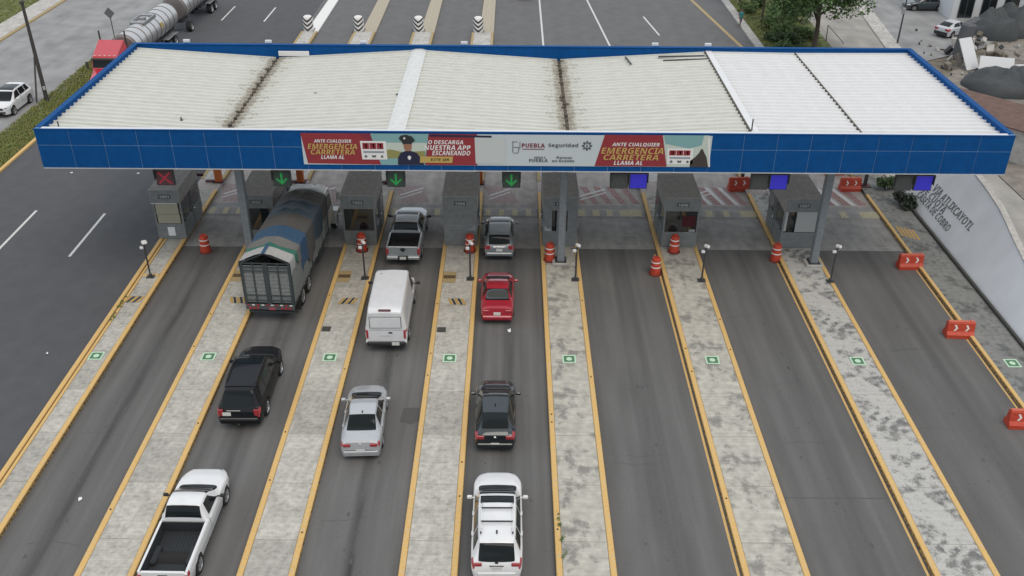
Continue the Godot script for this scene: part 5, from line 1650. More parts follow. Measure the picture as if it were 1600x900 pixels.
	car("white_van", "tall white panel van in the lane left of the red car", "van", Vector3(-6.02, 0, -37.95 - L / 2), 0.6, {
		"keys": k, "wheels": [0.98, 4.4, 0.36, 0.43, 0.9], "paint": car_paint(Color(0.68, 0.69, 0.71)), "windshield": [0.92, 1.62, 5.1],
		"side_windows": [[1.25, 1.62, 2.1, 2.1]], "doors": [2.16], "mirror": [1.35, 1.42, 1.24], "mirror_paint": trim_mat, "bulge": 0.4,
		"tail": [L - 0.14, L - 0.03, 2.8, 3.95, 0.9, 1.05, 0.12, 0.5, L - 0.02], "head": [0.1, 0.5, 2.6, 3.7], "plate": Vector3(0.45, 0.56, L + 0.1),
		"boxes": [["bumper", Vector3(0, 0.52, L + 0.0), Vector3(1.9, 0.24, 0.18), trim_mat, 0.05], ["blank_window_panel", Vector3(0, 1.72, L - 0.0), Vector3(1.5, 0.62, 0.03), car_paint(Color(0.68, 0.69, 0.71)), 0.02], ["panel_seal", Vector3(0, 1.72, L - 0.006), Vector3(1.56, 0.68, 0.03), trim_mat, 0.02], ["high_brake_lamp", Vector3(0, 2.37, L - 0.06), Vector3(0.6, 0.1, 0.1), mat(Color(0.1, 0.012, 0.02), 0.3), 0.03], ["emblem", Vector3(0.22, 1.14, L + 0.01), Vector3(0.2, 0.08, 0.03), trim_mat, 0.02], ["door_joint", Vector3(0, 1.3, L + 0.0), Vector3(1.6, 0.014, 0.02), trim_mat, 0.003], ["handle", Vector3(-0.05, 0.98, L + 0.01), Vector3(0.5, 0.03, 0.03), mat(Color(0.4, 0.42, 0.43), 0.4), 0.01]],
		"more": func(o, lf):
			antenna(o, Vector3(-0.5, 2.42, 2.2), trim_mat, 0.1)
			for sd in [-1, 1]:
				var m := M.new()
				m.cbox(Vector3(sd * 0.94, 0.62, L - 0.02), Vector3(0.1, 0.12, 0.1), 0.02)
				part("bumper_corner", m, white, o)
				var g: M = lf.patch(Vector2(2.2, 2.0), Vector2(2.2, 2.25), Vector2(5.2, 2.25), Vector2(5.2, 2.0), 0.01, 10, 2) if sd < 0 else lf.patch(Vector2(2.2, 11.75), Vector2(2.2, 12.0), Vector2(5.2, 12.0), Vector2(5.2, 11.75), 0.01, 10, 2)
				part("side_moulding", g, trim_mat, o)})

	# white single-cab pickup, bottom left
	L = 5.6
	var W := 0.92
	k = pickup_keys(L, W, 1.72, 1.32, 3.12, 1.04, 1.1, 0.62)
	var wp := {"L": L, "w": W, "c1": 3.12, "rail": 1.1, "floor": 0.62, "paint": white, "liner": liner, "tail_gate": white}
	car("white_pickup", "white single-cab pickup with an empty dark bed at bottom left", "pickup truck", Vector3(-11.97, 0, -22.98 - L / 2), -0.6, {
		"keys": k, "wheels": [1.0, 4.5, 0.37, 0.43, 0.8], "paint": white, "windshield": [1.42, 2.2], "bulge": 0.3,
		"side_windows": [[1.78, 2.24, 2.82, 2.72]], "doors": [2.94], "mirror": [1.82, 1.16, 1.08], "mirror_paint": trim_mat,
		"tail": [L - 0.14, L - 0.03, 2.6, 3.9, 0.82, 0.82, 0.14, 0.34, L + 0.0], "head": [0.1, 0.42, 2.6, 3.7],
		"boxes": [["bumper", Vector3(0, 0.5, L + 0.06), Vector3(1.7, 0.18, 0.18), trim_mat, 0.04]],
		"more": func(o, lf): pickup_bed(o, lf, wp)})

	# silver crew-cab pickup at the booth
	L = 5.6
	W = 0.98
	k = pickup_keys(L, W, 1.82, 1.3, 3.85, 1.1, 1.2, 0.72)
	var sp := {"L": L, "w": W, "c1": 3.85, "rail": 1.2, "floor": 0.72, "paint": silver, "liner": mat(Color(0.012, 0.012, 0.014), 0.8), "tail_gate": silver}
	car("silver_pickup", "silver crew-cab pickup with a dark bed stopped at the reflecting booth", "pickup truck", Vector3(-6.02, 0, -46.45 - L / 2), -0.5, {
		"keys": k, "wheels": [0.98, 4.5, 0.4, 0.46, 0.86], "paint": silver, "windshield": [1.4, 2.18], "bulge": 0.3,
		"side_windows": [[1.76, 2.22, 2.74, 2.74], [2.84, 2.84, 3.6, 3.5]], "doors": [2.79, 3.7], "mirror": [1.82, 1.24, 1.18], "mirror_paint": trim_mat, "handle": trim_mat,
		"tail": [L - 0.16, L - 0.03, 2.6, 3.9, 0.88, 0.92, 0.14, 0.4, L + 0.0], "head": [0.1, 0.42, 2.6, 3.7], "plate": Vector3(0, 0.58, L + 0.16),
		"boxes": [["bumper", Vector3(0, 0.56, L + 0.06), Vector3(1.84, 0.2, 0.18), silver, 0.04], ["bumper_centre", Vector3(0, 0.57, L + 0.085), Vector3(0.6, 0.19, 0.15), trim_mat, 0.02], ["emblem", Vector3(0, 1.04, L + 0.02), Vector3(0.2, 0.22, 0.04), trim_mat, 0.03]],
		"more": func(o, lf):
			pickup_bed(o, lf, sp)
			part("sunroof", lf.patch(Vector2(2.3, 5.7), Vector2(2.3, 8.3), Vector2(2.72, 8.3), Vector2(2.72, 5.7), 0.006), glass_mat, o, 40)
			var m := M.new()
			m.cbox(Vector3(0.1, 0.76, 4.9), Vector3(0.34, 0.06, 0.2), 0.02)
			part("bed_mat_scrap", m, mm.pale_panel, o)})

	# vehicles at the far edges of the picture
	L = 4.45
	k = suv_keys(L, 0.92, 1.68, 1.02)
	car("white_crossover", "white crossover facing the camera on the frontage road at far left", "car", Vector3(-39.25, 0, -68.75 - L / 2), 179, {
		"keys": k, "wheels": [0.86, 3.52, 0.35, 0.41, 0.82], "paint": white, "windshield": [1.09, 1.8], "rear_window": [3.94, 4.28],
		"side_windows": [[1.34, 1.86, 2.3, 2.3], [2.38, 2.38, 3.2, 3.2], [3.28, 3.28, 3.9, 3.72]], "doors": [2.34, 3.24], "mirror": [1.5, 1.1, 1.05],
		"tail": [L - 0.3, L - 0.04, 3.1, 4.0], "head": [0.06, 0.5, 2.9, 3.8], "boxes": [["grille", Vector3(0, 0.72, 0.0), Vector3(1.0, 0.16, 0.05), trim_mat], ["lower_grille", Vector3(0, 0.46, 0.0), Vector3(1.3, 0.14, 0.06), trim_mat]],
		"more": func(o, lf): part("sunroof", lf.patch(Vector2(1.9, 5.7), Vector2(1.9, 8.3), Vector2(3.2, 8.3), Vector2(3.2, 5.7), 0.006), glass_mat, o, 40)})
	L = 4.6
	k = sedan_keys(L, 0.88, 1.45)
	car("grey_sedan", "dark grey saloon parked across the side road at top right", "car", Vector3(44.3, 0, -103.0), 90, {
		"keys": k, "wheels": [0.88, 3.56, 0.32, 0.38, 0.75], "paint": car_paint(Color(0.05, 0.065, 0.07), 0.4), "windshield": [1.19, 2.0], "rear_window": [3.1, 3.78],
		"side_windows": [[1.42, 2.02, 2.4, 2.4], [2.48, 2.48, 3.42, 3.1]], "mirror": [1.55, 1.02, 0.98], "tail": [L - 0.2, L - 0.05, 2.7, 3.9], "head": [0.1, 0.42, 2.6, 3.7]})
	L = 4.2
	k = sedan_keys(L, 0.86, 1.44, false)
	car("white_hatchback", "pale hatchback with red tail lamps nosed against the rubble heap at top right", "car", Vector3(43.6, 0, -93.6), -55, {
		"keys": k, "wheels": [0.84, 3.34, 0.31, 0.37, 0.74], "paint": car_paint(Color(0.5, 0.52, 0.55)), "windshield": [1.09, 1.82], "rear_window": [3.14, 3.84],
		"side_windows": [[1.3, 1.86, 2.26, 2.26], [2.34, 2.34, 3.3, 3.0]], "mirror": [1.46, 1.02, 0.97], "tail": [L - 0.3, L - 0.03, 2.5, 4.1, 0.56, 0.84, 0.36, 0.2, L - 0.03], "head": [0.1, 0.4, 2.6, 3.7],
		"boxes": [["bumper", Vector3(0, 0.46, L - 0.03), Vector3(1.45, 0.3, 0.16), trim_mat, 0.05]]})
	L = 4.3
	k = sedan_keys(L, 0.87, 1.44)
	car("black_sedan", "black car leaving the plaza, cut by the top edge", "car", Vector3(1.25, 0, -105.6 - L / 2), 0, {
		"keys": k, "wheels": [0.82, 3.3, 0.3, 0.36, 0.74], "paint": black, "windshield": [1.12, 1.87], "rear_window": [2.9, 3.5],
		"side_windows": [[1.32, 1.9, 2.26, 2.26], [2.34, 2.34, 3.2, 2.88]], "mirror": [1.46, 1.0, 0.96], "tail": [L - 0.16, L - 0.05, 2.7, 3.8, 0.56, 0.82, 0.3, 0.13, L - 0.03], "plate": Vector3(0, 0.6, L)})

# the open bed of a pickup: dark liner, rails, tailgate, rear window of the cab
func pickup_bed(o: Node3D, lf: Loft, p: Dictionary) -> void:
	var L: float = p.L
	var w: float = p.w
	var c1: float = p.c1
	var m := M.new()
	var fl: float = p.floor
	var ri: float = p.rail
	m.box(Vector3(0, fl + 0.03, (c1 + L) / 2 - 0.02), Vector3(1.62 * w, 0.03, L - c1 - 0.2))
	m.box(Vector3(0, (fl + ri) / 2, c1 + 0.08), Vector3(1.7 * w, ri - fl + 0.02, 0.04))
	m.box(Vector3(0, (fl + ri) / 2 - 0.02, L - 0.12), Vector3(1.7 * w, ri - fl - 0.02, 0.03))
	for sd in [-1, 1]:
		m.hexa([Vector3(sd * 0.80 * w, fl, c1 + 0.1), Vector3(sd * 0.78 * w, fl, c1 + 0.1), Vector3(sd * 0.90 * w, ri - 0.004, c1 + 0.1), Vector3(sd * 0.86 * w, ri - 0.004, c1 + 0.1),
			Vector3(sd * 0.80 * w, fl, L - 0.14), Vector3(sd * 0.78 * w, fl, L - 0.14), Vector3(sd * 0.90 * w, ri - 0.004, L - 0.14), Vector3(sd * 0.86 * w, ri - 0.004, L - 0.14)])
		var az: float = lf.arches[1][0]
		m.cbox(Vector3(sd * 0.70 * w, fl + 0.12, az), Vector3(0.24, 0.26, 0.85), 0.06)
	for i in 11:     # ribs of the liner
		m.box(Vector3((i - 5) * 0.132 * w, fl + 0.05, (c1 + L) / 2 - 0.02), Vector3(0.05, 0.02, L - c1 - 0.3))
	part("bed_liner", m, p.liner, o)
	for sd in [-1, 1]:
		var r := M.new()
		r.cbox(Vector3(sd * 0.905 * w, ri + 0.005, (c1 + L) / 2), Vector3(0.09, 0.03, L - c1 - 0.04), 0.01)
		part("bed_rail", r, p.paint, o)
	var t := M.new()
	t.cbox(Vector3(0, (ri + 0.56) / 2 + 0.02, L - 0.04), Vector3(1.66 * w, ri - 0.56, 0.1), 0.02)
	var tg := part("tailgate", t, p.tail_gate, o)
	t = M.new()
	t.cbox(Vector3(0, ri - 0.14, L + 0.015), Vector3(0.34, 0.07, 0.02), 0.008)
	part("handle", t, trim_mat, tg)
	# cab back: the roof runs down to the rail over the last quarter metre; glass lies on that slope
	var h0 := Vector2(c1 - 0.23, 5.3)
	part("cab_rear_window", lf.patch(h0 + Vector2(0.02, 0), Vector2(c1 - 0.21, 8.7), Vector2(c1 - 0.02, 8.85), Vector2(c1 - 0.02, 5.15), 0.012, 8, 8), glass_mat, o, 40)

# six-wheel cargo truck with a peaked tarpaulin of coloured strips over a slatted body
func build_truck() -> void:
	var o := thing("cargo_truck", "cargo truck with blue, grey and green tarpaulin strips over its slatted body", "truck", Vector3(-12.12, 0, -40.5), -2.3)
	var slat := textured(mottled(81, Color(0.2, 0.215, 0.21), 0.2, 0.04), 0.7, Vector3.ONE * 0.6)
	var frame := mat(Color(0.045, 0.055, 0.06), 0.6)
	var cabp := car_paint(Color(0.6, 0.62, 0.61))
	var dull_blue := textured(mottled(87, Color(0.045, 0.075, 0.1), 0.25, 0.04), 0.6, Vector3.ONE * 0.5)
	var blue := textured(mottled(82, Color(0.028, 0.08, 0.155), 0.2, 0.04), 0.6, Vector3.ONE * 0.5)
	var grey := textured(mottled(83, Color(0.15, 0.15, 0.145), 0.16, 0.04), 0.7, Vector3.ONE * 0.5)
	var brown := textured(mottled(84, Color(0.085, 0.082, 0.08), 0.16, 0.04), 0.7, Vector3.ONE * 0.5)
	var green := textured(mottled(85, Color(0.025, 0.15, 0.105), 0.16, 0.04), 0.6, Vector3.ONE * 0.5)
	var pale := textured(mottled(86, Color(0.38, 0.38, 0.37), 0.12, 0.04), 0.6, Vector3.ONE * 0.5)
	var hw := 1.24
	var Lb := 8.2
	var fl := 1.1
	var eave := 3.55
	# chassis
	var m := M.new()
	m.box(Vector3(-0.42, 0.85, -5.8), Vector3(0.12, 0.26, 11.4))
	m.box(Vector3(0.42, 0.85, -5.8), Vector3(0.12, 0.26, 11.4))
	m.box(Vector3(0, 0.7, -1.9), Vector3(1.9, 0.14, 0.14))
	m.box(Vector3(0, 0.7, -3.2), Vector3(1.9, 0.14, 0.14))
	m.box(Vector3(0, 0.62, -0.12), Vector3(2.3, 0.1, 0.1))
	m.box(Vector3(0.95, 0.75, -6.4), Vector3(0.5, 0.5, 1.1))
	part("chassis", m, frame, o)
	for z in [-1.9, -3.2]:
		for sd in [-1, 1]:
			for dx in [0.0, 0.3]:
				wheel(o, Vector3(sd * (1.06 - dx), 0.5, z), 0.5, 0.26, sd)
	for sd in [-1, 1]:
		wheel(o, Vector3(sd * 1.02, 0.5, -10.7), 0.5, 0.28, sd)
		var mf := M.new()
		mf.cbox(Vector3(sd * 1.04, 0.62, -0.9), Vector3(0.5, 0.7, 0.02), 0.005)
		part("mud_flap", mf, trim_mat, o)
	m = M.new()
	m.box(Vector3(0, fl - 0.06, -Lb / 2), Vector3(2 * hw, 0.12, Lb))
	part("floor", m, frame, o)
	# slatted sides: planks between posts
	for sd in [-1, 1]:
		for k in 10:
			m = M.new()
			m.box(Vector3(sd * (hw - 0.03), fl + 0.12 + k * 0.215, -Lb / 2), Vector3(0.035, 0.19, Lb - 0.06))
			part("side_plank", m, slat, o)
		for k in 9:
			m = M.new()
			m.box(Vector3(sd * (hw + 0.01), (fl + eave - 0.32 * k / 8.0) / 2, -0.05 - k * (Lb - 0.1) / 8), Vector3(0.06, eave - 0.32 * k / 8.0 - fl, 0.08))
			part("side_post", m, frame if k % 4 == 0 else slat, o)
	# rear: frame, two doors of horizontal planks with posts
	for sd in [-1, 1]:
		for k in 10:
			m = M.new()
			m.cbox(Vector3(sd * 0.63, fl + 0.2 + k * 0.215, -0.03), Vector3(1.0, 0.195, 0.04), 0.006)
			part("rear_plank", m, slat, o)
		for x in [0.62, 1.17]:
			m = M.new()
			m.box(Vector3(sd * x, (fl + eave) / 2 + 0.02, 0.005), Vector3(0.07 if x < 1 else 0.1, eave - fl - 0.1, 0.06))
			part("rear_post", m, frame, o)
	m = M.new()
	m.box(Vector3(0, (fl + eave) / 2, 0.006), Vector3(0.24, eave - fl - 0.1, 0.06))
	part("rear_post", m, frame, o)
	for y in [fl + 0.25, fl + 0.55, eave - 0.5, eave - 0.28, eave - 0.06]:
		m = M.new()
		m.box(Vector3(0, y, 0.035), Vector3(2 * hw - 0.1, 0.05, 0.04))
		part("rear_rail", m, frame, o)
	m = M.new()
	m.cbox(Vector3(0, fl - 0.14, 0.02), Vector3(2 * hw, 0.3, 0.1), 0.02)
	part("rear_sill", m, mat(Color(0.07, 0.075, 0.08), 0.6), o)
	for k in 10:
		m = M.new()
		m.box(Vector3(-1.08 + k * 0.24, fl + 0.0, 0.075), Vector3(0.14, 0.07, 0.012))
		part("reflector", m, lamp_mat if k % 2 == 0 else plate_mat, o)
	for sd in [-1, 1]:
		for k in 3:
			m = M.new()
			m.lathe([Vector2(0, 0), Vector2(0.07, 0.0), Vector2(0.06, 0.03), Vector2(0, 0.035)], 12, Transform3D(Basis(Vector3.RIGHT, PI / 2), Vector3(sd * (0.62 + k * 0.19), fl - 0.18, 0.07)))
			part("tail_lamp", m, lamp_mat, o)
	m = M.new()
	m.box(Vector3(0.1, fl - 0.2, 0.075), Vector3(0.34, 0.16, 0.012))
	part("license_plate", m, mat(Color(0.3, 0.08, 0.1), 0.5), o)
	# tarpaulin strips, rear to front: [from, to, material, drop on the right, drop on the left]
	var strips := [[0.04, -0.85, pale, 0.75, 0.35], [-0.85, -1.3, green, 0.5, 0.3], [-1.3, -2.0, grey, 0.7, 0.4], [-2.0, -3.35, blue, 1.5, 0.5], [-3.35, -5.0, brown, 1.75, 0.5], [-5.0, -6.9, dull_blue, 1.4, 0.5], [-6.9, -8.3, brown, 1.1, 0.5]]
	var rr := RandomNumberGenerator.new()
	rr.seed = 77
	for s in strips:
		var g := []
		var n := maxi(4, int((s[0] - s[1]) / 0.13))
		for i in n + 1:
			var z: float = lerpf(s[0], s[1], float(i) / n)
			var sag := 0.055 * sin(z * 5.4) + 0.045 * sin(z * 2.3 + 1) + 0.025 * sin(z * 11.0)
			var over := 0.008 * strips.find(s)
			var row := []
			var ev := eave + 0.32 * z / 8.2
			var pk := 0.5 + 0.14 * z / 8.2
			for k in [[-hw - 0.05, ev - s[4] - 0.06 * sin(z * 3.1)], [-hw - 0.05, ev - 0.05], [-hw + 0.02, ev + 0.04], [-hw * 0.66, ev + 0.2 + sag * 0.5], [-hw * 0.33, ev + 0.36 + sag], [-0.06, ev + pk], [0.06, ev + pk], [hw * 0.33, ev + 0.36 + sag], [hw * 0.66, ev + 0.2 + sag * 0.5], [hw - 0.02, ev + 0.04], [hw + 0.05, ev - 0.05], [hw + 0.06 + 0.02 * sin(z * 4.0), ev - s[3] * 0.5], [hw + 0.05 + 0.03 * sin(z * 3.0), ev - s[3] - 0.1 * sin(z * 2.7)]]:
				row.append(Vector3(k[0], k[1] + over * 0.3, z))
			g.append(row)
		g.reverse()
		for row in g: row.reverse()
		m = M.new()
		m.grid(g)
		part("tarpaulin_strip", m, s[2], o, 50)
	m = M.new()
	m.grid([[Vector3(0.09, eave + 0.5, -0.95), Vector3(-0.09, eave + 0.5, -0.95)].map(func(v): return v + Vector3(0, 0.012, 0)), [Vector3(0.09, eave + 0.51, 0.06), Vector3(-0.09, eave + 0.51, 0.06)]])
	part("tarpaulin_strap", m, blue, o)
	for z in [-0.05, -2.1, -4.1, -6.1, -8.15]:      # bows that carry the tarpaulin
		m = M.new()
		m.tube([Vector3(-hw, eave - 0.1 + 0.04 * z, z), Vector3(0, eave + 0.44 + 0.057 * z, z), Vector3(hw, eave - 0.1 + 0.04 * z, z)], [0.03, 0.03, 0.03], 6)
		part("bow", m, frame, o)
	# front wall of the body, cab, bonnet
	m = M.new()
	m.box(Vector3(0, (fl + eave) / 2 - 0.15, -Lb + 0.02), Vector3(2 * hw, eave - fl - 0.3, 0.06))
	part("headboard", m, pale, o)
	m = M.new()
	m.hexa([Vector3(-1.1, 0.95, -7.7), Vector3(1.1, 0.95, -7.7), Vector3(-1.05, 3.2, -7.75), Vector3(1.05, 3.2, -7.75), Vector3(-1.1, 0.95, -9.3), Vector3(1.1, 0.95, -9.3), Vector3(-0.98, 3.02, -8.95), Vector3(0.98, 3.02, -8.95)])
	m.hexa([Vector3(-0.98, 3.2, -7.8), Vector3(0.98, 3.2, -7.8), Vector3(-0.9, 3.5, -7.9), Vector3(0.9, 3.5, -7.9), Vector3(-0.9, 3.02, -8.9), Vector3(0.9, 3.02, -8.9), Vector3(-0.75, 3.3, -8.7), Vector3(0.75, 3.3, -8.7)])
	var cab := part("cab", m, cabp, o)
	cab.position = Vector3(0.12, 0.12, -0.72)
	m = M.new()
	m.quad(Vector3(0.98, 2.05, -9.145), Vector3(-0.98, 2.05, -9.145), Vector3(-0.9, 2.85, -9.01), Vector3(0.9, 2.85, -9.01))
	part("windshield", m, glass_mat, cab)
	for sd in [-1, 1]:
		m = M.new()
		var q := [Vector3(sd * 1.085, 1.95, -7.95), Vector3(sd * 1.075, 1.95, -9.0), Vector3(sd * 1.04, 2.75, -8.8), Vector3(sd * 1.065, 2.75, -7.95)]
		if sd < 0: q.reverse()
		m.quad(q[0], q[1], q[2], q[3])
		part("side_window", m, glass_mat, cab)
		m = M.new()
		m.cbox(Vector3(sd * 1.42, 2.35, -9.2), Vector3(0.2, 0.5, 0.1), 0.03)
		m.tube([Vector3(sd * 1.0, 2.75, -9.0), Vector3(sd * 1.42, 2.65, -9.2)], [0.025, 0.025], 6)
		m.tube([Vector3(sd * 1.0, 1.9, -9.1), Vector3(sd * 1.42, 2.05, -9.2)], [0.025, 0.025], 6)
		part("mirror", m, mm.white, cab)
	m = M.new()
	m.hexa([Vector3(-0.95, 0.8, -9.3), Vector3(0.95, 0.8, -9.3), Vector3(-0.8, 1.85, -9.25), Vector3(0.8, 1.85, -9.25), Vector3(-0.85, 0.8, -10.6), Vector3(0.85, 0.8, -10.6), Vector3(-0.68, 1.55, -10.55), Vector3(0.68, 1.55, -10.55)])
	part("bonnet", m, cabp, cab)
	for sd in [-1, 1]:
		m = M.new()
		m.prism(PackedVector2Array([Vector2(-0.75, 0.55), Vector2(-0.6, 0.95), Vector2(-0.3, 1.18), Vector2(0.3, 1.18), Vector2(0.6, 0.95), Vector2(0.75, 0.55), Vector2(0.6, 0.6), Vector2(0.42, 0.9), Vector2(-0.42, 0.9), Vector2(-0.6, 0.6)]), 0.36, Transform3D(Basis(Vector3.UP, PI / 2), Vector3(1.22 if sd > 0 else -0.86, 0, -9.9)))
		part("wing", m, cabp, cab)
	m = M.new()
	m.cbox(Vector3(0, 0.6, -11.55), Vector3(2.2, 0.28, 0.16), 0.04)
	part("front_bumper", m, chrome_mat, o)
	m = M.new()
	m.tube([Vector3(0.3, 3.2, -8.3), Vector3(0.3, 3.36, -8.3), Vector3(0.35, 3.38, -8.6)], [0.04, 0.04, 0.06], 8)
	part("air_horn", m, chrome_mat, cab)

# red road tractor hauling two polished tanks towards the camera
func build_tanker() -> void:
	var o := thing("tanker_truck", "red road tractor pulling two ribbed silver tank trailers towards the camera", "tanker truck", Vector3(-32.95, 0, -72.6), 179)
	var red := car_paint(Color(0.5, 0.02, 0.035))
	var tank := mat(Color(0.56, 0.55, 0.54), 0.34, 0.75)
	var head := mat(Color(0.2, 0.18, 0.175), 0.5, 0.4)
	var band := mat(Color(0.16, 0.14, 0.13), 0.5, 0.4)
	var grime := mat(Color(0.05, 0.05, 0.05), 0.8)
	# own axes: front at z = 0, rear at +z; turned to face the camera
	var m := M.new()
	m.box(Vector3(-0.42, 0.8, 4.6), Vector3(0.14, 0.28, 9.0))
	m.box(Vector3(0.42, 0.8, 4.6), Vector3(0.14, 0.28, 9.0))
	part("chassis", m, grime, o)
	m = M.new()     # bonnet, cab and roof fairing
	m.hexa([Vector3(-0.75, 0.7, 0.1), Vector3(0.75, 0.7, 0.1), Vector3(-0.6, 1.65, 0.2), Vector3(0.6, 1.65, 0.2), Vector3(-0.95, 0.7, 1.9), Vector3(0.95, 0.7, 1.9), Vector3(-0.85, 2.0, 1.9), Vector3(0.85, 2.0, 1.9)])
	part("bonnet", m, red, o)
	for sd in [-1, 1]:
		m = M.new()
		m.cbox(Vector3(sd * 0.98, 0.95, 0.95), Vector3(0.42, 0.5, 1.5), 0.12)
		part("wing", m, red, o)
	m = M.new()
	m.hexa([Vector3(-1.1, 0.8, 1.9), Vector3(1.1, 0.8, 1.9), Vector3(-1.0, 2.75, 2.3), Vector3(1.0, 2.75, 2.3), Vector3(-1.15, 0.8, 4.4), Vector3(1.15, 0.8, 4.4), Vector3(-1.15, 3.2, 4.4), Vector3(1.15, 3.2, 4.4)])
	m.hexa([Vector3(-1.0, 2.75, 2.3), Vector3(1.0, 2.75, 2.3), Vector3(-0.95, 2.95, 2.45), Vector3(0.95, 2.95, 2.45), Vector3(-1.14, 3.2, 4.38), Vector3(1.14, 3.2, 4.38), Vector3(-1.02, 3.75, 4.3), Vector3(1.02, 3.75, 4.3)])
	var cab := part("cab", m, red, o)
	m = M.new()
	m.quad(Vector3(0.98, 2.1, 2.14), Vector3(-0.98, 2.1, 2.14), Vector3(-0.93, 2.7, 2.265), Vector3(0.93, 2.7, 2.265))
	part("windshield", m, glass_mat, cab)
	m = M.new()
	m.box(Vector3(0, 2.78, 2.24), Vector3(2.0, 0.12, 0.22))
	part("sun_visor", m, grime, cab)
	for k in 5:
		m = M.new()
		m.cbox(Vector3(-0.8 + k * 0.4, 2.98, 2.5), Vector3(0.12, 0.07, 0.1), 0.02)
		part("marker_lamp", m, plate_mat, cab)
	for sd in [-1, 1]:
		m = M.new()
		m.tube([Vector3(sd * 1.05, 1.0, 4.65), Vector3(sd * 1.05, 4.4, 4.65)], [0.07, 0.07], 8)
		part("exhaust_stack", m, grime, o, 40)
		m = M.new()
		m.cbox(Vector3(sd * 1.4, 2.3, 2.1), Vector3(0.2, 0.6, 0.1), 0.03)
		m.tube([Vector3(sd * 1.05, 2.55, 2.2), Vector3(sd * 1.4, 2.5, 2.1)], [0.025, 0.025], 6)
		part("mirror", m, grime, cab)
		wheel(o, Vector3(sd * 1.0, 0.5, 1.0), 0.5, 0.28, sd)
		for z in [6.9, 8.2]: wheel(o, Vector3(sd * 1.0, 0.5, z), 0.5, 0.5, sd)
	for t in 2:
		var z0 := 6.3 + t * 12.9
		var ln := 11.0
		var y := 2.35
		var r := 1.16
		var xf := Transform3D(Basis(Vector3.RIGHT, PI / 2), Vector3(0, y, z0))
		var tr := part("tank_trailer", M.new(), tank, o)
		m = M.new()
		m.lathe([Vector2(r, 0.25), Vector2(r, ln - 0.25)], 40, xf)
		tr.mesh = m.commit(30)
		m = M.new()
		m.lathe([Vector2(0, 0), Vector2(r * 0.55, 0.02), Vector2(r * 0.9, 0.1), Vector2(r, 0.25)], 40, xf)
		m.lathe([Vector2(r, ln - 0.25), Vector2(r * 0.9, ln - 0.1), Vector2(r * 0.55, ln - 0.02), Vector2(0, ln)], 40, xf)
		part("tank_head", m, head, tr, 40)
		for k in 10:
			m = M.new()
			var a := 0.3 + k * (ln - 0.6) / 9
			m.lathe([Vector2(r, a - 0.05), Vector2(r + 0.035, a - 0.03), Vector2(r + 0.035, a + 0.03), Vector2(r, a + 0.05)], 40, xf)
			part("tank_ring", m, band, tr, 30)
		m = M.new()
		for x in [-0.62, 0.62]:
			m.box(Vector3(x, y + 1.1, z0 + 5.2), Vector3(0.1, 0.3, 2.8))
		m.box(Vector3(0, y + 1.18, z0 + 4.0), Vector3(1.3, 0.12, 0.5))
		m.box(Vector3(0, y + 1.18, z0 + 6.4), Vector3(1.3, 0.12, 0.5))
		m.lathe([Vector2(0.3, 1.1), Vector2(0.3, 1.32), Vector2(0, 1.36)], 16, Transform3D(Basis(), Vector3(0, y, z0 + 5.2)))
		part("walkway", m, mm.galvanised, tr)
		m = M.new()
		m.cbox(Vector3(1.13, y + 0.3, z0 + 6.4), Vector3(0.08, 0.5, 0.5), 0.02)
		m.cbox(Vector3(-1.13, y + 0.3, z0 + 6.4), Vector3(0.08, 0.5, 0.5), 0.02)
		part("placard", m, mat(Color(0.5, 0.38, 0.12), 0.6), tr)
		m = M.new()
		m.box(Vector3(0, 1.05, z0 + 8.4), Vector3(1.2, 0.3, 4.6))
		m.box(Vector3(0, 1.08, z0 + 1.2), Vector3(1.2, 0.3, 1.6))
		part("bogie_frame", m, grime, tr)
		for z in [z0 + 7.6, z0 + 9.0]:
			for sd in [-1, 1]:
				wheel(o, Vector3(sd * 1.0, 0.5, z), 0.5, 0.5, sd)
				m = M.new()
				m.cbox(Vector3(sd * 1.0, 1.12, z), Vector3(0.6, 0.06, 1.25), 0.02)
				part("mudguard", m, mm.galvanised, tr)
		if t == 1:
			for sd in [-1, 1]: wheel(o, Vector3(sd * 1.0, 0.5, z0 + 0.9), 0.5, 0.5, sd)

# ---------------------------------------------------------------- things around the plaza
func foliage(rr: RandomNumberGenerator, clumps: Array, per: int, leaf: float) -> M:
	var m := M.new()
	for c in clumps:
		for k in per:
			var d := Vector3(rr.randfn(), rr.randfn() * 0.8, rr.randfn())
			d = d.normalized() * pow(rr.randf(), 0.45) * c[1]
			var p: Vector3 = c[0] + d
			var b := Basis.from_euler(Vector3(rr.randf_range(-0.9, 0.9), rr.randf() * TAU, rr.randf_range(-0.9, 0.9)))
			var s := leaf * rr.randf_range(0.6, 1.3)
			m.quad(p + b * Vector3(-s * 0.5, 0, 0), p + b * Vector3(0, 0.0, s), p + b * Vector3(s * 0.5, s * 0.08, 0), p + b * Vector3(0, 0, -s))
	return m

func leaf_mat(c: Color) -> StandardMaterial3D:
	var m := textured(mottled(int(c.g * 9000), c, 0.35, 0.05, 128), 0.75, Vector3.ONE * 0.35)
	m.backlight_enabled = true
	m.backlight = Color(0.1, 0.16, 0.04)
	return m

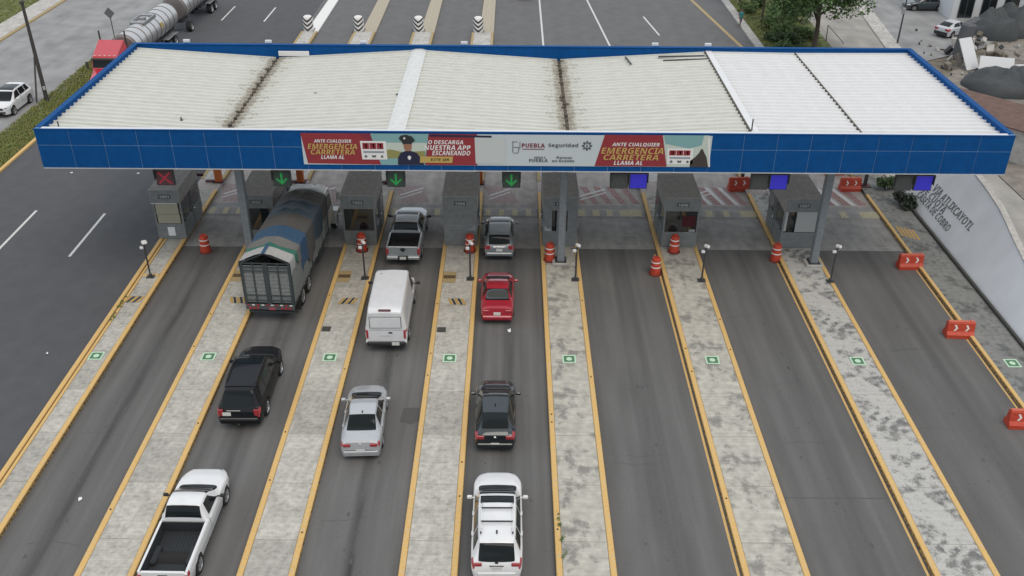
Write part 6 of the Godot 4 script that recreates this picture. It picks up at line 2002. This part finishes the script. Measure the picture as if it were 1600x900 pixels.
func tree(label: String, at: Vector3, h: float, r: float, sd: int, lm: Material, trunk_r := 0.2, per := 190) -> void:
	var rr := RandomNumberGenerator.new()
	rr.seed = sd
	var o := thing("tree", label, "tree", at, 0, "trees on the verge beyond the canopy")
	var m := M.new()
	m.tube([Vector3.ZERO, Vector3(0.08, h * 0.25, 0), Vector3(-0.05, h * 0.5, 0.1), Vector3(0.1, h * 0.85, 0)], [trunk_r, trunk_r * 0.8, trunk_r * 0.6, 0.05], 9)
	var clumps := []
	for k in 22:
		var a := rr.randf() * TAU
		var e := rr.randf()
		var p := Vector3(cos(a) * r * sqrt(e) * 0.85, h * rr.randf_range(0.42, 0.98), sin(a) * r * sqrt(e) * 0.85)
		clumps.append([p, r * rr.randf_range(0.22, 0.42)])
		if k < 9:
			var from := Vector3(0, h * rr.randf_range(0.3, 0.55), 0)
			m.tube([from, from.lerp(p, 0.55) + Vector3(0, 0.2, 0), p], [trunk_r * 0.45, trunk_r * 0.3, 0.03], 6)
	part("trunk", m, mm.bark, o, 50)
	part("crown", foliage(rr, clumps, per, 0.2), lm, o)

func build_around() -> void:
	var g1 := leaf_mat(Color(0.075, 0.14, 0.04))
	var g2 := leaf_mat(Color(0.055, 0.1, 0.034))
	var g3 := leaf_mat(Color(0.1, 0.16, 0.045))
	tree("broad leafy tree at top right, overhanging the pale pavement", Vector3(27.8, 0, -86.5), 9.0, 4.4, 5, g1, 0.26, 420)
	tree("slender dark tree in the shrub strip, second trunk from the road edge", Vector3(25.4, 0, -97.0), 8.0, 2.0, 6, g2, 0.12, 110)
	tree("tall thin tree behind the shrub strip at the top edge, third trunk", Vector3(24.6, 0, -104.0), 8.5, 2.2, 7, g3, 0.13, 110)
	tree("thin tree nearest the person walking at the road edge", Vector3(26.6, 0, -93.6), 6.5, 1.7, 8, g2, 0.11, 90)
	var bushes := [[25.2, -90.5, 1.1, 0.8, g2, "low dark shrub at the front of the strip, behind the canopy edge"], [27.0, -89.5, 1.5, 1.3, g2, "wide shrub under the front of the leafy tree"], [25.6, -95.2, 1.3, 1.1, g3, "bright green shrub between the thin trunks"], [24.9, -87.2, 1.2, 1.0, g1, "green shrub hard against the canopy edge beside the gutter strip"], [26.6, -92.6, 1.5, 1.5, g3, "bright tall shrub left of the leafy tree"], [28.3, -91.5, 1.5, 1.2, g1, "shrub in the shade of the leafy tree"], [29.3, -97.5, 1.7, 1.6, g2, "dark wide shrub by the pale pavement at the top edge"], [26.9, -103.5, 1.8, 1.6, g2, "dark shrub mass at the top edge between thin trunks"], [27.4, -98.6, 1.6, 1.4, g1, "large shrub behind the leafy tree's trunk"], [25.0, -101.0, 1.2, 1.0, g3, "light green shrub at the top edge by the road"], [23.9, -60.2, 1.0, 1.3, g2, "dark shrub beside the far end of the right pavement under the canopy"], [24.7, -56.6, 0.95, 1.4, g2, "dark bushy plant against the end of the white wall"], [24.85, -54.2, 0.85, 1.2, leaf_mat(Color(0.045, 0.06, 0.045)), "grey-green spiky plant at the foot of the white wall"], [24.6, -63.0, 1.2, 1.2, g1, "green shrub behind the unlit signal at far right"]]
	var i := 0
	for b in bushes:
		var rr := RandomNumberGenerator.new()
		rr.seed = 900 + i
		i += 1
		var o := thing("shrub", b[5], "shrub", Vector3(b[0], 0.05, b[1]), 0, "shrubs along the right side")
		var m := M.new()
		var cl := []
		for k in 7:
			var p := Vector3(rr.randf_range(-1, 1) * b[2] * 0.6, b[3] * rr.randf_range(0.35, 0.8), rr.randf_range(-1, 1) * b[2] * 0.6)
			cl.append([p, b[2] * rr.randf_range(0.3, 0.5)])
			m.tube([Vector3(p.x * 0.2, 0, p.z * 0.2), p], [0.03, 0.012], 5)
		part("stem", m, mm.bark, o)
		part("foliage", foliage(rr, cl, 110, 0.14), b[4], o)
	# grass: blades over the verges and the field
	var blade := M.new()
	for k in 5:
		var b := Basis(Vector3.UP, k * 1.3) * Basis(Vector3.RIGHT, 0.35 + 0.1 * k)
		var c := Vector3(sin(k * 2.1) * 0.07, 0, cos(k * 3.3) * 0.07)
		blade.tri(c + b * Vector3(-0.03, 0, 0), c + b * Vector3(0.03, 0, 0), c + b * Vector3(0, 0.15, 0.02))
	var gm := StandardMaterial3D.new()
	gm.vertex_color_use_as_albedo = true
	gm.roughness = 0.9
	var bm := blade.commit()
	bm.surface_set_material(0, gm)
	var areas := [["verge_grass", 9000, func(r): 
		var z: float = r.randf_range(-88, -52)
		return Vector3(r.randf_range(-37.7, -34.8 if z > -80 else -36.6), 0.06, z)], ["field_grass", 6000, func(r): return Vector3(r.randf_range(-62, -51.1), 0.03, r.randf_range(-112, -82))], ["strip_grass", 6000, func(r): return Vector3(r.randf_range(23.9, 29.4), 0.05, r.randf_range(-110, -62.5))]]
	for a in areas:
		var rr := RandomNumberGenerator.new()
		rr.seed = a[1] + 3
		var mmx := MultiMesh.new()
		mmx.transform_format = MultiMesh.TRANSFORM_3D
		mmx.use_colors = true
		mmx.mesh = bm
		mmx.instance_count = a[1]
		for k in a[1]:
			var s: float = rr.randf_range(0.5, 1.25)
			mmx.set_instance_transform(k, Transform3D(Basis(Vector3.UP, rr.randf() * TAU).scaled(Vector3(s, s * rr.randf_range(0.5, 1.2), s)), a[2].call(rr)))
			var t := rr.randf()
			mmx.set_instance_color(k, Color(0.15, 0.2, 0.05).lerp(Color(0.28, 0.24, 0.09), t * t) * rr.randf_range(0.7, 1.2))
		var mi := MultiMeshInstance3D.new()
		mi.name = a[0]
		mi.multimesh = mmx
		mi.material_override = gm
		add_child(mi, true)
		tag(mi, {"verge_grass": "rough grass on the verge left of the canopy", "field_grass": "grass in the field at top left", "strip_grass": "grass among the trees and shrubs at top right"}[a[0]], "grass", "", "stuff")
	# weeds in the joint of two islands
	for w in [[-20.28, -41.5, 5, "weeds sprouting along the double yellow edge of the leftmost island"], [1.98, -25.6, 4, "weeds in the kerb joint of the fifth island, near the white sport utility"]]:
		var rr := RandomNumberGenerator.new()
		rr.seed = int(w[2] * 91)
		var o := thing("weeds", w[3], "weeds", Vector3(w[0], KERB_H, w[1]))
		for k in w[2] * 2:
			var cl := [[Vector3(rr.randf_range(-0.1, 0.12), 0.06, rr.randf_range(-1.3, 1.3)), 0.09]]
			part("tuft", foliage(rr, cl, 11, 0.05), g3, o)
	# electricity pole and its strut
	var o3 := thing("utility_pole", "dark wooden utility pole with a slim strut on the grass verge at left", "utility pole", Vector3(-37.2, 0.05, -72.6))
	var m2 := M.new()
	m2.tube([Vector3(0, 0, 0), Vector3(0, 7.9, 0)], [0.17, 0.11], 10)
	part("pole", m2, mat(Color(0.06, 0.056, 0.052), 0.9), o3, 40)
	m2 = M.new()
	m2.tube([Vector3(-0.75, 0, 0.2), Vector3(-0.1, 3.6, 0.05)], [0.08, 0.07], 8)
	part("strut", m2, mat(Color(0.1, 0.095, 0.09), 0.9), o3, 40)
	m2 = M.new()
	m2.cbox(Vector3(0, 7.8, 0), Vector3(0.3, 0.16, 0.3), 0.03)
	part("cap", m2, mm.dark_steel, o3)
	m2 = M.new()
	m2.cbox(Vector3(0.1, 1.1, 0.16), Vector3(0.2, 0.3, 0.1), 0.02)
	part("meter_box", m2, mm.pale_panel, o3)
	# road sign seen from behind
	var o4 := thing("road_sign", "grey back of a diamond road sign beside the tanker", "road sign", Vector3(-38.3, 0, -90.5))
	m2 = M.new()
	m2.tube([Vector3.ZERO, Vector3(0, 2.1, 0)], [0.045, 0.045], 8)
	part("post", m2, mm.dark_steel, o4)
	m2 = M.new()
	m2.prism(PackedVector2Array([Vector2(0, 1.75), Vector2(0.5, 2.3), Vector2(0, 2.85), Vector2(-0.5, 2.3)]), 0.02, Transform3D(Basis(), Vector3(0, 0, 0.07)))
	part("plate", m2, mat(Color(0.12, 0.125, 0.13), 0.6), o4)
	# lamp post on the kerb at right
	var o5 := thing("lamp_post", "thin dark lamp post on the kerb strip at top right", "lamp post", Vector3(36.9, 0.1, -90.0))
	m2 = M.new()
	m2.tube([Vector3.ZERO, Vector3(0, 4.6, 0)], [0.09, 0.06], 8)
	part("post", m2, mm.dark_steel, o5, 40)
	m2 = M.new()
	m2.cbox(Vector3(-0.1, 3.1, 0.1), Vector3(0.34, 0.6, 0.12), 0.03)
	part("plaque", m2, mm.sign_grey, o5)
	m2 = M.new()
	m2.cbox(Vector3(0.2, 4.6, 0), Vector3(0.6, 0.1, 0.22), 0.03)
	part("lamp_head", m2, mm.dark_steel, o5)
	# slim posts with a rail by the pale pavement
	var o6 := thing("guy_post", "slim grey post with a sloping stay beside the leafy tree", "post", Vector3(30.3, 0, -90.8))
	m2 = M.new()
	m2.tube([Vector3(0, 0, 0), Vector3(0, 1.5, -0.2)], [0.05, 0.04], 8)
	part("post", m2, mm.dark_steel, o6)
	m2 = M.new()
	m2.tube([Vector3(0, 1.5, -0.2), Vector3(1.5, 0.02, 0.8)], [0.03, 0.03], 6)
	part("stay", m2, mm.dark_steel, o6)
	# white painted wall with writing
	var o7 := thing("painted_wall", "leaning white wall with a curved falling top and grey writing at far right", "wall", Vector3(25.2, 0, -55.8))
	var tops := [[0.0, 3.78], [2.5, 3.7], [4.6, 3.6], [6.4, 3.47], [8.1, 3.3], [9.6, 3.05], [10.9, 2.8], [12.8, 2.48], [15.8, 1.85], [19.8, 1.1], [23.8, 0.5]]
	var wm := M.new()
	var cp := M.new()
	for k in tops.size() - 1:
		var za: float = tops[k][0]
		var zb: float = tops[k + 1][0]
		var ya: float = tops[k][1]
		var yb: float = tops[k + 1][1]
		var lean := 0.6
		wm.quad(Vector3(-0.06, -0.1, za), Vector3(-0.06, -0.1, zb), Vector3(yb * lean, yb, zb), Vector3(ya * lean, ya, za))
		wm.quad(Vector3(yb * lean + 0.3, yb, zb), Vector3(yb * lean + 0.3, -0.1, zb), Vector3(ya * lean + 0.3, -0.1, za), Vector3(ya * lean + 0.3, ya, za))
		wm.quad(Vector3(ya * lean, ya, za), Vector3(yb * lean, yb, zb), Vector3(yb * lean + 0.3, yb, zb), Vector3(ya * lean + 0.3, ya, za))
		cp.hexa([Vector3(ya * lean - 0.02, ya + 0.003, za), Vector3(ya * lean + 0.34, ya + 0.003, za), Vector3(ya * lean - 0.02, ya + 0.06, za), Vector3(ya * lean + 0.34, ya + 0.06, za), Vector3(yb * lean - 0.02, yb + 0.003, zb), Vector3(yb * lean + 0.34, yb + 0.003, zb), Vector3(yb * lean - 0.02, yb + 0.06, zb), Vector3(yb * lean + 0.34, yb + 0.06, zb)])
	for e in [0, tops.size() - 1]:
		var ze: float = tops[e][0]
		var ye: float = tops[e][1]
		wm.poly([Vector3(-0.06, -0.1, ze), Vector3(ye * 0.6, ye, ze), Vector3(ye * 0.6 + 0.3, ye, ze), Vector3(ye * 0.6 + 0.3, -0.1, ze)], Vector3(1, 1, 12))
	part("wall", wm, mm.wall_paint, o7, 20)
	part("coping", cp, mm.smooth_concrete, o7)
	var ft := M.new()
	ft.box(Vector3(-0.02, 0.26, 12.0), Vector3(0.14, 0.2, 23.6))
	part("stained_foot", ft, mm.dark_mould, o7)
	var up := Vector3(0.6, 1, 0).normalized()
	var face := Basis(Vector3(0, 0, 1), up, Vector3(0, 0, 1).cross(up))
	var ink := mat(Color(0.15, 0.16, 0.17), 0.8)
	for w in [["CARR. VIA ATLIXCAYOTL", 7.6, 0.5, 3.9, 1.78], ["DE CUOTA", 3.4, 0.44, 3.0, 1.36], ["CASETA DE COBRO", 4.9, 0.44, 3.75, 0.95]]:
		lettering(w[0], w[1], w[2], Transform3D(face, Vector3(0.6 * w[4] - 0.006, w[4] + 0.004, w[3])), ink, o7, 0.0, 0.012)
	# shed with a rusty roof, beyond the canopy's right end
	var o8 := thing("shed", "low shed with a rust brown sheet roof at the right edge", "shed", Vector3(34.4, 0, -66.4), -49.5)
	var sm := M.new()
	sm.box(Vector3(0, 1.15, 0), Vector3(11.4, 2.3, 4.8))
	part("wall", sm, mm.smooth_concrete, o8)
	sm = M.new()
	sm.hexa([Vector3(-6.1, 2.3, 2.7), Vector3(6.1, 2.4, 2.7), Vector3(-6.1, 2.38, 2.7), Vector3(6.1, 2.48, 2.7), Vector3(-6.1, 2.3, -2.7), Vector3(6.1, 2.4, -2.7), Vector3(-6.1, 2.38, -2.7), Vector3(6.1, 2.48, -2.7)])
	part("roof", sm, textured(mottled(91, Color(0.135, 0.075, 0.058), 0.2, 0.03), 0.8, Vector3.ONE * 0.15), o8)
	# rubble heap, boards and covered heaps
	var tarp := textured(mottled(92, Color(0.045, 0.052, 0.056), 0.14, 0.03), 0.7, Vector3.ONE * 0.3)
	var heaps := [[41.0, -77.4, 2.8, 1.5, "dark sheeted heap behind the rust brown shed"], [44.6, -77.0, 3.4, 2.0, "larger dark sheeted heap at the right edge"], [47.5, -93.5, 2.6, 2.2, "green-black sheeted heap beside the white boards"], [50.2, -95.0, 3.0, 2.4, "green-black sheeted heap in front of the white building"]]
	var hi := 0
	for h in heaps:
		var rr := RandomNumberGenerator.new()
		rr.seed = 300 + hi
		hi += 1
		var nz := FastNoiseLite.new()
		nz.seed = 60 + hi
		nz.frequency = 0.3
		var gm2 := M.new()
		var g := []
		for a in 15:
			var row := []
			for b in 25:
				var th := TAU * b / 24.0
				var q: float = a / 14.0
				var rad: float = h[2] * sin(q * PI / 2) * (1 + 0.25 * nz.get_noise_2d(cos(th) * 3, sin(th) * 3))
				row.append(Vector3(cos(th) * rad, h[3] * cos(q * PI / 2) * (1 + 0.5 * nz.get_noise_2d(cos(th) * rad * 1.4 + 9, sin(th) * rad * 1.4)), -sin(th) * rad))
			g.append(row)
		g.reverse()
		gm2.grid(g)
		solo("sheeted_heap", gm2, tarp, h[4], "heap", Vector3(h[0], -0.01, h[1]), 0, "sheeted heaps at top right", 60)
	var boards := [[40.6, -83.0, 1.5, 2.9, 25, "upright white board leaning in the rubble, leftmost"], [42.4, -81.2, 2.8, 1.6, -15, "white panel with dark streaks lying across the rubble"], [44.6, -80.9, 1.4, 1.0, 10, "small white board right of the streaked panel"]]
	for b in boards:
		var bm2 := M.new()
		bm2.cbox(Vector3(0, b[3] / 2 * 0.8, 0), Vector3(b[2], b[3], 0.08), 0.015, Basis(Vector3.RIGHT, -0.6))
		var bo := solo("white_board", bm2, mm.white_trim, b[5], "board", Vector3(b[0], 0.1, b[1]), b[4], "white boards in the rubble")
	var rub := thing("rubble", "grey rubble and scrap piled beside the side road at top right", "rubble heap", Vector3(44.0, 0, -86.0))
	var r2 := RandomNumberGenerator.new()
	r2.seed = 41
	for k in 130:
		var c := M.new()
		var cs := 1.0 if k < 45 else 0.4
		c.cbox(Vector3.ZERO, Vector3(r2.randf_range(0.25, 1.0), r2.randf_range(0.15, 0.5), r2.randf_range(0.25, 0.9)) * cs, 0.03)
		var q := part("chunk", c, [mm.smooth_concrete, mm.earth, tarp, mm.lot][k % 4], rub)
		q.position = Vector3(r2.randfn() * 2.2, r2.randf_range(0.05, 0.7), r2.randfn() * 2.8) if k < 45 else Vector3(r2.randfn() * 3.4 - 0.5, 0.06, r2.randfn() * 4.4 + 0.8)
		q.rotation = Vector3(r2.randf() * 3, r2.randf() * 3, r2.randf() * 3)
	var sc := M.new()
	sc.cbox(Vector3(0, 1.6, 0), Vector3(1.3, 3.2, 0.9), 0.2, Basis(Vector3.FORWARD, 0.12))
	sc.cbox(Vector3(0.5, 3.2, -0.2), Vector3(1.6, 0.3, 0.8), 0.1, Basis(Vector3.FORWARD, -0.4))
	solo("scrap_bundle", sc, textured(mottled(95, Color(0.1, 0.105, 0.115), 0.3, 0.06), 0.8, Vector3.ONE * 0.6), "tall grey bundle of scrap between the pale hatchback and the white boards", "scrap", Vector3(41.2, 0, -85.8), 20)
	# building at the top right corner
	var ob := thing("white_building", "white building with tall dark windows in the top right corner", "building", Vector3(50, 0, -103.5))
	var bb := M.new()
	bb.box(Vector3(0, 4, 0), Vector3(9.0, 8, 9.0))
	bb.box(Vector3(9, 4, 3.5), Vector3(9.0, 8, 9.0))
	part("wall", bb, mm.white_trim, ob)
	for x in [-3.1, -0.8, 1.5]:
		bb = M.new()
		bb.box(Vector3(x, 1.7, 4.53), Vector3(1.5, 3.0, 0.08))
		var wn := part("window", bb, mm.dark_steel, ob)
		for s in [-0.36, 0.36]:
			bb = M.new()
			bb.box(Vector3(x + s, 1.7, 4.56), Vector3(0.6, 2.7, 0.06))
			part("pane", bb, mm.booth_glass, wn)
	bb = M.new()
	bb.box(Vector3(5.6, 4.2, 8.03), Vector3(0.12, 8, 0.08))
	part("downpipe", bb, mm.dark_steel, ob)
	# litter
	var litter := [[137, -16.9, -27.7, "crumpled white paper scrap in the leftmost toll lane"], [55, -22.4, -37.6, "tiny white scrap on the left carriageway"], [0, -14.3, -31.6, "small white scrap left of the black sport utility"], [0, -8.0, -29.6, "white scrap against the kerb beside the silver saloon"], [0, -0.05, -39.9, "twisted pale strip of litter behind the red car"]]
	var li := 0
	for l in litter:
		var lm := M.new()
		var rr := RandomNumberGenerator.new()
		rr.seed = 70 + li
		li += 1
		var pv := []
		for k in 7: pv.append(Vector3(cos(k * 0.9) * rr.randf_range(0.05, 0.13), rr.randf_range(0.01, 0.08), sin(k * 0.9) * rr.randf_range(0.05, 0.2)))
		for k in 7: lm.tri(Vector3(0, 0.06, 0), pv[(k + 1) % 7], pv[k])
		solo("paper_scrap", lm, mm.paper, l[3], "litter", Vector3(l[1], 0.005, l[2]), 0, "litter on the roadway")

# a person walking at the far road edge: one skin meshed from tapered limbs joined smoothly
func build_person() -> void:
	var o := thing("person", "person in a teal top walking on the strip at the far right road edge", "person", Vector3(22.9, 0.12, -95.4), 20)
	var J := {"hip": Vector3(0, 0.92, 0), "chest": Vector3(0, 1.3, 0.02), "neck": Vector3(0, 1.47, 0.02), "head": Vector3(0, 1.62, 0.05)}
	var bones := [[J.hip, J.chest, 0.125, 0.135], [J.chest, J.neck, 0.11, 0.055], [J.neck, J.head, 0.055, 0.085], [Vector3(0, 1.66, 0.04), J.head, 0.095, 0.09], [Vector3(-0.16, 1.4, 0.02), Vector3(0.16, 1.4, 0.02), 0.06, 0.06],
		[Vector3(-0.08, 0.9, 0), Vector3(-0.09, 0.5, 0.16), 0.085, 0.06], [Vector3(-0.09, 0.5, 0.16), Vector3(-0.09, 0.08, 0.1), 0.058, 0.038], [Vector3(-0.09, 0.05, 0.08), Vector3(-0.1, 0.04, 0.26), 0.045, 0.035],
		[Vector3(0.08, 0.9, 0), Vector3(0.09, 0.5, -0.02), 0.085, 0.06], [Vector3(0.09, 0.5, -0.02), Vector3(0.09, 0.1, -0.26), 0.058, 0.038], [Vector3(0.09, 0.07, -0.28), Vector3(0.1, 0.04, -0.12), 0.045, 0.035],
		[Vector3(-0.19, 1.4, 0.02), Vector3(-0.25, 1.12, -0.08), 0.05, 0.04], [Vector3(-0.25, 1.12, -0.08), Vector3(-0.25, 0.9, 0.02), 0.038, 0.028],
		[Vector3(0.19, 1.4, 0.02), Vector3(0.25, 1.12, 0.06), 0.05, 0.04], [Vector3(0.25, 1.12, 0.06), Vector3(0.24, 0.95, 0.22), 0.038, 0.028]]
	for sd in [-1, 1]:
		var w := Vector3(-0.25, 0.9, 0.02) if sd < 0 else Vector3(0.24, 0.95, 0.22)
		bones.append([w, w + Vector3(0, -0.07, 0.03), 0.03, 0.032])
	var dist := func(p: Vector3, list: Array) -> float:
		var d := 9.0
		for b in list:
			var ab: Vector3 = b[1] - b[0]
			var t := clampf((p - b[0]).dot(ab) / ab.length_squared(), 0, 1)
			var e: float = (p - (b[0] + ab * t)).length() - lerpf(b[2], b[3], t)
			var h := clampf(0.5 + 0.5 * (d - e) / 0.04, 0, 1)
			d = lerpf(d, e, h) - 0.04 * h * (1 - h)
		return d
	var c := 0.028
	var lo := Vector3(-0.36, -0.02, -0.4)
	var nx := 26
	var ny := 66
	var nz := 29
	var F := PackedFloat32Array()
	F.resize(nx * ny * nz)
	for x in nx:
		for y in ny:
			for z in nz:
				F[(x * ny + y) * nz + z] = dist.call(lo + Vector3(x, y, z) * c, bones)
	var at := {}
	for x in nx - 1:
		for y in ny - 1:
			for z in nz - 1:
				var sum := Vector3.ZERO
				var n := 0
				for e in [[0, 1], [0, 2], [0, 4], [1, 3], [1, 5], [2, 3], [2, 6], [3, 7], [4, 5], [4, 6], [5, 7], [6, 7]]:
					var a := Vector3i(x + (e[0] & 1), y + ((e[0] >> 1) & 1), z + ((e[0] >> 2) & 1))
					var b := Vector3i(x + (e[1] & 1), y + ((e[1] >> 1) & 1), z + ((e[1] >> 2) & 1))
					var fa := F[(a.x * ny + a.y) * nz + a.z]
					var fb := F[(b.x * ny + b.y) * nz + b.z]
					if (fa < 0) != (fb < 0):
						sum += Vector3(a).lerp(Vector3(b), fa / (fa - fb))
						n += 1
				if n: at[Vector3i(x, y, z)] = lo + sum / n * c
	var skin := M.new()
	var top := M.new()
	var legs := M.new()
	var axes := [Vector3i(1, 0, 0), Vector3i(0, 1, 0), Vector3i(0, 0, 1)]
	for p in at:
		for ax in 3:
			var q: Vector3i = p + axes[ax]
			if q.x >= nx or q.y >= ny or q.z >= nz: continue
			var fa := F[(p.x * ny + p.y) * nz + p.z]
			var fb := F[(q.x * ny + q.y) * nz + q.z]
			if (fa < 0) == (fb < 0): continue
			var u: Vector3i = axes[(ax + 1) % 3]
			var v: Vector3i = axes[(ax + 2) % 3]
			var k := [p - u - v, p - v, p, p - u]
			if not (at.has(k[0]) and at.has(k[1]) and at.has(k[2]) and at.has(k[3])): continue
			if fb < 0: k.reverse()
			skin.quad(at[k[0]], at[k[1]], at[k[2]], at[k[3]])
	for sd in [-1, 1]:      # fingers
		var w := Vector3(-0.25, 0.83, 0.05) if sd < 0 else Vector3(0.24, 0.88, 0.25)
		for f in 5:
			var b := w + Vector3((f - 2) * 0.008, 0, 0.012 * (f - 2))
			skin.tube([b, b + Vector3(0, -0.04 - 0.006 * (2 - absi(f - 2)), 0.012), b + Vector3(0, -0.06 - 0.01 * (2 - absi(f - 2)), 0.03)], [0.009, 0.008, 0.006], 6)
	skin.tube([Vector3(0, 1.61, 0.13), Vector3(0, 1.58, 0.155)], [0.012, 0.018], 6)
	part("body", skin, mat(Color(0.32, 0.17, 0.11), 0.6), o, 60)
	# clothes: sleeves, top, trousers and hair just outside the skin
	top.lathe([Vector2(0.15, 0.86), Vector2(0.158, 1.0), Vector2(0.17, 1.3), Vector2(0.16, 1.4), Vector2(0.09, 1.48), Vector2(0.06, 1.49)], 18, Transform3D(Basis().scaled(Vector3(1.15, 1, 0.95)), Vector3(0, 0, 0.015)))
	top.tube([Vector3(-0.15, 1.42, 0.02), Vector3(-0.25, 1.14, -0.07)], [0.075, 0.058], 10)
	top.tube([Vector3(0.15, 1.42, 0.02), Vector3(0.25, 1.14, 0.05)], [0.075, 0.058], 10)
	part("top", top, mat(Color(0.04, 0.22, 0.23), 0.8), o, 60)
	legs.tube([Vector3(-0.075, 0.93, 0), Vector3(-0.09, 0.5, 0.16), Vector3(-0.09, 0.12, 0.105)], [0.105, 0.078, 0.06], 10)
	legs.tube([Vector3(0.075, 0.93, 0), Vector3(0.09, 0.5, -0.02), Vector3(0.09, 0.14, -0.24)], [0.105, 0.078, 0.06], 10)
	part("trousers", legs, mat(Color(0.17, 0.11, 0.12), 0.8), o, 60)
	var hair := M.new()
	hair.lathe([Vector2(0.1, -0.03), Vector2(0.108, 0.03), Vector2(0.085, 0.09), Vector2(0, 0.118)], 14, Transform3D(Basis(Vector3.RIGHT, -0.25), Vector3(0, 1.65, 0.03)))
	part("hair", hair, mat(Color(0.015, 0.012, 0.01), 0.7), o, 60)
